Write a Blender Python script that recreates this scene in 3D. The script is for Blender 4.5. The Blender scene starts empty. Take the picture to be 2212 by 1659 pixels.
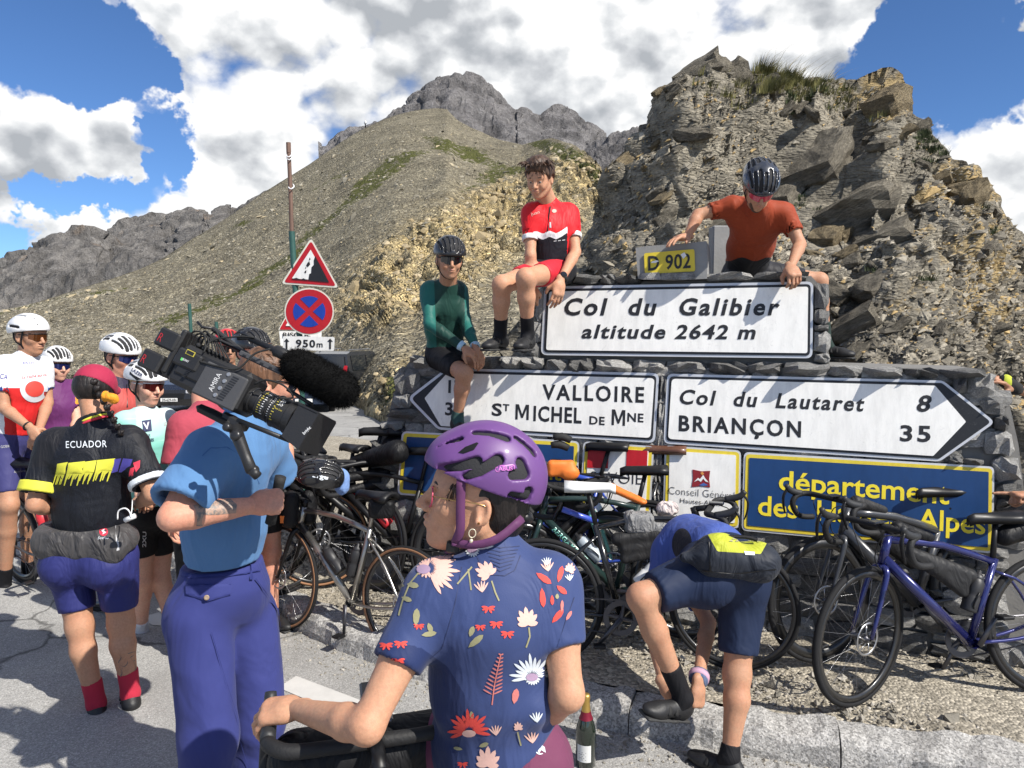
import bpy, math, random, time
import numpy as np
from mathutils import Vector, Matrix
from mathutils.bvhtree import BVHTree
from mathutils.geometry import delaunay_2d_cdt
T0 = time.time()
C = bpy.context.scene.collection
sc = bpy.context.scene
rnd = random.Random(7)
CAMH = 1.9
FPX = 1600.0
PITCH = math.atan(119.5 / FPX)
cam_d = bpy.data.cameras.new('camera'); cam_o = bpy.data.objects.new('camera', cam_d); C.objects.link(cam_o)
cam_d.sensor_width = 36.0; cam_d.lens = 36.0 * FPX / 2212.0
cam_d.clip_start = 0.05; cam_d.clip_end = 6000
cam_o.location = (0, 0, CAMH); cam_o.rotation_euler = (math.pi / 2 - PITCH, 0, 0)
sc.camera = cam_o
sc.render.engine = 'CYCLES'
sc.view_settings.view_transform = 'Standard'; sc.view_settings.look = 'None'
sc.view_settings.gamma = 1.0; sc.view_settings.exposure = 0.55
try: sc.view_settings.use_curve_mapping = False
except Exception: pass
sc.cycles.use_denoising = True
sc.cycles.max_bounces = 6; sc.cycles.diffuse_bounces = 3; sc.cycles.glossy_bounces = 3
sc.cycles.transparent_max_bounces = 8; sc.cycles.transmission_bounces = 4
sc.cycles.sample_clamp_indirect = 6.0
SUN = Vector((1.0, -0.8, 1.25)).normalized()
sun_d = bpy.data.lights.new('sun', 'SUN'); sun_o = bpy.data.objects.new('sun', sun_d); C.objects.link(sun_o)
sun_d.energy = 4.8; sun_d.angle = math.radians(0.5); sun_d.color = (1.0, 0.95, 0.87)
sun_o.rotation_euler = SUN.to_track_quat('Z', 'Y').to_euler()
_cp, _sp = math.cos(PITCH), math.sin(PITCH)
CAM = Vector((0, 0, CAMH))
def ray(x, y):
 a = (x - 1106.0) / FPX; b = -(y - 829.5) / FPX
 return Vector((a, _cp + b * _sp, -_sp + b * _cp))
def U(x, y, d):
 r = ray(x, y); return CAM + r * (d / r.y)
def G(x, y, z=0.0):
 r = ray(x, y); return CAM + r * ((z - CAMH) / r.z)
w = bpy.data.worlds.new('World'); sc.world = w; w.use_nodes = True
def build_world():
 nt = w.node_tree; nt.nodes.clear()
 N = nt.nodes.new; L = nt.links.new
 out = N('ShaderNodeOutputWorld'); bg = N('ShaderNodeBackground'); L(bg.outputs[0], out.inputs[0])
 sky = N('ShaderNodeTexSky'); sky.sky_type = 'NISHITA'; sky.sun_disc = False
 sky.sun_elevation = math.asin(SUN.z); sky.sun_rotation = math.atan2(SUN.x, SUN.y)
 sky.altitude = 2640; sky.air_density = 1.0; sky.dust_density = 0.15; sky.ozone_density = 2.2
 tc = N('ShaderNodeTexCoord')
 def math_(op, a, b=None, c=None, clamp=False):
  m = N('ShaderNodeMath'); m.operation = op; m.use_clamp = clamp
  for i, v in enumerate((a, b, c)):
   if v is None: continue
   if isinstance(v, (int, float)): m.inputs[i].default_value = v
   else: L(v, m.inputs[i])
  return m.outputs[0]
 def noise(vec, scale, detail, rough, dist=0.0):
  n = N('ShaderNodeTexNoise'); L(vec, n.inputs['Vector']); n.inputs['Scale'].default_value = scale
  n.inputs['Detail'].default_value = detail; n.inputs['Roughness'].default_value = rough; n.inputs['Distortion'].default_value = dist
  return n.outputs['Fac']
 gen = tc.outputs['Generated']
 def warped(loc):
  mp = N('ShaderNodeMapping'); L(gen, mp.inputs[0]); mp.inputs['Scale'].default_value = (1, 1, 1.35); mp.inputs['Location'].default_value = loc
  base = noise(mp.outputs[0], 3.4, 8, .56, .0)
  vo = N('ShaderNodeTexVoronoi'); vo.feature = 'F1'; L(mp.outputs[0], vo.inputs['Vector']); vo.inputs['Scale'].default_value = 9.0; vo.inputs['Detail'].default_value = 2.5; vo.inputs['Roughness'].default_value = .5
  return math_('ADD', math_('MULTIPLY', base, 1.05), math_('MULTIPLY_ADD', vo.outputs['Distance'], -.30, .17))
 n1 = warped((0, 0, 0)); n2 = warped((SUN.x * .026, SUN.y * .026, SUN.z * .045))
 P_ = [(60, 250, 7.0, .55), (150, 330, 4.5, .45), (60, 360, 4, .45), (210, 360, 2.6, .45), (430, 330, 4, .35), (400, 70, 9.5, .40), (620, 60, 12, .3), (900, 120, 14, .34), (1330, 110, 14, .34), (1640, 40, 8, .22), (820, 250, 9, .2), (480, 250, 6, .22), (560, 330, 6, .25), (300, 475, 3.6, .46), (190, 495, 2.6, .4), (40, 495, 2.4, .44), (470, 400, 5, .3), (2160, 230, 5, .55), (2190, 420, 5, .5), (2060, 300, 3.2, .4), (1500, 200, 8, .2), (1990, 225, 2.5, .3)]
 M_ = [(70, 35, 3.6, -.8), (190, 85, 2.6, -.6), (250, 150, 1.2, -.3), (300, 250, 1.5, -.5), (312, 320, 1.4, -.45), (350, 350, 1.2, -.35), (2080, 35, 4.2, -.9), (1930, 110, 2.6, -.45), (2190, 90, 2.0, -.4), (50, 432, 1.1, -.6), (130, 428, 1.2, -.6), (210, 424, 1.2, -.55), (290, 418, 1.2, -.5), (370, 412, 1.1, -.4), (60, 590, 2.2, -.4), (100, 540, 1.3, -.2), (2050, 260, .9, -.25)]
 wn = N('ShaderNodeTexNoise'); L(gen, wn.inputs['Vector']); wn.inputs['Scale'].default_value = 6.5; wn.inputs['Detail'].default_value = 6; wn.inputs['Roughness'].default_value = .62
 wa = N('ShaderNodeVectorMath'); wa.operation = 'SUBTRACT'; L(wn.outputs['Color'], wa.inputs[0]); wa.inputs[1].default_value = (.5, .5, .5)
 wb = N('ShaderNodeVectorMath'); wb.operation = 'MULTIPLY_ADD'; L(wa.outputs[0], wb.inputs[0]); wb.inputs[1].default_value = (.26, .26, .26); L(gen, wb.inputs[2])
 wc = N('ShaderNodeVectorMath'); wc.operation = 'NORMALIZE'; L(wb.outputs[0], wc.inputs[0]); gw = wc.outputs[0]
 def total(bl):
  acc = None
  for (bx, by, rad, wt) in bl:
   d = ray(bx, by).normalized(); vm = N('ShaderNodeVectorMath'); vm.operation = 'DOT_PRODUCT'; L(gw, vm.inputs[0]); vm.inputs[1].default_value = tuple(d)
   mr = N('ShaderNodeMapRange'); mr.interpolation_type = 'SMOOTHSTEP'; L(vm.outputs['Value'], mr.inputs[0]); mr.inputs[1].default_value = math.cos(math.radians(rad * 1.5)); mr.inputs[2].default_value = math.cos(math.radians(rad * .2)); mr.inputs[3].default_value = 0; mr.inputs[4].default_value = wt
   acc = mr.outputs[0] if acc is None else math_('ADD', acc, mr.outputs[0])
  return acc
 acc = math_('ADD', math_('MINIMUM', total(P_), .40), math_('MAXIMUM', total(M_), -.8))
 s = math_('ADD', math_('MULTIPLY_ADD', n1, 2.1, -.46), acc)
 dens = N('ShaderNodeMapRange'); dens.interpolation_type = 'SMOOTHSTEP'; L(s, dens.inputs[0]); dens.inputs[1].default_value = .36; dens.inputs[2].default_value = .66
 lit = math_('MULTIPLY_ADD', math_('SUBTRACT', n1, n2), 5.6, .68)
 thick = N('ShaderNodeMapRange'); L(s, thick.inputs[0]); thick.inputs[1].default_value = .55; thick.inputs[2].default_value = 1.25; thick.inputs[3].default_value = .20; thick.inputs[4].default_value = -.10
 big = noise(gen, 2.3, 5, .55)
 lit = math_('ADD', lit, thick.outputs[0]); lit = math_('ADD', lit, math_('MULTIPLY_ADD', big, 1.5, -.74))
 cr = N('ShaderNodeValToRGB'); L(lit, cr.inputs[0])
 e = cr.color_ramp.elements
 e[0].position = .10; e[0].color = (.44, .465, .50, 1); e[1].position = .95; e[1].color = (1.0, 1.0, 1.0, 1)
 m = e.new(.40); m.color = (.60, .62, .65, 1)
 m = e.new(.64); m.color = (.76, .78, .80, 1)
 sm = N('ShaderNodeMix'); sm.data_type = 'RGBA'; sm.blend_type = 'MULTIPLY'; sm.inputs[0].default_value = 1
 L(sky.outputs[0], sm.inputs[6]); sm.inputs[7].default_value = (.78, 1.06, 1.38, 1)
 cm = N('ShaderNodeMix'); cm.data_type = 'RGBA'; cm.blend_type = 'MULTIPLY'; cm.inputs[0].default_value = 1
 L(cr.outputs[0], cm.inputs[6]); cm.inputs[7].default_value = (10.4, 10.4, 10.4, 1)
 mx = N('ShaderNodeMix'); mx.data_type = 'RGBA'
 L(dens.outputs[0], mx.inputs[0]); L(sm.outputs[2], mx.inputs[6]); L(cm.outputs[2], mx.inputs[7])
 L(mx.outputs[2], bg.inputs[0]); bg.inputs[1].default_value = 0.07
build_world()
def link(o, parent=None):
 C.objects.link(o)
 if parent is not None:
  o.parent = parent; o.matrix_parent_inverse = Matrix.Translation(-parent.location)
 return o
def empty(name, loc, label, cat, group=None):
 o = bpy.data.objects.new(name, None); C.objects.link(o); o.location = loc; o.empty_display_size = .1
 o['label'] = label; o['category'] = cat
 if group: o['group'] = group
 return o
def tag(o, label=None, cat=None, group=None, kind=None):
 if label: o['label'] = label
 if cat: o['category'] = cat
 if group: o['group'] = group
 if kind: o['kind'] = kind
 return o
def npmesh(name, V, F, mats, parent=None, smooth=True, mi=None, attrs=None):
 """V (n,3) array; F list of index tuples or an (m,k) array"""
 me = bpy.data.meshes.new(name)
 V = np.asarray(V, dtype=np.float32)
 if isinstance(F, np.ndarray):
  k = F.shape[1]; nf = len(F)
  tot = np.full(nf, k, np.int32); idx = F.astype(np.int32).ravel()
 else:
  nf = len(F); tot = np.array([len(f) for f in F], np.int32)
  idx = np.array([i for f in F for i in f], np.int32)
 me.vertices.add(len(V)); me.vertices.foreach_set('co', V.ravel())
 me.loops.add(len(idx)); me.loops.foreach_set('vertex_index', idx)
 me.polygons.add(nf)
 st = np.zeros(nf, np.int32); st[1:] = np.cumsum(tot)[:-1]
 me.polygons.foreach_set('loop_start', st)
 try: me.polygons.foreach_set('loop_total', tot)
 except Exception: pass
 if not isinstance(mats, (list, tuple)): mats = [mats]
 for m in mats: me.materials.append(m)
 if mi is not None: me.polygons.foreach_set('material_index', np.asarray(mi, np.int32))
 me.polygons.foreach_set('use_smooth', np.full(nf, bool(smooth)))
 if attrs:
  for an, av in attrs.items():
   a = me.attributes.new(an, 'FLOAT', 'POINT'); a.data.foreach_set('value', np.asarray(av, np.float32))
 me.update(calc_edges=True); me.validate()
 o = bpy.data.objects.new(name, me); link(o, parent)
 return o
def dupmesh(src, parent=None, name=None):
 o = bpy.data.objects.new(name or src.name.split('.')[0], src.data); link(o, parent); return o
def _hash(ix, iy, iz, seed):
 h = (ix.astype(np.uint32) * np.uint32(374761393) + iy.astype(np.uint32) * np.uint32(668265263) + iz.astype(np.uint32) * np.uint32(2147483647) + np.uint32(seed * 974711 & 0xffffffff))
 h = (h ^ (h >> np.uint32(13))) * np.uint32(1274126177)
 h = h ^ (h >> np.uint32(16))
 return (h & np.uint32(0xffff)).astype(np.float32) / 32767.5 - 1.0
def vnoise(P, seed=0):
 P = np.asarray(P, np.float32); I = np.floor(P).astype(np.int64); f = P - I; f = f * f * (3 - 2 * f)
 ix, iy, iz = I[..., 0], I[..., 1], I[..., 2]; fx, fy, fz = f[..., 0], f[..., 1], f[..., 2]
 def c(a, b, d): return _hash(ix + a, iy + b, iz + d, seed)
 x00 = c(0,0,0) * (1-fx) + c(1,0,0) * fx; x10 = c(0,1,0) * (1-fx) + c(1,1,0) * fx
 x01 = c(0,0,1) * (1-fx) + c(1,0,1) * fx; x11 = c(0,1,1) * (1-fx) + c(1,1,1) * fx
 return (x00 * (1-fy) + x10 * fy) * (1-fz) + (x01 * (1-fy) + x11 * fy) * fz
def fbm(P, oct=4, seed=0, lac=2.03, gain=.5):
 s = 0; a = 1; t = 0; P = np.asarray(P, np.float32)
 for o in range(oct):
  s = s + a * vnoise(P * (lac ** o) + 17.3 * o, seed + o); t += a; a *= gain
 return s / t
def ridged(P, oct=4, seed=0, gain=.5):
 s = 0; a = 1; t = 0; P = np.asarray(P, np.float32)
 for o in range(oct):
  s = s + a * (1 - 2 * np.abs(vnoise(P * (2.07 ** o) + 9.1 * o, seed + o))); t += a; a *= gain
 return s / t
class NT:
 def __init__(s, name):
  s.m = bpy.data.materials.new(name); s.m.use_nodes = True; s.t = s.m.node_tree
  s.b = s.t.nodes['Principled BSDF']; s.tc = None
 def N(s, t): return s.t.nodes.new(t)
 def L(s, a, b): s.t.links.new(a, b)
 def coord(s, scale=(1, 1, 1), rot=(0, 0, 0), kind='Object'):
  if s.tc is None: s.tc = s.N('ShaderNodeTexCoord')
  if scale == (1, 1, 1) and rot == (0, 0, 0): return s.tc.outputs[kind]
  m = s.N('ShaderNodeMapping'); s.L(s.tc.outputs[kind], m.inputs[0]); m.inputs['Scale'].default_value = scale; m.inputs['Rotation'].default_value = rot
  return m.outputs[0]
 def noise(s, scale, detail=4, rough=.55, vec=None, dist=0):
  n = s.N('ShaderNodeTexNoise'); s.L(vec if vec is not None else s.coord(), n.inputs['Vector'])
  n.inputs['Scale'].default_value = scale; n.inputs['Detail'].default_value = detail; n.inputs['Roughness'].default_value = rough; n.inputs['Distortion'].default_value = dist
  return n.outputs['Fac']
 def voro(s, scale, vec=None, feat='F1', out='Distance'):
  n = s.N('ShaderNodeTexVoronoi'); n.feature = feat; s.L(vec if vec is not None else s.coord(), n.inputs['Vector']); n.inputs['Scale'].default_value = scale
  return n.outputs[out]
 def ramp(s, fac, stops, const=False):
  r = s.N('ShaderNodeValToRGB'); s.L(fac, r.inputs[0]); e = r.color_ramp.elements
  if const: r.color_ramp.interpolation = 'CONSTANT'
  while len(e) < len(stops): e.new(.5)
  for el, (p, c) in zip(e, stops): el.position = p; el.color = (c, c, c, 1) if isinstance(c, (int, float)) else (*c, 1)
  return r.outputs[0]
 def mix(s, fac, a, b, mode='MIX'):
  m = s.N('ShaderNodeMix'); m.data_type = 'RGBA'; m.blend_type = mode
  for i, v in ((0, fac), (6, a), (7, b)):
   if isinstance(v, (int, float)): m.inputs[i].default_value = v if i == 0 else (v, v, v, 1)
   elif isinstance(v, tuple): m.inputs[i].default_value = (*v, 1)
   else: s.L(v, m.inputs[i])
  return m.outputs[2]
 def math(s, op, a, b=0.0, clamp=False):
  m = s.N('ShaderNodeMath'); m.operation = op; m.use_clamp = clamp
  for i, v in ((0, a), (1, b)):
   if isinstance(v, (int, float)): m.inputs[i].default_value = v
   else: s.L(v, m.inputs[i])
  return m.outputs[0]
 def attr(s, name):
  a = s.N('ShaderNodeAttribute'); a.attribute_name = name; return a.outputs['Fac']
 def bump(s, h, strength=.5, dist=.01, prev=None):
  b = s.N('ShaderNodeBump'); s.L(h, b.inputs['Height']); b.inputs['Strength'].default_value = strength; b.inputs['Distance'].default_value = dist
  if prev is not None: s.L(prev, b.inputs['Normal'])
  return b.outputs[0]
 def set(s, color=None, rough=None, metal=None, normal=None, spec=None, **kw):
  I = s.b.inputs
  def put(k, v):
   if v is None: return
   if isinstance(v, list): I[k].default_value = v
   elif isinstance(v, tuple): I[k].default_value = (*v, 1)
   elif isinstance(v, (int, float)): I[k].default_value = v
   else: s.L(v, I[k])
  put('Base Color', color); put('Roughness', rough); put('Metallic', metal); put('Specular IOR Level', spec)
  if normal is not None: s.L(normal, I['Normal'])
  for k, v in kw.items(): put(k.replace('_', ' '), v)
  return s.m
MATS = {}
def simple(name, col, rough=.5, metal=0, var=.12, bump=.15, bscale=60, spec=.5, coat=0):
 """procedural paint-like material with slight unevenness and dust"""
 if name in MATS: return MATS[name]
 n = NT(name)
 nz = n.noise(9, 5, .6); fine = n.noise(bscale, 3, .5)
 lo = tuple(max(0, c * (1 - var)) for c in col); hi = tuple(min(1, c * (1 + var)) for c in col)
 c = n.mix(nz, lo, hi)
 rr = n.math('ADD', n.math('MULTIPLY', nz, .16), rough - .08)
 n.set(color=c, rough=rr, metal=metal, normal=n.bump(fine, bump, .002), spec=spec)
 if coat: n.set(Coat_Weight=coat, Coat_Roughness=.12)
 MATS[name] = n.m; return n.m
def fabric(name, col, rough=.82, wr=.35, wscale=9, zones=None, weave=420, sheen=.04):
 """cloth: folds and weave as relief; zones = [(attribute, threshold, colour)] printed panels"""
 if name in MATS: return MATS[name]
 n = NT(name)
 nz = n.noise(5, 4, .55)
 c = n.mix(nz, tuple(x * .88 for x in col), tuple(min(1, x * 1.08) for x in col))
 for (an, th, zc) in (zones or []):
  f = n.math('GREATER_THAN', n.attr(an), th)
  zc2 = n.mix(nz, tuple(x * .88 for x in zc), tuple(min(1, x * 1.08) for x in zc))
  c = n.mix(f, c, zc2)
 folds = n.noise(wscale, 3, .5, vec=n.coord((1, 1, .45)), dist=1.2)
 wv = n.noise(weave, 2, .5)
 b = n.bump(folds, wr, .05); b = n.bump(wv, .12, .002, b)
 n.set(color=c, rough=rough, normal=b, spec=.25, Sheen_Weight=sheen)
 MATS[name] = n.m; return n.m
def catmull(pts, n=6, closed=False):
 P = [np.array(p, float) for p in pts]
 if len(P) < 3 or n <= 1: return P
 out = []
 m = len(P)
 rng = range(m if closed else m - 1)
 for i in rng:
  p0 = P[(i - 1) % m] if (closed or i > 0) else 2 * P[0] - P[1]
  p1 = P[i]; p2 = P[(i + 1) % m]
  p3 = P[(i + 2) % m] if (closed or i + 2 < m) else 2 * P[-1] - P[-2]
  for k in range(n):
   t = k / n
   out.append(.5 * ((2 * p1) + (-p0 + p2) * t + (2 * p0 - 5 * p1 + 4 * p2 - p3) * t * t + (-p0 + 3 * p1 - 3 * p2 + p3) * t ** 3))
 if not closed: out.append(P[-1])
 return out
class MB:
 def __init__(s): s.v = []; s.f = []; s.m = []
 def add(s, V, F, mi=0):
  o = len(s.v); s.v.extend([tuple(map(float, p)) for p in V]); s.f.extend([tuple(i + o for i in f) for f in F]); s.m.extend([mi] * len(F))
  return s
 def box(s, c, size, M=None, mi=0, bev=0.0):
  hx, hy, hz = size[0] / 2, size[1] / 2, size[2] / 2
  c = Vector(c)
  if bev <= 0:
   V = [Vector((x * hx, y * hy, z * hz)) for x in (-1, 1) for y in (-1, 1) for z in (-1, 1)]
   F = [(0, 1, 3, 2), (4, 6, 7, 5), (0, 4, 5, 1), (2, 3, 7, 6), (0, 2, 6, 4), (1, 5, 7, 3)]
  else:
   b = min(bev, hx * .9, hy * .9, hz * .9)
   V = []; F = []; idx = {}
   for sx in (-1, 1):
    for sy in (-1, 1):
     for sz in (-1, 1):
      for ax in range(3):
       p = [sx * (hx - b), sy * (hy - b), sz * (hz - b)]
       p[ax] = (sx * hx, sy * hy, sz * hz)[ax]
       idx[(sx, sy, sz, ax)] = len(V); V.append(Vector(p))
   for ax in range(3):
    o1, o2 = [(1, 2), (2, 0), (0, 1)][ax]
    for sg in (-1, 1):
     q = []
     for (a, b_) in ((-1, -1), (1, -1), (1, 1), (-1, 1)):
      k = [0, 0, 0]; k[ax] = sg; k[o1] = a; k[o2] = b_; q.append(idx[(*k, ax)])
     F.append(tuple(q if sg > 0 else q[::-1]))
    for a in (-1, 1):
     for b_ in (-1, 1):
      k0 = [0, 0, 0]; k1 = [0, 0, 0]; k0[ax] = -1; k1[ax] = 1
      for k in (k0, k1): k[o1] = a; k[o2] = b_
      q = [idx[(*k0, o1)], idx[(*k1, o1)], idx[(*k1, o2)], idx[(*k0, o2)]]
      F.append(tuple(q if a * b_ < 0 else q[::-1]))
   for sx in (-1, 1):
    for sy in (-1, 1):
     for sz in (-1, 1):
      q = [idx[(sx, sy, sz, i)] for i in range(3)]
      F.append(tuple(q if sx * sy * sz > 0 else q[::-1]))
  if M is not None: V = [M @ v for v in V]
  return s.add([c + v for v in V], F, mi)
 def tube(s, pts, r, seg=8, mi=0, smooth=0, flat=None, caps=True, closed=False):
  """swept tube; r number or list; flat=(vector, factor) squashes the section along a direction"""
  n0 = len(pts)
  rr = [r] * n0 if isinstance(r, (int, float)) else list(r)
  if smooth:
   Q = catmull(pts, smooth, closed); R_ = []
   m = len(Q)
   for i in range(m):
    t = i / max(1, (m if closed else m - 1)) * (n0 if closed else n0 - 1); a = int(t); b_ = (a + 1) % n0 if closed else min(a + 1, n0 - 1); a = a % n0 if closed else min(a, n0 - 1); f = t - int(t)
    R_.append(rr[a] * (1 - f) + rr[b_] * f)
   pts, rr = Q, R_
  P = [Vector(p) for p in pts]; n = len(P); V = []; F = []
  up = None
  for i in range(n):
   a = P[(i - 1) % n] if closed else P[max(i - 1, 0)]; b = P[(i + 1) % n] if closed else P[min(i + 1, n - 1)]
   t = (b - a)
   if t.length < 1e-9: t = Vector((0, 0, 1))
   t.normalize()
   if up is None:
    up = Vector((0, 0, 1)) if abs(t.z) < .9 else Vector((1, 0, 0))
    if flat is not None and abs(Vector(flat[0]).normalized().dot(t)) < .95: up = Vector(flat[0])
   x = (up - t * up.dot(t)).normalized(); y = t.cross(x); up = x
   for k in range(seg):
    an = 2 * math.pi * k / seg
    off = x * math.cos(an) + y * math.sin(an)
    off = off * rr[i]
    if flat is not None:
     fd = Vector(flat[0]).normalized(); off = off + fd * (off.dot(fd) * (flat[1] - 1))
    V.append(P[i] + off)
  for i in range(n if closed else n - 1):
   j = (i + 1) % n
   for k in range(seg):
    k2 = (k + 1) % seg
    F.append((i * seg + k, i * seg + k2, j * seg + k2, j * seg + k))
  if caps and not closed:
   F.append(tuple(range(seg - 1, -1, -1))); F.append(tuple((n - 1) * seg + k for k in range(seg)))
  return s.add(V, F, mi)
 def lathe(s, prof, o=(0, 0, 0), ax=(0, 0, 1), seg=16, mi=0):
  """prof [(radius, height along ax)]"""
  ax = Vector(ax).normalized(); x = ax.orthogonal().normalized(); y = ax.cross(x); o = Vector(o); V = []; F = []
  for (r, h) in prof:
   for k in range(seg):
    a = 2 * math.pi * k / seg; V.append(o + ax * h + (x * math.cos(a) + y * math.sin(a)) * max(r, 1e-5))
  for i in range(len(prof) - 1):
   for k in range(seg):
    k2 = (k + 1) % seg; F.append((i * seg + k, i * seg + k2, (i + 1) * seg + k2, (i + 1) * seg + k))
  return s.add(V, F, mi)
 def prism(s, poly, fn_front, fn_back, mi=0):
  """poly of 2D points; fn maps 2D->3D"""
  n = len(poly); V = [fn_front(*p) for p in poly] + [fn_back(*p) for p in poly]
  F = [tuple(range(n)), tuple(range(2 * n - 1, n - 1, -1))] + [(i, n + i, n + (i + 1) % n, (i + 1) % n) for i in range(n)]
  return s.add(V, F, mi)
 def build(s, name, mats, parent=None, smooth=False, M=None):
  V = np.array(s.v, np.float32).reshape(-1, 3)
  if M is not None:
   A = np.array(M, np.float32); V = V @ A[:3, :3].T + A[:3, 3]
  return npmesh(name, V, s.f, mats, parent, smooth, mi=s.m)
def autosmooth(o, deg=35):
 me = o.data; me.polygons.foreach_set('use_smooth', [True] * len(me.polygons))
 try: me.set_sharp_from_angle(angle=math.radians(deg))
 except Exception: pass
 return o
_txt = {}
def text2d(body, bold=0.0, spacing=1.0, shear=0.0, sx=1.0):
 k = (body, bold, spacing, shear, sx)
 if k in _txt: return _txt[k]
 cu = bpy.data.curves.new('t', 'FONT'); cu.body = body; cu.offset = bold; cu.space_character = spacing; cu.resolution_u = 3
 o = bpy.data.objects.new('t', cu); C.objects.link(o)
 bpy.context.view_layer.update()
 me = o.to_mesh()
 V = np.array([(v.co.x, v.co.y) for v in me.vertices]); F = [tuple(p.vertices) for p in me.polygons]
 o.to_mesh_clear(); bpy.data.objects.remove(o); bpy.data.curves.remove(cu)
 V = V / .73                       # capital height about 1
 V[:, 0] = V[:, 0] * sx + V[:, 1] * shear
 V[:, 0] -= V[:, 0].min()
 _txt[k] = (V, F); return _txt[k]
def rounded(poly, r, n=4):
 out = []; m = len(poly)
 for i in range(m):
  p0 = np.array(poly[i - 1], float); p1 = np.array(poly[i], float); p2 = np.array(poly[(i + 1) % m], float)
  a = (p0 - p1) / np.linalg.norm(p0 - p1); b = (p2 - p1) / np.linalg.norm(p2 - p1)
  rr = r[i] if isinstance(r, (list, tuple)) else r
  s_ = p1 + a * rr; e_ = p1 + b * rr
  for k in range(n + 1):
   t = k / n; out.append(tuple((1 - t) ** 2 * s_ + 2 * t * (1 - t) * p1 + t * t * e_))
 return out
def inset(poly, d):
 m = len(poly); out = []
 P = [np.array(p, float) for p in poly]
 area = sum(P[i][0] * P[(i + 1) % m][1] - P[(i + 1) % m][0] * P[i][1] for i in range(m))
 sg = 1 if area > 0 else -1
 for i in range(m):
  e1 = P[i] - P[i - 1]; e2 = P[(i + 1) % m] - P[i]
  e1 = e1 / np.linalg.norm(e1); e2 = e2 / np.linalg.norm(e2)
  n1 = np.array([-e1[1], e1[0]]) * sg; n2 = np.array([-e2[1], e2[0]]) * sg
  b = n1 + n2; b = b / (np.linalg.norm(b) + 1e-9); c = max(.3, float(b @ n1)); out.append(tuple(P[i] + b * (d / c)))
 return out
# ================================================================== LAND
def ip(x, pts):
 xs = [p[0] for p in pts]; ys = [p[1] for p in pts]
 return np.interp(x, xs, ys)
def raysN(x, y):
 a = (x - 1106.0) / FPX; b = -(y - 829.5) / FPX
 return a, _cp + b * _sp, -_sp + b * _cp
def UN(x, y, d):
 a, fy, fz = raysN(x, y); k = d / fy
 return np.stack([a * k, d + 0 * a, CAMH + fz * k], -1)
def gridfaces(nx, ny):
 i, j = np.meshgrid(np.arange(nx - 1), np.arange(ny - 1), indexing='ij')
 a = i * ny + j
 return np.stack([a, a + ny, a + ny + 1, a + 1], -1).reshape(-1, 4)
def gridnormals(P):
 du = np.gradient(P, axis=0); dv = np.gradient(P, axis=1)
 n = np.cross(du, dv); n /= (np.linalg.norm(n, axis=-1, keepdims=True) + 1e-9)
 return n
def zground(X, Y):
 return -0.035 * np.maximum(0, Y - 10) - .04 * np.maximum(0, -X - 6) * (Y > 0)
def mat_asphalt():
 n = NT('asphalt'); v = n.coord()
 a = n.noise(1.3, 5, .6); g = n.noise(160, 3, .75); vo = n.voro(170, out='Color')
 sp = n.t.nodes.new('ShaderNodeSeparateColor'); n.L(vo, sp.inputs[0])
 base = n.ramp(a, [(.3, (.31, .305, .292)), (.7, (.39, .383, .365))])
 grit = n.ramp(sp.outputs[0], [(0, .66), (.45, .92), (.8, 1.04), (1, 1.4)])
 c = n.mix(1.0, base, grit, 'MULTIPLY')
 st = n.ramp(n.noise(.45, 6, .65, dist=.6), [(.42, 1.0), (.6, .78)])
 c = n.mix(.8, c, st, 'MULTIPLY')
 wv = n.N('ShaderNodeTexNoise'); n.L(v, wv.inputs['Vector']); wv.inputs['Scale'].default_value = 2.5; wv.inputs['Detail'].default_value = 5
 ad = n.N('ShaderNodeVectorMath'); ad.operation = 'MULTIPLY_ADD'; n.L(wv.outputs['Color'], ad.inputs[0]); ad.inputs[1].default_value = (.5, .5, 0); n.L(v, ad.inputs[2])
 crack = n.voro(.55, vec=ad.outputs[0], feat='DISTANCE_TO_EDGE'); c = n.mix(1.0, c, n.ramp(crack, [(0, .35), (.006, .55), (.012, 1.0)]), 'MULTIPLY')
 c = n.mix(n.ramp(n.noise(.7, 4, .6, dist=.3), [(.56, 0.0), (.60, .35)]), c, (.22, .215, .205))
 vo2 = n.voro(150)
 b = n.bump(g, .5, .006); b = n.bump(vo2, .5, .004, b)
 return n.set(color=c, rough=.88, normal=b, spec=.3)
def mat_gravel():
 n = NT('gravel_soil')
 vo = n.voro(62, out='Color'); d = n.voro(62); sp = n.t.nodes.new('ShaderNodeSeparateColor'); n.L(vo, sp.inputs[0])
 a = n.noise(2.2, 5, .6)
 base = n.ramp(a, [(.3, (.27, .24, .19)), (.7, (.37, .335, .27))])
 c = n.mix(1.0, base, n.ramp(sp.outputs[0], [(0, .55), (.5, .95), (1, 1.55)]), 'MULTIPLY')
 b = n.bump(n.math('MULTIPLY', d, -1.0), .8, .012); b = n.bump(n.noise(240, 3, .7), .6, .004, b)
 return n.set(color=c, rough=.92, normal=b, spec=.25)
def mat_kerb():
 n = NT('kerb_granite')
 vo = n.voro(130, out='Color'); sp = n.t.nodes.new('ShaderNodeSeparateColor'); n.L(vo, sp.inputs[0])
 c = n.mix(1.0, n.ramp(n.noise(5, 5, .6), [(.3, (.30, .29, .275)), (.7, (.43, .42, .40))]), n.ramp(sp.outputs[0], [(0, .55), (.5, 1.0), (1, 1.45)]), 'MULTIPLY')
 b = n.bump(n.noise(28, 6, .7), .9, .02); b = n.bump(n.noise(150, 3, .7), .5, .004, b)
 return n.set(color=c, rough=.88, normal=b, spec=.3)
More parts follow.
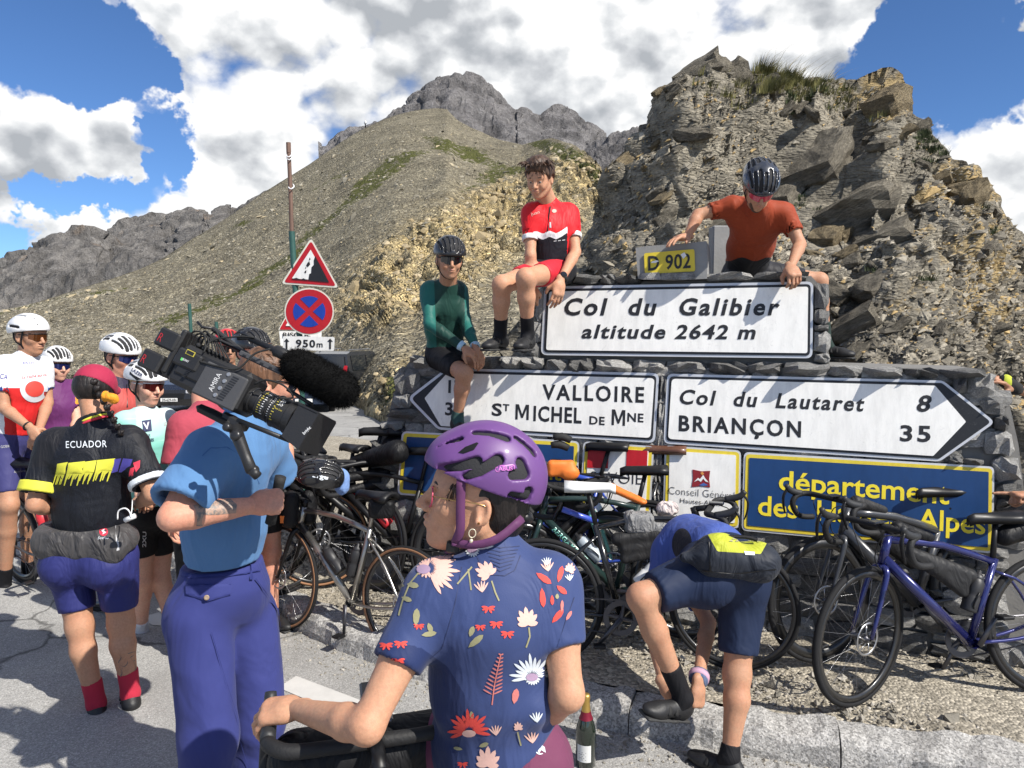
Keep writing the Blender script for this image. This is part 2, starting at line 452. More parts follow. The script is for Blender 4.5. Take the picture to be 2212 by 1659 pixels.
def mat_scree(name, cols, sc_, ochre=None, green=None, bumpd=1.0):
 """broken shale: cells of light and dark fragments at two sizes; ochre / grass by vertex attributes"""
 n = NT(name)
 vec = n.coord()
 wv = n.N('ShaderNodeTexNoise'); n.L(vec, wv.inputs['Vector']); wv.inputs['Scale'].default_value = sc_ * .5
 add = n.N('ShaderNodeVectorMath'); add.operation = 'MULTIPLY_ADD'; n.L(wv.outputs['Color'], add.inputs[0]); add.inputs[1].default_value = (.9 / sc_,) * 3; n.L(vec, add.inputs[2]); vv = add.outputs[0]
 v1 = n.voro(sc_, vec=vv, out='Color'); d1 = n.voro(sc_, vec=vv)
 v2 = n.voro(sc_ * 3.1, vec=vv, out='Color'); d2 = n.voro(sc_ * 3.1, vec=vv)
 s1 = n.N('ShaderNodeSeparateColor'); n.L(v1, s1.inputs[0]); s2 = n.N('ShaderNodeSeparateColor'); n.L(v2, s2.inputs[0])
 big = n.noise(sc_ * .06, 5, .6)
 base = n.ramp(big, [(.28, cols[0]), (.5, cols[1]), (.72, cols[2])])
 if ochre:
  base = n.mix(n.math('MULTIPLY', n.attr('ochre'), n.ramp(n.noise(sc_ * .25, 4, .6), [(.35, .25), (.6, 1.0)])), base, ochre)
 c = n.mix(1.0, base, n.ramp(s1.outputs[0], [(0, .58), (.5, .92), (.85, 1.12), (1, 1.6)]), 'MULTIPLY')
 c = n.mix(1.0, c, n.ramp(s2.outputs[1], [(0, .62), (.5, .95), (1, 1.55)]), 'MULTIPLY')
 if green:
  gn = n.math('ADD', n.attr('grass'), n.math('MULTIPLY', n.math('SUBTRACT', n.noise(sc_ * .35, 6, .7), .5), 1.6))
  gm = n.ramp(gn, [(.46, 0.0), (.56, 1.0)])
  gc = n.mix(1.0, green, n.ramp(s2.outputs[0], [(0, .6), (1, 1.35)]), 'MULTIPLY')
  c = n.mix(gm, c, gc)
 b = n.bump(n.math('MULTIPLY', d1, -1.0), .9, 1.2 * bumpd / sc_); b = n.bump(n.math('MULTIPLY', d2, -1.0), .8, .5 * bumpd / sc_, b)
 return n.set(color=c, rough=.92, normal=b, spec=.2)
def mat_rock(name, c0, c1, c2, sc_, strat=None, och=None):
 n = NT(name)
 v = n.coord()
 big = n.noise(sc_, 7, .62, dist=.4)
 c = n.ramp(big, [(.28, c0), (.5, c1), (.75, c2)])
 if strat:
  sv = n.coord(strat[0], strat[1]); ls = n.noise(sc_ * 2.2, 5, .65, vec=sv)
  c = n.mix(1.0, c, n.ramp(ls, [(.3, .6), (.5, 1.0), (.7, 1.35)]), 'MULTIPLY')
 if och:
  c = n.mix(n.ramp(n.noise(sc_ * .6, 5, .6), [(och[1], 0.0), (och[1] + .12, .85)]), c, och[0])
 f = n.noise(sc_ * 9, 6, .7)
 c = n.mix(1.0, c, n.ramp(f, [(.3, .72), (.7, 1.22)]), 'MULTIPLY')
 b = n.bump(f, .8, .35 / sc_)
 if strat: b = n.bump(ls, .9, .35 / sc_, b)
 b = n.bump(n.noise(sc_ * 40, 4, .7), .5, .04 / sc_, b)
 return n.set(color=c, rough=.9, normal=b, spec=.25)
M_asph = mat_asphalt(); M_grav = mat_gravel(); M_kerb = mat_kerb()
M_paint = simple('road_paint', (.50, .49, .465), .85, var=.18, bump=.5, bscale=120)
def build_ground():
 xs = np.concatenate([-np.geomspace(400, 6, 24), np.linspace(-5.5, 8, 28), np.geomspace(9, 400, 24)])
 ys = np.concatenate([[-60, -30, -12, -5], np.linspace(-2, 14, 33), np.geomspace(15, 900, 40)])
 X, Y = np.meshgrid(xs, ys, indexing='ij')
 Z = zground(X, Y); Z = np.where(Y > 60, -1.75 - .02 * (Y - 60) - .04 * np.maximum(0, -X - 6), Z)
 o = npmesh('road', np.stack([X, Y, Z], -1).reshape(-1, 3), gridfaces(len(xs), len(ys)), M_asph)
 tag(o, kind='structure')
build_ground()
KL = [(-7.5, 9.6), (-4.6, 7.6), (-2.7, 6.02), (-1.60, 5.02), (-.724, 4.26), (.333, 3.63), (1.36, 3.28), (2.5, 2.98), (4.2, 2.62), (7, 2.1)]
KL3 = [Vector((p[0], p[1], 0)) for p in catmull([(a, b, 0) for a, b in KL], 6)]
VERGE = .12
def kerb_y(x):
 return np.interp(x, [p.x for p in KL3], [p.y for p in KL3])
def build_verge():
 xs = np.linspace(-7.5, 7, 150); rows = []
 ts = np.concatenate([np.linspace(0, 1.6, 24), np.linspace(1.8, 6, 12)])
 V = []
 for x in xs:
  y0 = float(kerb_y(x))
  for t in ts:
   V.append((x + .1 * t, y0 + t, VERGE + .012 * math.sin(x * 3 + t * 4) + .05 * min(t, 1.2) * (.6 if x > -.5 else .2)))
 V = np.array(V); V[:, 2] += .012 * fbm(V * np.array([3, 3, 0]) + 5, 3, 3)
 V[:, 2] -= np.maximum(0, V[:, 1] - 9) * .03
 o = npmesh('gravel_verge', V, gridfaces(len(xs), len(ts)), M_grav); tag(o, kind='structure')
build_verge()
def ground_z(x, y):
 yk = float(kerb_y(x))
 return (VERGE + .05 * min(max(0, y - yk), 1.2) * (.6 if x > -.5 else .2)) if y > yk else 0.0
def build_kerb():
 par = bpy.data.objects.new('kerb', None); C.objects.link(par); tag(par, 'pale rough granite kerb along the gravel verge under the bicycles', 'kerb')
 P = KL3; L = [0.0]
 for a, b in zip(P, P[1:]): L.append(L[-1] + (b - a).length)
 def at(s):
  i = min(max(1, int(np.searchsorted(L, s))), len(P) - 1); f = (s - L[i - 1]) / (L[i] - L[i - 1]); t = (P[i] - P[i - 1]).normalized()
  return P[i - 1].lerp(P[i], f), t
 s = 0; k = 0
 while s < L[-1] - .9:
  ln = .95 + rnd.uniform(-.06, .06); n = 18; V = []; F = []
  prof = [(0, -.05), (0, .0), (.0, VERGE + .006), (.012, VERGE + .016), (.10, VERGE + .012), (.155, VERGE - .002), (.175, VERGE - .03), (.185, .03), (.19, -.05)]
  m = len(prof)
  for i in range(n):
   p, t = at(s + .003 + (ln - .006) * i / (n - 1)); nn = Vector((t.y, -t.x, 0))
   for (o_, z) in prof:
    q = p + nn * (o_ if o_ > 0 else 0); V.append((q.x, q.y, z))
  V = np.array(V); nz = fbm(V * 9, 4, 11 + k)
  V[:, 2] += nz * .034 * (V[:, 2] > .02); V[:, 1] += fbm(V * 13, 3, 5) * .03
  F = [(i * m + j, (i + 1) * m + j, (i + 1) * m + j + 1, i * m + j + 1) for i in range(n - 1) for j in range(m - 1)]
  F = [f[::-1] for f in F] + [tuple(range(m)), tuple((n - 1) * m + j for j in range(m - 1, -1, -1))]
  npmesh('kerb_stone', V, F, M_kerb, par, smooth=False); s += ln; k += 1
build_kerb()
def marking(pts, name='road_marking'):
 V = [G(x, y, .004) for x, y in pts]
 o = npmesh(name, V, [tuple(range(len(V)))], M_paint, smooth=False); tag(o, kind='structure'); return o
marking([(640, 1460), (905, 1560), (900, 1610), (600, 1485)]); marking([(880, 1575), (960, 1612), (985, 1700), (880, 1650)])
marking([(300, 1335), (345, 1322), (365, 1352), (330, 1350)])
def sheet(name, mat, xr, nx, nt, sil, foot, d_foot, d_top, disp, back=.25, power=1.0, attrs=None, kind='structure', tpow=1.0, back_drop=.8):
 xs = np.linspace(xr[0], xr[1], nx); nb = max(6, nt // 10)
 t = np.concatenate([[-.02, -.01], np.linspace(0, 1, nt - 2) ** tpow, 1 + np.linspace(0, 1, nb + 1)[1:]])
 X, T = np.meshgrid(xs, t, indexing='ij')
 ys = ip(X, sil); yf = ip(X, foot); df = ip(X, d_foot); dt = ip(X, d_top)
 Tc = np.clip(T, 0, 1)
 y = yf + (ys - yf) * Tc; d = df * (dt / df) ** (Tc ** power)
 P = UN(X, y, d)
 over = np.maximum(0, T - 1)
 P[..., 2] += np.minimum(T, 0) * 50 * df ** .5
 P[..., 1] += over * dt * back; P[..., 2] -= over * dt * back * back_drop
 N_ = gridnormals(P); s = np.sign((N_ * (np.array([0, 0, CAMH]) - P)).sum(-1, keepdims=True)); s[s == 0] = 1
 N_ = N_ * np.where(T[..., None] > 1, np.sign(N_[..., 2:3] + 1e-6), s)
 P = disp(P, N_, X, y, Tc)
 at = attrs(P, X, y, Tc) if attrs else None
 if at: at = {k: np.clip(v, 0, 1).ravel() for k, v in at.items()}
 o = npmesh(name, P.reshape(-1, 3), gridfaces(nx, len(t)), mat, attrs=at); tag(o, kind=kind)
 return o, P, N_, X, y
def gauss(X, Y, cx, cy, rx, ry, ang=0):
 a = math.radians(ang); dx = X - cx; dy = Y - cy
 u = dx * math.cos(a) + dy * math.sin(a); v = -dx * math.sin(a) + dy * math.cos(a)
 return np.exp(-(u / rx) ** 2 - (v / ry) ** 2)
SIL_MAIN = [(-700, 760), (-200, 720), (0, 672), (100, 648), (180, 622), (250, 600), (300, 583), (350, 560), (420, 515), (490, 470), (550, 430), (600, 398), (660, 360), (700, 332), (760, 292), (790, 276), (830, 258), (860, 246), (900, 238), (940, 234), (965, 236), (990, 262), (1020, 278), (1040, 286), (1075, 302), (1130, 312), (1160, 304), (1190, 298), (1240, 312), (1290, 352), (1330, 392), (1345, 430), (1500, 520), (1900, 600)]
FOOT = [(-700, 800), (0, 801), (400, 822), (700, 850), (820, 885), (900, 960), (1000, 1000), (1500, 1010), (1900, 1010)]
DF = [(-700, 60), (0, 70), (400, 48), (700, 30), (800, 20), (860, 14), (950, 9), (1100, 7.5), (1900, 7.5)]
DT = [(-700, 150), (0, 150), (500, 190), (940, 240), (1130, 190), (1300, 110), (1345, 60), (1500, 40), (1900, 30)]
def ochre_main(X, y):
 o = gauss(X, y, 1130, 470, 190, 62, -28) + gauss(X, y, 900, 600, 120, 75, -30) * 1.1 + gauss(X, y, 1010, 520, 110, 60, -30) + gauss(X, y, 830, 660, 90, 40, -15) + .6 * gauss(X, y, 860, 850, 90, 40, -30) + gauss(X, y, 1230, 400, 60, 40, 20)
 return np.clip(o * 1.5, 0, 1)
def grass_main(X, y):
 g = 0
 for (a, b, rx, ry, an) in [(560, 590, 150, 9, -31), (420, 675, 90, 9, -25), (330, 700, 60, 8, -20), (880, 350, 70, 12, -22), (800, 385, 60, 11, -35), (735, 440, 120, 10, -35), (680, 495, 60, 8, -30), (1040, 405, 60, 9, -25), (1120, 370, 120, 16, -10), (1240, 350, 90, 13, 35), (1290, 400, 50, 12, 40), (1000, 330, 120, 14, 20), (100, 655, 150, 6, -14), (600, 560, 60, 6, -28), (450, 640, 30, 7, -25), (1190, 320, 70, 14, 10), (520, 480, 35, 4, -20), (250, 625, 100, 6, -18), (700, 400, 80, 5, -30), (860, 870, 60, 14, -30)]:
  g = g + gauss(X, y, a, b, rx, ry, an)
 return np.clip(g * .72, 0, .62)
def d_main(P, N_, X, y, T):
 k = P[..., 1:2] / 100.0
 n1 = fbm(P / 22.0, 5, 21)[..., None]; n2 = ridged(P / np.array([7., 7., 5.]), 4, 31)[..., None]
 fade = np.clip(T * 6, 0, 1)[..., None] * np.clip((1.02 - T) * 9, .15, 1)[..., None]
 P = P + N_ * (n1 * 2.4 * np.minimum(k, 1.2) * fade)
 oc = ochre_main(X, y)[..., None]
 crag = ridged(P / np.array([3., 3., 1.3]), 5, 77)[..., None]
 P = P + N_ * (n2 * .35 * k * fade + crag * 1.5 * oc * np.minimum(k * 1.6 + .15, 1.2))
 P = P + N_ * (fbm(P / 1.2, 3, 5)[..., None] * .16 * fade)
 return P
M_main = mat_scree('slope_scree', [(.172, .152, .108), (.242, .215, .152), (.308, .274, .195)], 2.3, ochre=(.50, .385, .19), green=(.095, .10, .028))
o_main, PM, NM, XM, YM = sheet('mountain_slope', M_main, (-700, 1900), 460, 225, SIL_MAIN, FOOT, DF, DT, d_main, back=.5, attrs=lambda P, X, y, T: {'ochre': ochre_main(X, y), 'grass': grass_main(X, y)})
SIL_PK = [(700, 330), (790, 275), (815, 262), (845, 246), (870, 232), (890, 222), (905, 205), (925, 190), (938, 176), (955, 176), (968, 166), (990, 162), (1010, 162), (1022, 168), (1035, 182), (1052, 196), (1075, 208), (1095, 224), (1115, 236), (1130, 234), (1142, 250), (1152, 282), (1160, 288), (1172, 268), (1188, 256), (1205, 250), (1225, 252), (1238, 262), (1245, 280), (1262, 284), (1268, 294), (1280, 290), (1292, 304), (1300, 330), (1340, 380)]
def d_rock(a1, s1, a2, s2, vert=1.0):
 def f(P, N_, X, y, T):
  q = P / np.array([s1, s1, s1 * vert]); n = ridged(q, 5, 41)[..., None]
  q2 = P / np.array([s2, s2, s2 * 2.2]); n2 = ridged(q2, 4, 51)[..., None]
  fade = np.clip((1.0 - T) * 12, .12, 1)[..., None]
  P = P + N_ * (n * a1 + n2 * a2) * fade
  jag = vnoise(np.stack([X / 9.0, X * 0, X * 0], -1), 5) * np.clip((T - .9) * 10, 0, 1)
  jag2 = vnoise(np.stack([X / 4.0, X * 0, X * 0], -1), 8) * np.clip((T - .95) * 20, 0, 1)
  P[..., 2] += (jag * 1.0 + jag2 * .8) * P[..., 1] / 420
  return P
 return f
M_pk = mat_rock('summit_rock', (.135, .128, .128), (.21, .20, .198), (.30, .285, .275), .05, strat=((1, 1, .35), (.3, .5, 0)), och=((.26, .20, .15), .66))
M_far = mat_rock('far_rock', (.115, .108, .10), (.185, .175, .165), (.29, .272, .25), .03, strat=((1, 1, .3), (.2, -.6, 0)), och=((.30, .225, .165), .60))
sheet('summit_peak', M_pk, (690, 1345), 320, 120, SIL_PK, [(690, 420), (1345, 460)], [(690, 330)], [(690, 480), (1345, 520)], d_rock(11, 42, 5, 13, 1.6), back=.3)
SIL_L = [(-500, 640), (-150, 620), (0, 588), (40, 566), (62, 550), (95, 538), (130, 514), (150, 512), (175, 508), (200, 510), (208, 520), (219, 526), (235, 512), (265, 494), (285, 482), (310, 478), (340, 480), (360, 484), (378, 486), (386, 474), (398, 468), (405, 478), (412, 464), (430, 464), (450, 470), (470, 466), (484, 458), (500, 462), (560, 430), (640, 420)]
sheet('far_ridge', M_far, (-500, 640), 360, 100, SIL_L, [(-500, 730), (0, 700), (640, 560)], [(0, 700)], [(0, 1000), (220, 980), (230, 1250), (640, 1300)], d_rock(26, 95, 10, 28, 1.5), back=.3)
SIL_S = [(1240, 350), (1270, 330), (1300, 306), (1330, 288), (1345, 280), (1370, 276), (1400, 274), (1425, 272), (1450, 268), (1600, 240)]
sheet('side_hill', M_pk, (1240, 1600), 150, 80, SIL_S, [(1240, 480)], [(1240, 130)], [(1240, 210)], d_rock(3.0, 12, 1.4, 4, 1.2), back=.3)
SIL_O = [(1080, 760), (1150, 690), (1200, 630), (1235, 570), (1262, 520), (1290, 478), (1312, 452), (1330, 420), (1338, 380), (1352, 365), (1378, 340), (1388, 312), (1400, 285), (1420, 268), (1436, 240), (1446, 214), (1462, 204), (1468, 168), (1482, 156), (1508, 148), (1530, 148), (1546, 138), (1560, 142), (1568, 150), (1580, 150), (1592, 146), (1608, 140), (1625, 158), (1650, 172), (1700, 170), (1760, 172), (1808, 172), (1830, 170), (1850, 178), (1878, 162), (1905, 152), (1925, 152), (1936, 168), (1942, 190), (1958, 206), (1966, 240), (1985, 256), (2005, 268), (2012, 290), (2040, 316), (2056, 345), (2086, 350), (2104, 362), (2120, 382), (2136, 388), (2146, 412), (2162, 436), (2168, 468), (2185, 482), (2200, 500), (2230, 520), (2300, 580), (2420, 640), (2600, 700)]
DFO = [(1080, 7.0), (1200, 6.4), (1500, 5.9), (2100, 5.0), (2300, 4.7), (2600, 4.5)]
DTO = [(1080, 10), (1250, 10.2), (1450, 10.4), (1700, 10.6), (1950, 10.0), (2150, 8.8), (2300, 8.2), (2600, 7.5)]
BED = np.array([.50, -.30, .81]); BED /= np.linalg.norm(BED)      # bedding normal: the beds climb to the left in view... dip to the right
BED = np.array([-.52, -.28, .81]); BED /= np.linalg.norm(BED)
def slab_mask(X, y):
 m = gauss(X, y, 1830, 380, 125, 75, 12) + gauss(X, y, 1740, 300, 110, 40, -12) * .6 + gauss(X, y, 1800, 455, 90, 50, 20)
 return np.clip(m * 1.5, 0, 1)
def ochre_out(X, y):
 o = gauss(X, y, 1905, 205, 60, 60, 30) * 1.3 + gauss(X, y, 2070, 400, 80, 75, 40) + .8 * gauss(X, y, 2150, 560, 90, 120, 0) + .6 * gauss(X, y, 2050, 680, 220, 70, 0) + gauss(X, y, 1590, 312, 40, 16, 0) * .0 + .5 * gauss(X, y, 1980, 560, 120, 60, 0) + .6 * gauss(X, y, 1370, 350, 40, 25, -40)
 return np.clip(o, 0, 1)
def grass_out(X, y):
 g = gauss(X, y, 1700, 200, 130, 34, 6) * 1.3 + gauss(X, y, 1650, 180, 40, 30, 0) + gauss(X, y, 2000, 300, 45, 32, 40) * .9 + .4 * gauss(X, y, 1745, 400, 30, 18, 0)
 return np.clip(g, 0, 1) * .8
def d_out(P, N_, X, y, T):
 fade = np.clip(T * 5, 0, 1) * np.clip((1.03 - T) * 10, .25, 1); sm = 1 - .85 * slab_mask(X, y)
 big = fbm(P / 1.7, 4, 61)
 P = P + N_ * (big * .62 * fade)[..., None]
 out = 0
 for (fr, am, sd) in ((1.3, .34, 1), (3.4, .15, 2), (9.0, .055, 3)):
  wr = fbm(P * fr * .32, 3, 70 + sd)
  s = (P @ BED) * fr + wr * 1.5 + vnoise(P * fr * .9, 90 + sd) * .35
  saw = (s - np.floor(s)); saw = np.where(saw < .82, saw / .82, (1 - saw) / .18)
  brk = .45 + .55 * np.clip(vnoise(P * fr * .55 + 3, 80 + sd) * 1.4 + .55, 0, 1)
  out = out + am * (saw - .5) * brk * (sm if fr > 2 else .5 + .5 * sm)
 P = P + N_ * (out * np.clip(fade, .4, 1))[..., None]
 P = P + N_ * (fbm(P * 9, 3, 7) * .022 * (.3 + .7 * sm))[..., None]
 return P
def mat_outcrop():
 n = NT('outcrop_shale')
 big = n.noise(.8, 6, .62, dist=.3)
 c = n.ramp(big, [(.3, (.135, .122, .097)), (.5, (.225, .203, .16)), (.72, (.35, .312, .24))])
 rot = (math.radians(20), math.radians(-33), 0)
 sv = n.coord((1, 1, 6), rot); ls = n.noise(2.6, 6, .68, vec=sv)
 c = n.mix(1.0, c, n.ramp(ls, [(.32, .58), (.5, 1.0), (.68, 1.4)]), 'MULTIPLY')
 oc = n.math('ADD', n.attr('ochre'), n.math('MULTIPLY', n.math('SUBTRACT', n.noise(3.2, 6, .65), .5), 1.9))
 c = n.mix(n.ramp(oc, [(.5, 0.0), (.78, .8)]), c, (.40, .29, .13))
 c = n.mix(n.ramp(n.noise(2.1, 4, .6), [(.58, 0.0), (.68, .55)]), c, (.33, .30, .23))
 f = n.noise(22, 6, .72)
 c = n.mix(1.0, c, n.ramp(f, [(.3, .66), (.7, 1.3)]), 'MULTIPLY')
 vo = n.voro(15, vec=n.coord((1, 1, 2.6), rot)); b = n.bump(n.math('MULTIPLY', vo, -1.0), .8, .05)
 b = n.bump(ls, .9, .05, b); b = n.bump(f, .7, .02, b)
 return n.set(color=c, rough=.88, normal=b, spec=.28)
M_out = mat_outcrop()
o_out, PO, NO, XO, YO = sheet('rock_outcrop', M_out, (1080, 2600), 520, 310, SIL_O, [(1080, 1010), (1500, 1000), (2000, 1050), (2600, 1200)], DFO, DTO, d_out, back=.35, attrs=lambda P, X, y, T: {'ochre': ochre_out(X, y), 'slab': slab_mask(X, y)})
def stone_variants(k, seed, flat=(1, .7, .28)):
 out = []
 base = []
 t = (1 + 5 ** .5) / 2
 ico = np.array([(-1, t, 0), (1, t, 0), (-1, -t, 0), (1, -t, 0), (0, -1, t), (0, 1, t), (0, -1, -t), (0, 1, -t), (t, 0, -1), (t, 0, 1), (-t, 0, -1), (-t, 0, 1)], float); ico /= np.linalg.norm(ico[0])
 fi = np.array([(0, 11, 5), (0, 5, 1), (0, 1, 7), (0, 7, 10), (0, 10, 11), (1, 5, 9), (5, 11, 4), (11, 10, 2), (10, 7, 6), (7, 1, 8), (3, 9, 4), (3, 4, 2), (3, 2, 6), (3, 6, 8), (3, 8, 9), (4, 9, 5), (2, 4, 11), (6, 2, 10), (8, 6, 7), (9, 8, 1)])
 r_ = np.random.RandomState(seed)
 for _ in range(k):
  v = ico * (1 + r_.uniform(-.28, .3, (12, 1))); v = np.sign(v) * np.abs(v) ** .75
  out.append((v * np.array(flat) * .5, fi))
 return out
def shard_variants(k, seed, flat):
 r_ = np.random.RandomState(seed); b = np.array([(1, 0, 0), (-1, 0, 0), (0, 1, 0), (0, -1, 0), (0, 0, 1), (0, 0, -1)], float); f = np.array([(0, 2, 4), (2, 1, 4), (1, 3, 4), (3, 0, 4), (2, 0, 5), (1, 2, 5), (3, 1, 5), (0, 3, 5)])
 return [((b + r_.uniform(-.42, .42, (6, 3))) * np.array(flat) * .55, f) for _ in range(k)]
def scatter(name, pos, size, rotm, mat, variants, seed, kind='stuff', parent=None):
 r_ = np.random.RandomState(seed); n = len(pos); vi = r_.randint(0, len(variants), n); Vs = []; Fs = []; off = 0
 for k, (bv, bf) in enumerate(variants):
  m = vi == k; c = m.sum()
  if not c: continue
  V = np.einsum('nij,vj->nvi', rotm[m], bv) * size[m][:, None, None] + pos[m][:, None, :]
  F = bf[None] + (np.arange(c) * len(bv))[:, None, None] + off
  Vs.append(V.reshape(-1, 3)); Fs.append(F.reshape(-1, 3)); off += c * len(bv)
 o = npmesh(name, np.concatenate(Vs), np.concatenate(Fs), mat, parent, smooth=False); tag(o, kind=kind); return o
def rotz_tilt(n, r_, nrm=None, jit=.35, align=None):
 """random yaw about a normal (n,3) with some jitter -> (n,3,3)"""
 if nrm is None: nrm = np.tile([0, 0, 1.], (n, 1))
 nrm = nrm + r_.normal(0, jit, (n, 3)); nrm /= np.linalg.norm(nrm, axis=1, keepdims=True)
 t = r_.normal(0, 1, (n, 3)) if align is None else np.tile(align, (n, 1)) + r_.normal(0, .45, (n, 3))
 x = t - nrm * (t * nrm).sum(1, keepdims=True); x /= np.linalg.norm(x, axis=1, keepdims=True); y = np.cross(nrm, x)
 return np.stack([x, y, nrm], -1)
def pick(P, X, Y, n, r_, wfn, T=None):
 nx, ny = X.shape; i = r_.randint(2, nx - 2, n * 4); j = r_.randint(2, int(ny * .9), n * 4)
 p = P[i, j]; wgt = wfn(X[i, j], Y[i, j]); keep = r_.rand(n * 4) < wgt
 i, j = i[keep][:n], j[keep][:n]
 fi = r_.rand(len(i), 1)
 return P[i, j] * (1 - fi) + P[i + 1, j] * fi, i, j
def mat_stone(name, c0, c1, c2, ob=None):
 n = NT(name)
 g = n.N('ShaderNodeNewGeometry'); c = n.ramp(g.outputs['Random Per Island'], [(0, c0), (.55, c1), (1, c2)])
 if ob: c = n.mix(n.ramp(n.math('MULTIPLY', g.outputs['Random Per Island'], 1.0), [(.90, 0.0), (.93, 1.0)]), c, ob)
 c = n.mix(1.0, c, n.ramp(n.noise(14, 5, .65), [(.3, .7), (.7, 1.25)]), 'MULTIPLY')
 return n.set(color=c, rough=.9, normal=n.bump(n.noise(30, 5, .7), .7, .02), spec=.25)
M_st1 = mat_stone('scree_stones', (.165, .15, .115), (.24, .218, .168), (.36, .33, .26), (.40, .33, .21))
M_st2 = mat_stone('shale_flakes', (.10, .09, .072), (.23, .207, .165), (.44, .395, .31), (.42, .30, .14))
M_st3 = mat_stone('gravel_stones', (.19, .175, .145), (.29, .265, .22), (.42, .39, .34))
VAR = shard_variants(10, 3, (1, .75, .38)); VARB = stone_variants(6, 9, (1, .8, .6)); VARG = shard_variants(10, 15, (1, .85, .65)); VARF = shard_variants(12, 5, (1, .66, .24))
def build_scatter():
 r_ = np.random.RandomState(4)
 p, i, j = pick(PM, XM, YM, 26000, r_, lambda X, Y: np.where((X > -60) & (X < 1380) & (Y < 900), .9, .0))
 d = p[:, 1]; n = len(p); sz = np.exp(r_.normal(-1.75, .55, n)) * np.clip(d / 75, .18, 2.2)
 scatter('scree', p, sz, rotz_tilt(n, r_, NM[i, j]), M_st1, VAR, 1)
 p, i, j = pick(PM, XM, YM, 2600, r_, lambda X, Y: np.where((X > 300) & (X < 1340), np.clip(ochre_main(X, Y), 0.0, 1) ** 2, 0))
 n = len(p); sz = np.exp(r_.normal(-.75, .5, n)) * np.clip(p[:, 1] / 60, .22, 1.7)
 M_oc = mat_stone('ochre_blocks', (.26, .205, .12), (.36, .285, .165), (.46, .38, .25))
 scatter('ochre_rubble', p, sz, rotz_tilt(n, r_, NM[i, j]), M_oc, VARB, 2)
 p, i, j = pick(PO, XO, YO, 40000, r_, lambda X, Y: np.where((X > 1180) & (X < 2300) & (Y < 900), 1 - .93 * slab_mask(X, Y), 0))
 n = len(p); sz = np.exp(r_.normal(-3.2, .55, n)); sz = np.minimum(sz, .3)
 nr = np.tile(BED, (n, 1)) * .8 + NO[i, j] * .35
 scatter('shale_flakes', p, sz, rotz_tilt(n, r_, nr, .3, align=np.array([.8, .1, .45])), M_st2, VARF, 3)
 n = 9000; x = r_.uniform(-3.2, 4.2, n); t = np.abs(r_.normal(0, .9, n)); y = kerb_y(x) + t * .9 + .02
 z = VERGE + .05 * np.minimum(t * .9, 1.2) * np.where(x > -.5, .6, .2)
 scatter('gravel', np.stack([x, y, z + .002], -1), np.exp(r_.normal(-4.15, .45, n)), rotz_tilt(n, r_, None, .3), M_st3, VARG, 4)
 n = 2600; x = r_.uniform(-3.2, 4.2, n); t = np.abs(r_.normal(0, .16, n)); y = kerb_y(x) - .2 - t
 scatter('road_grit', np.stack([x, y, 0 * x + .002], -1), np.exp(r_.normal(-4.6, .45, n)), rotz_tilt(n, r_, None, .3), M_st3, VARG, 5)
build_scatter()
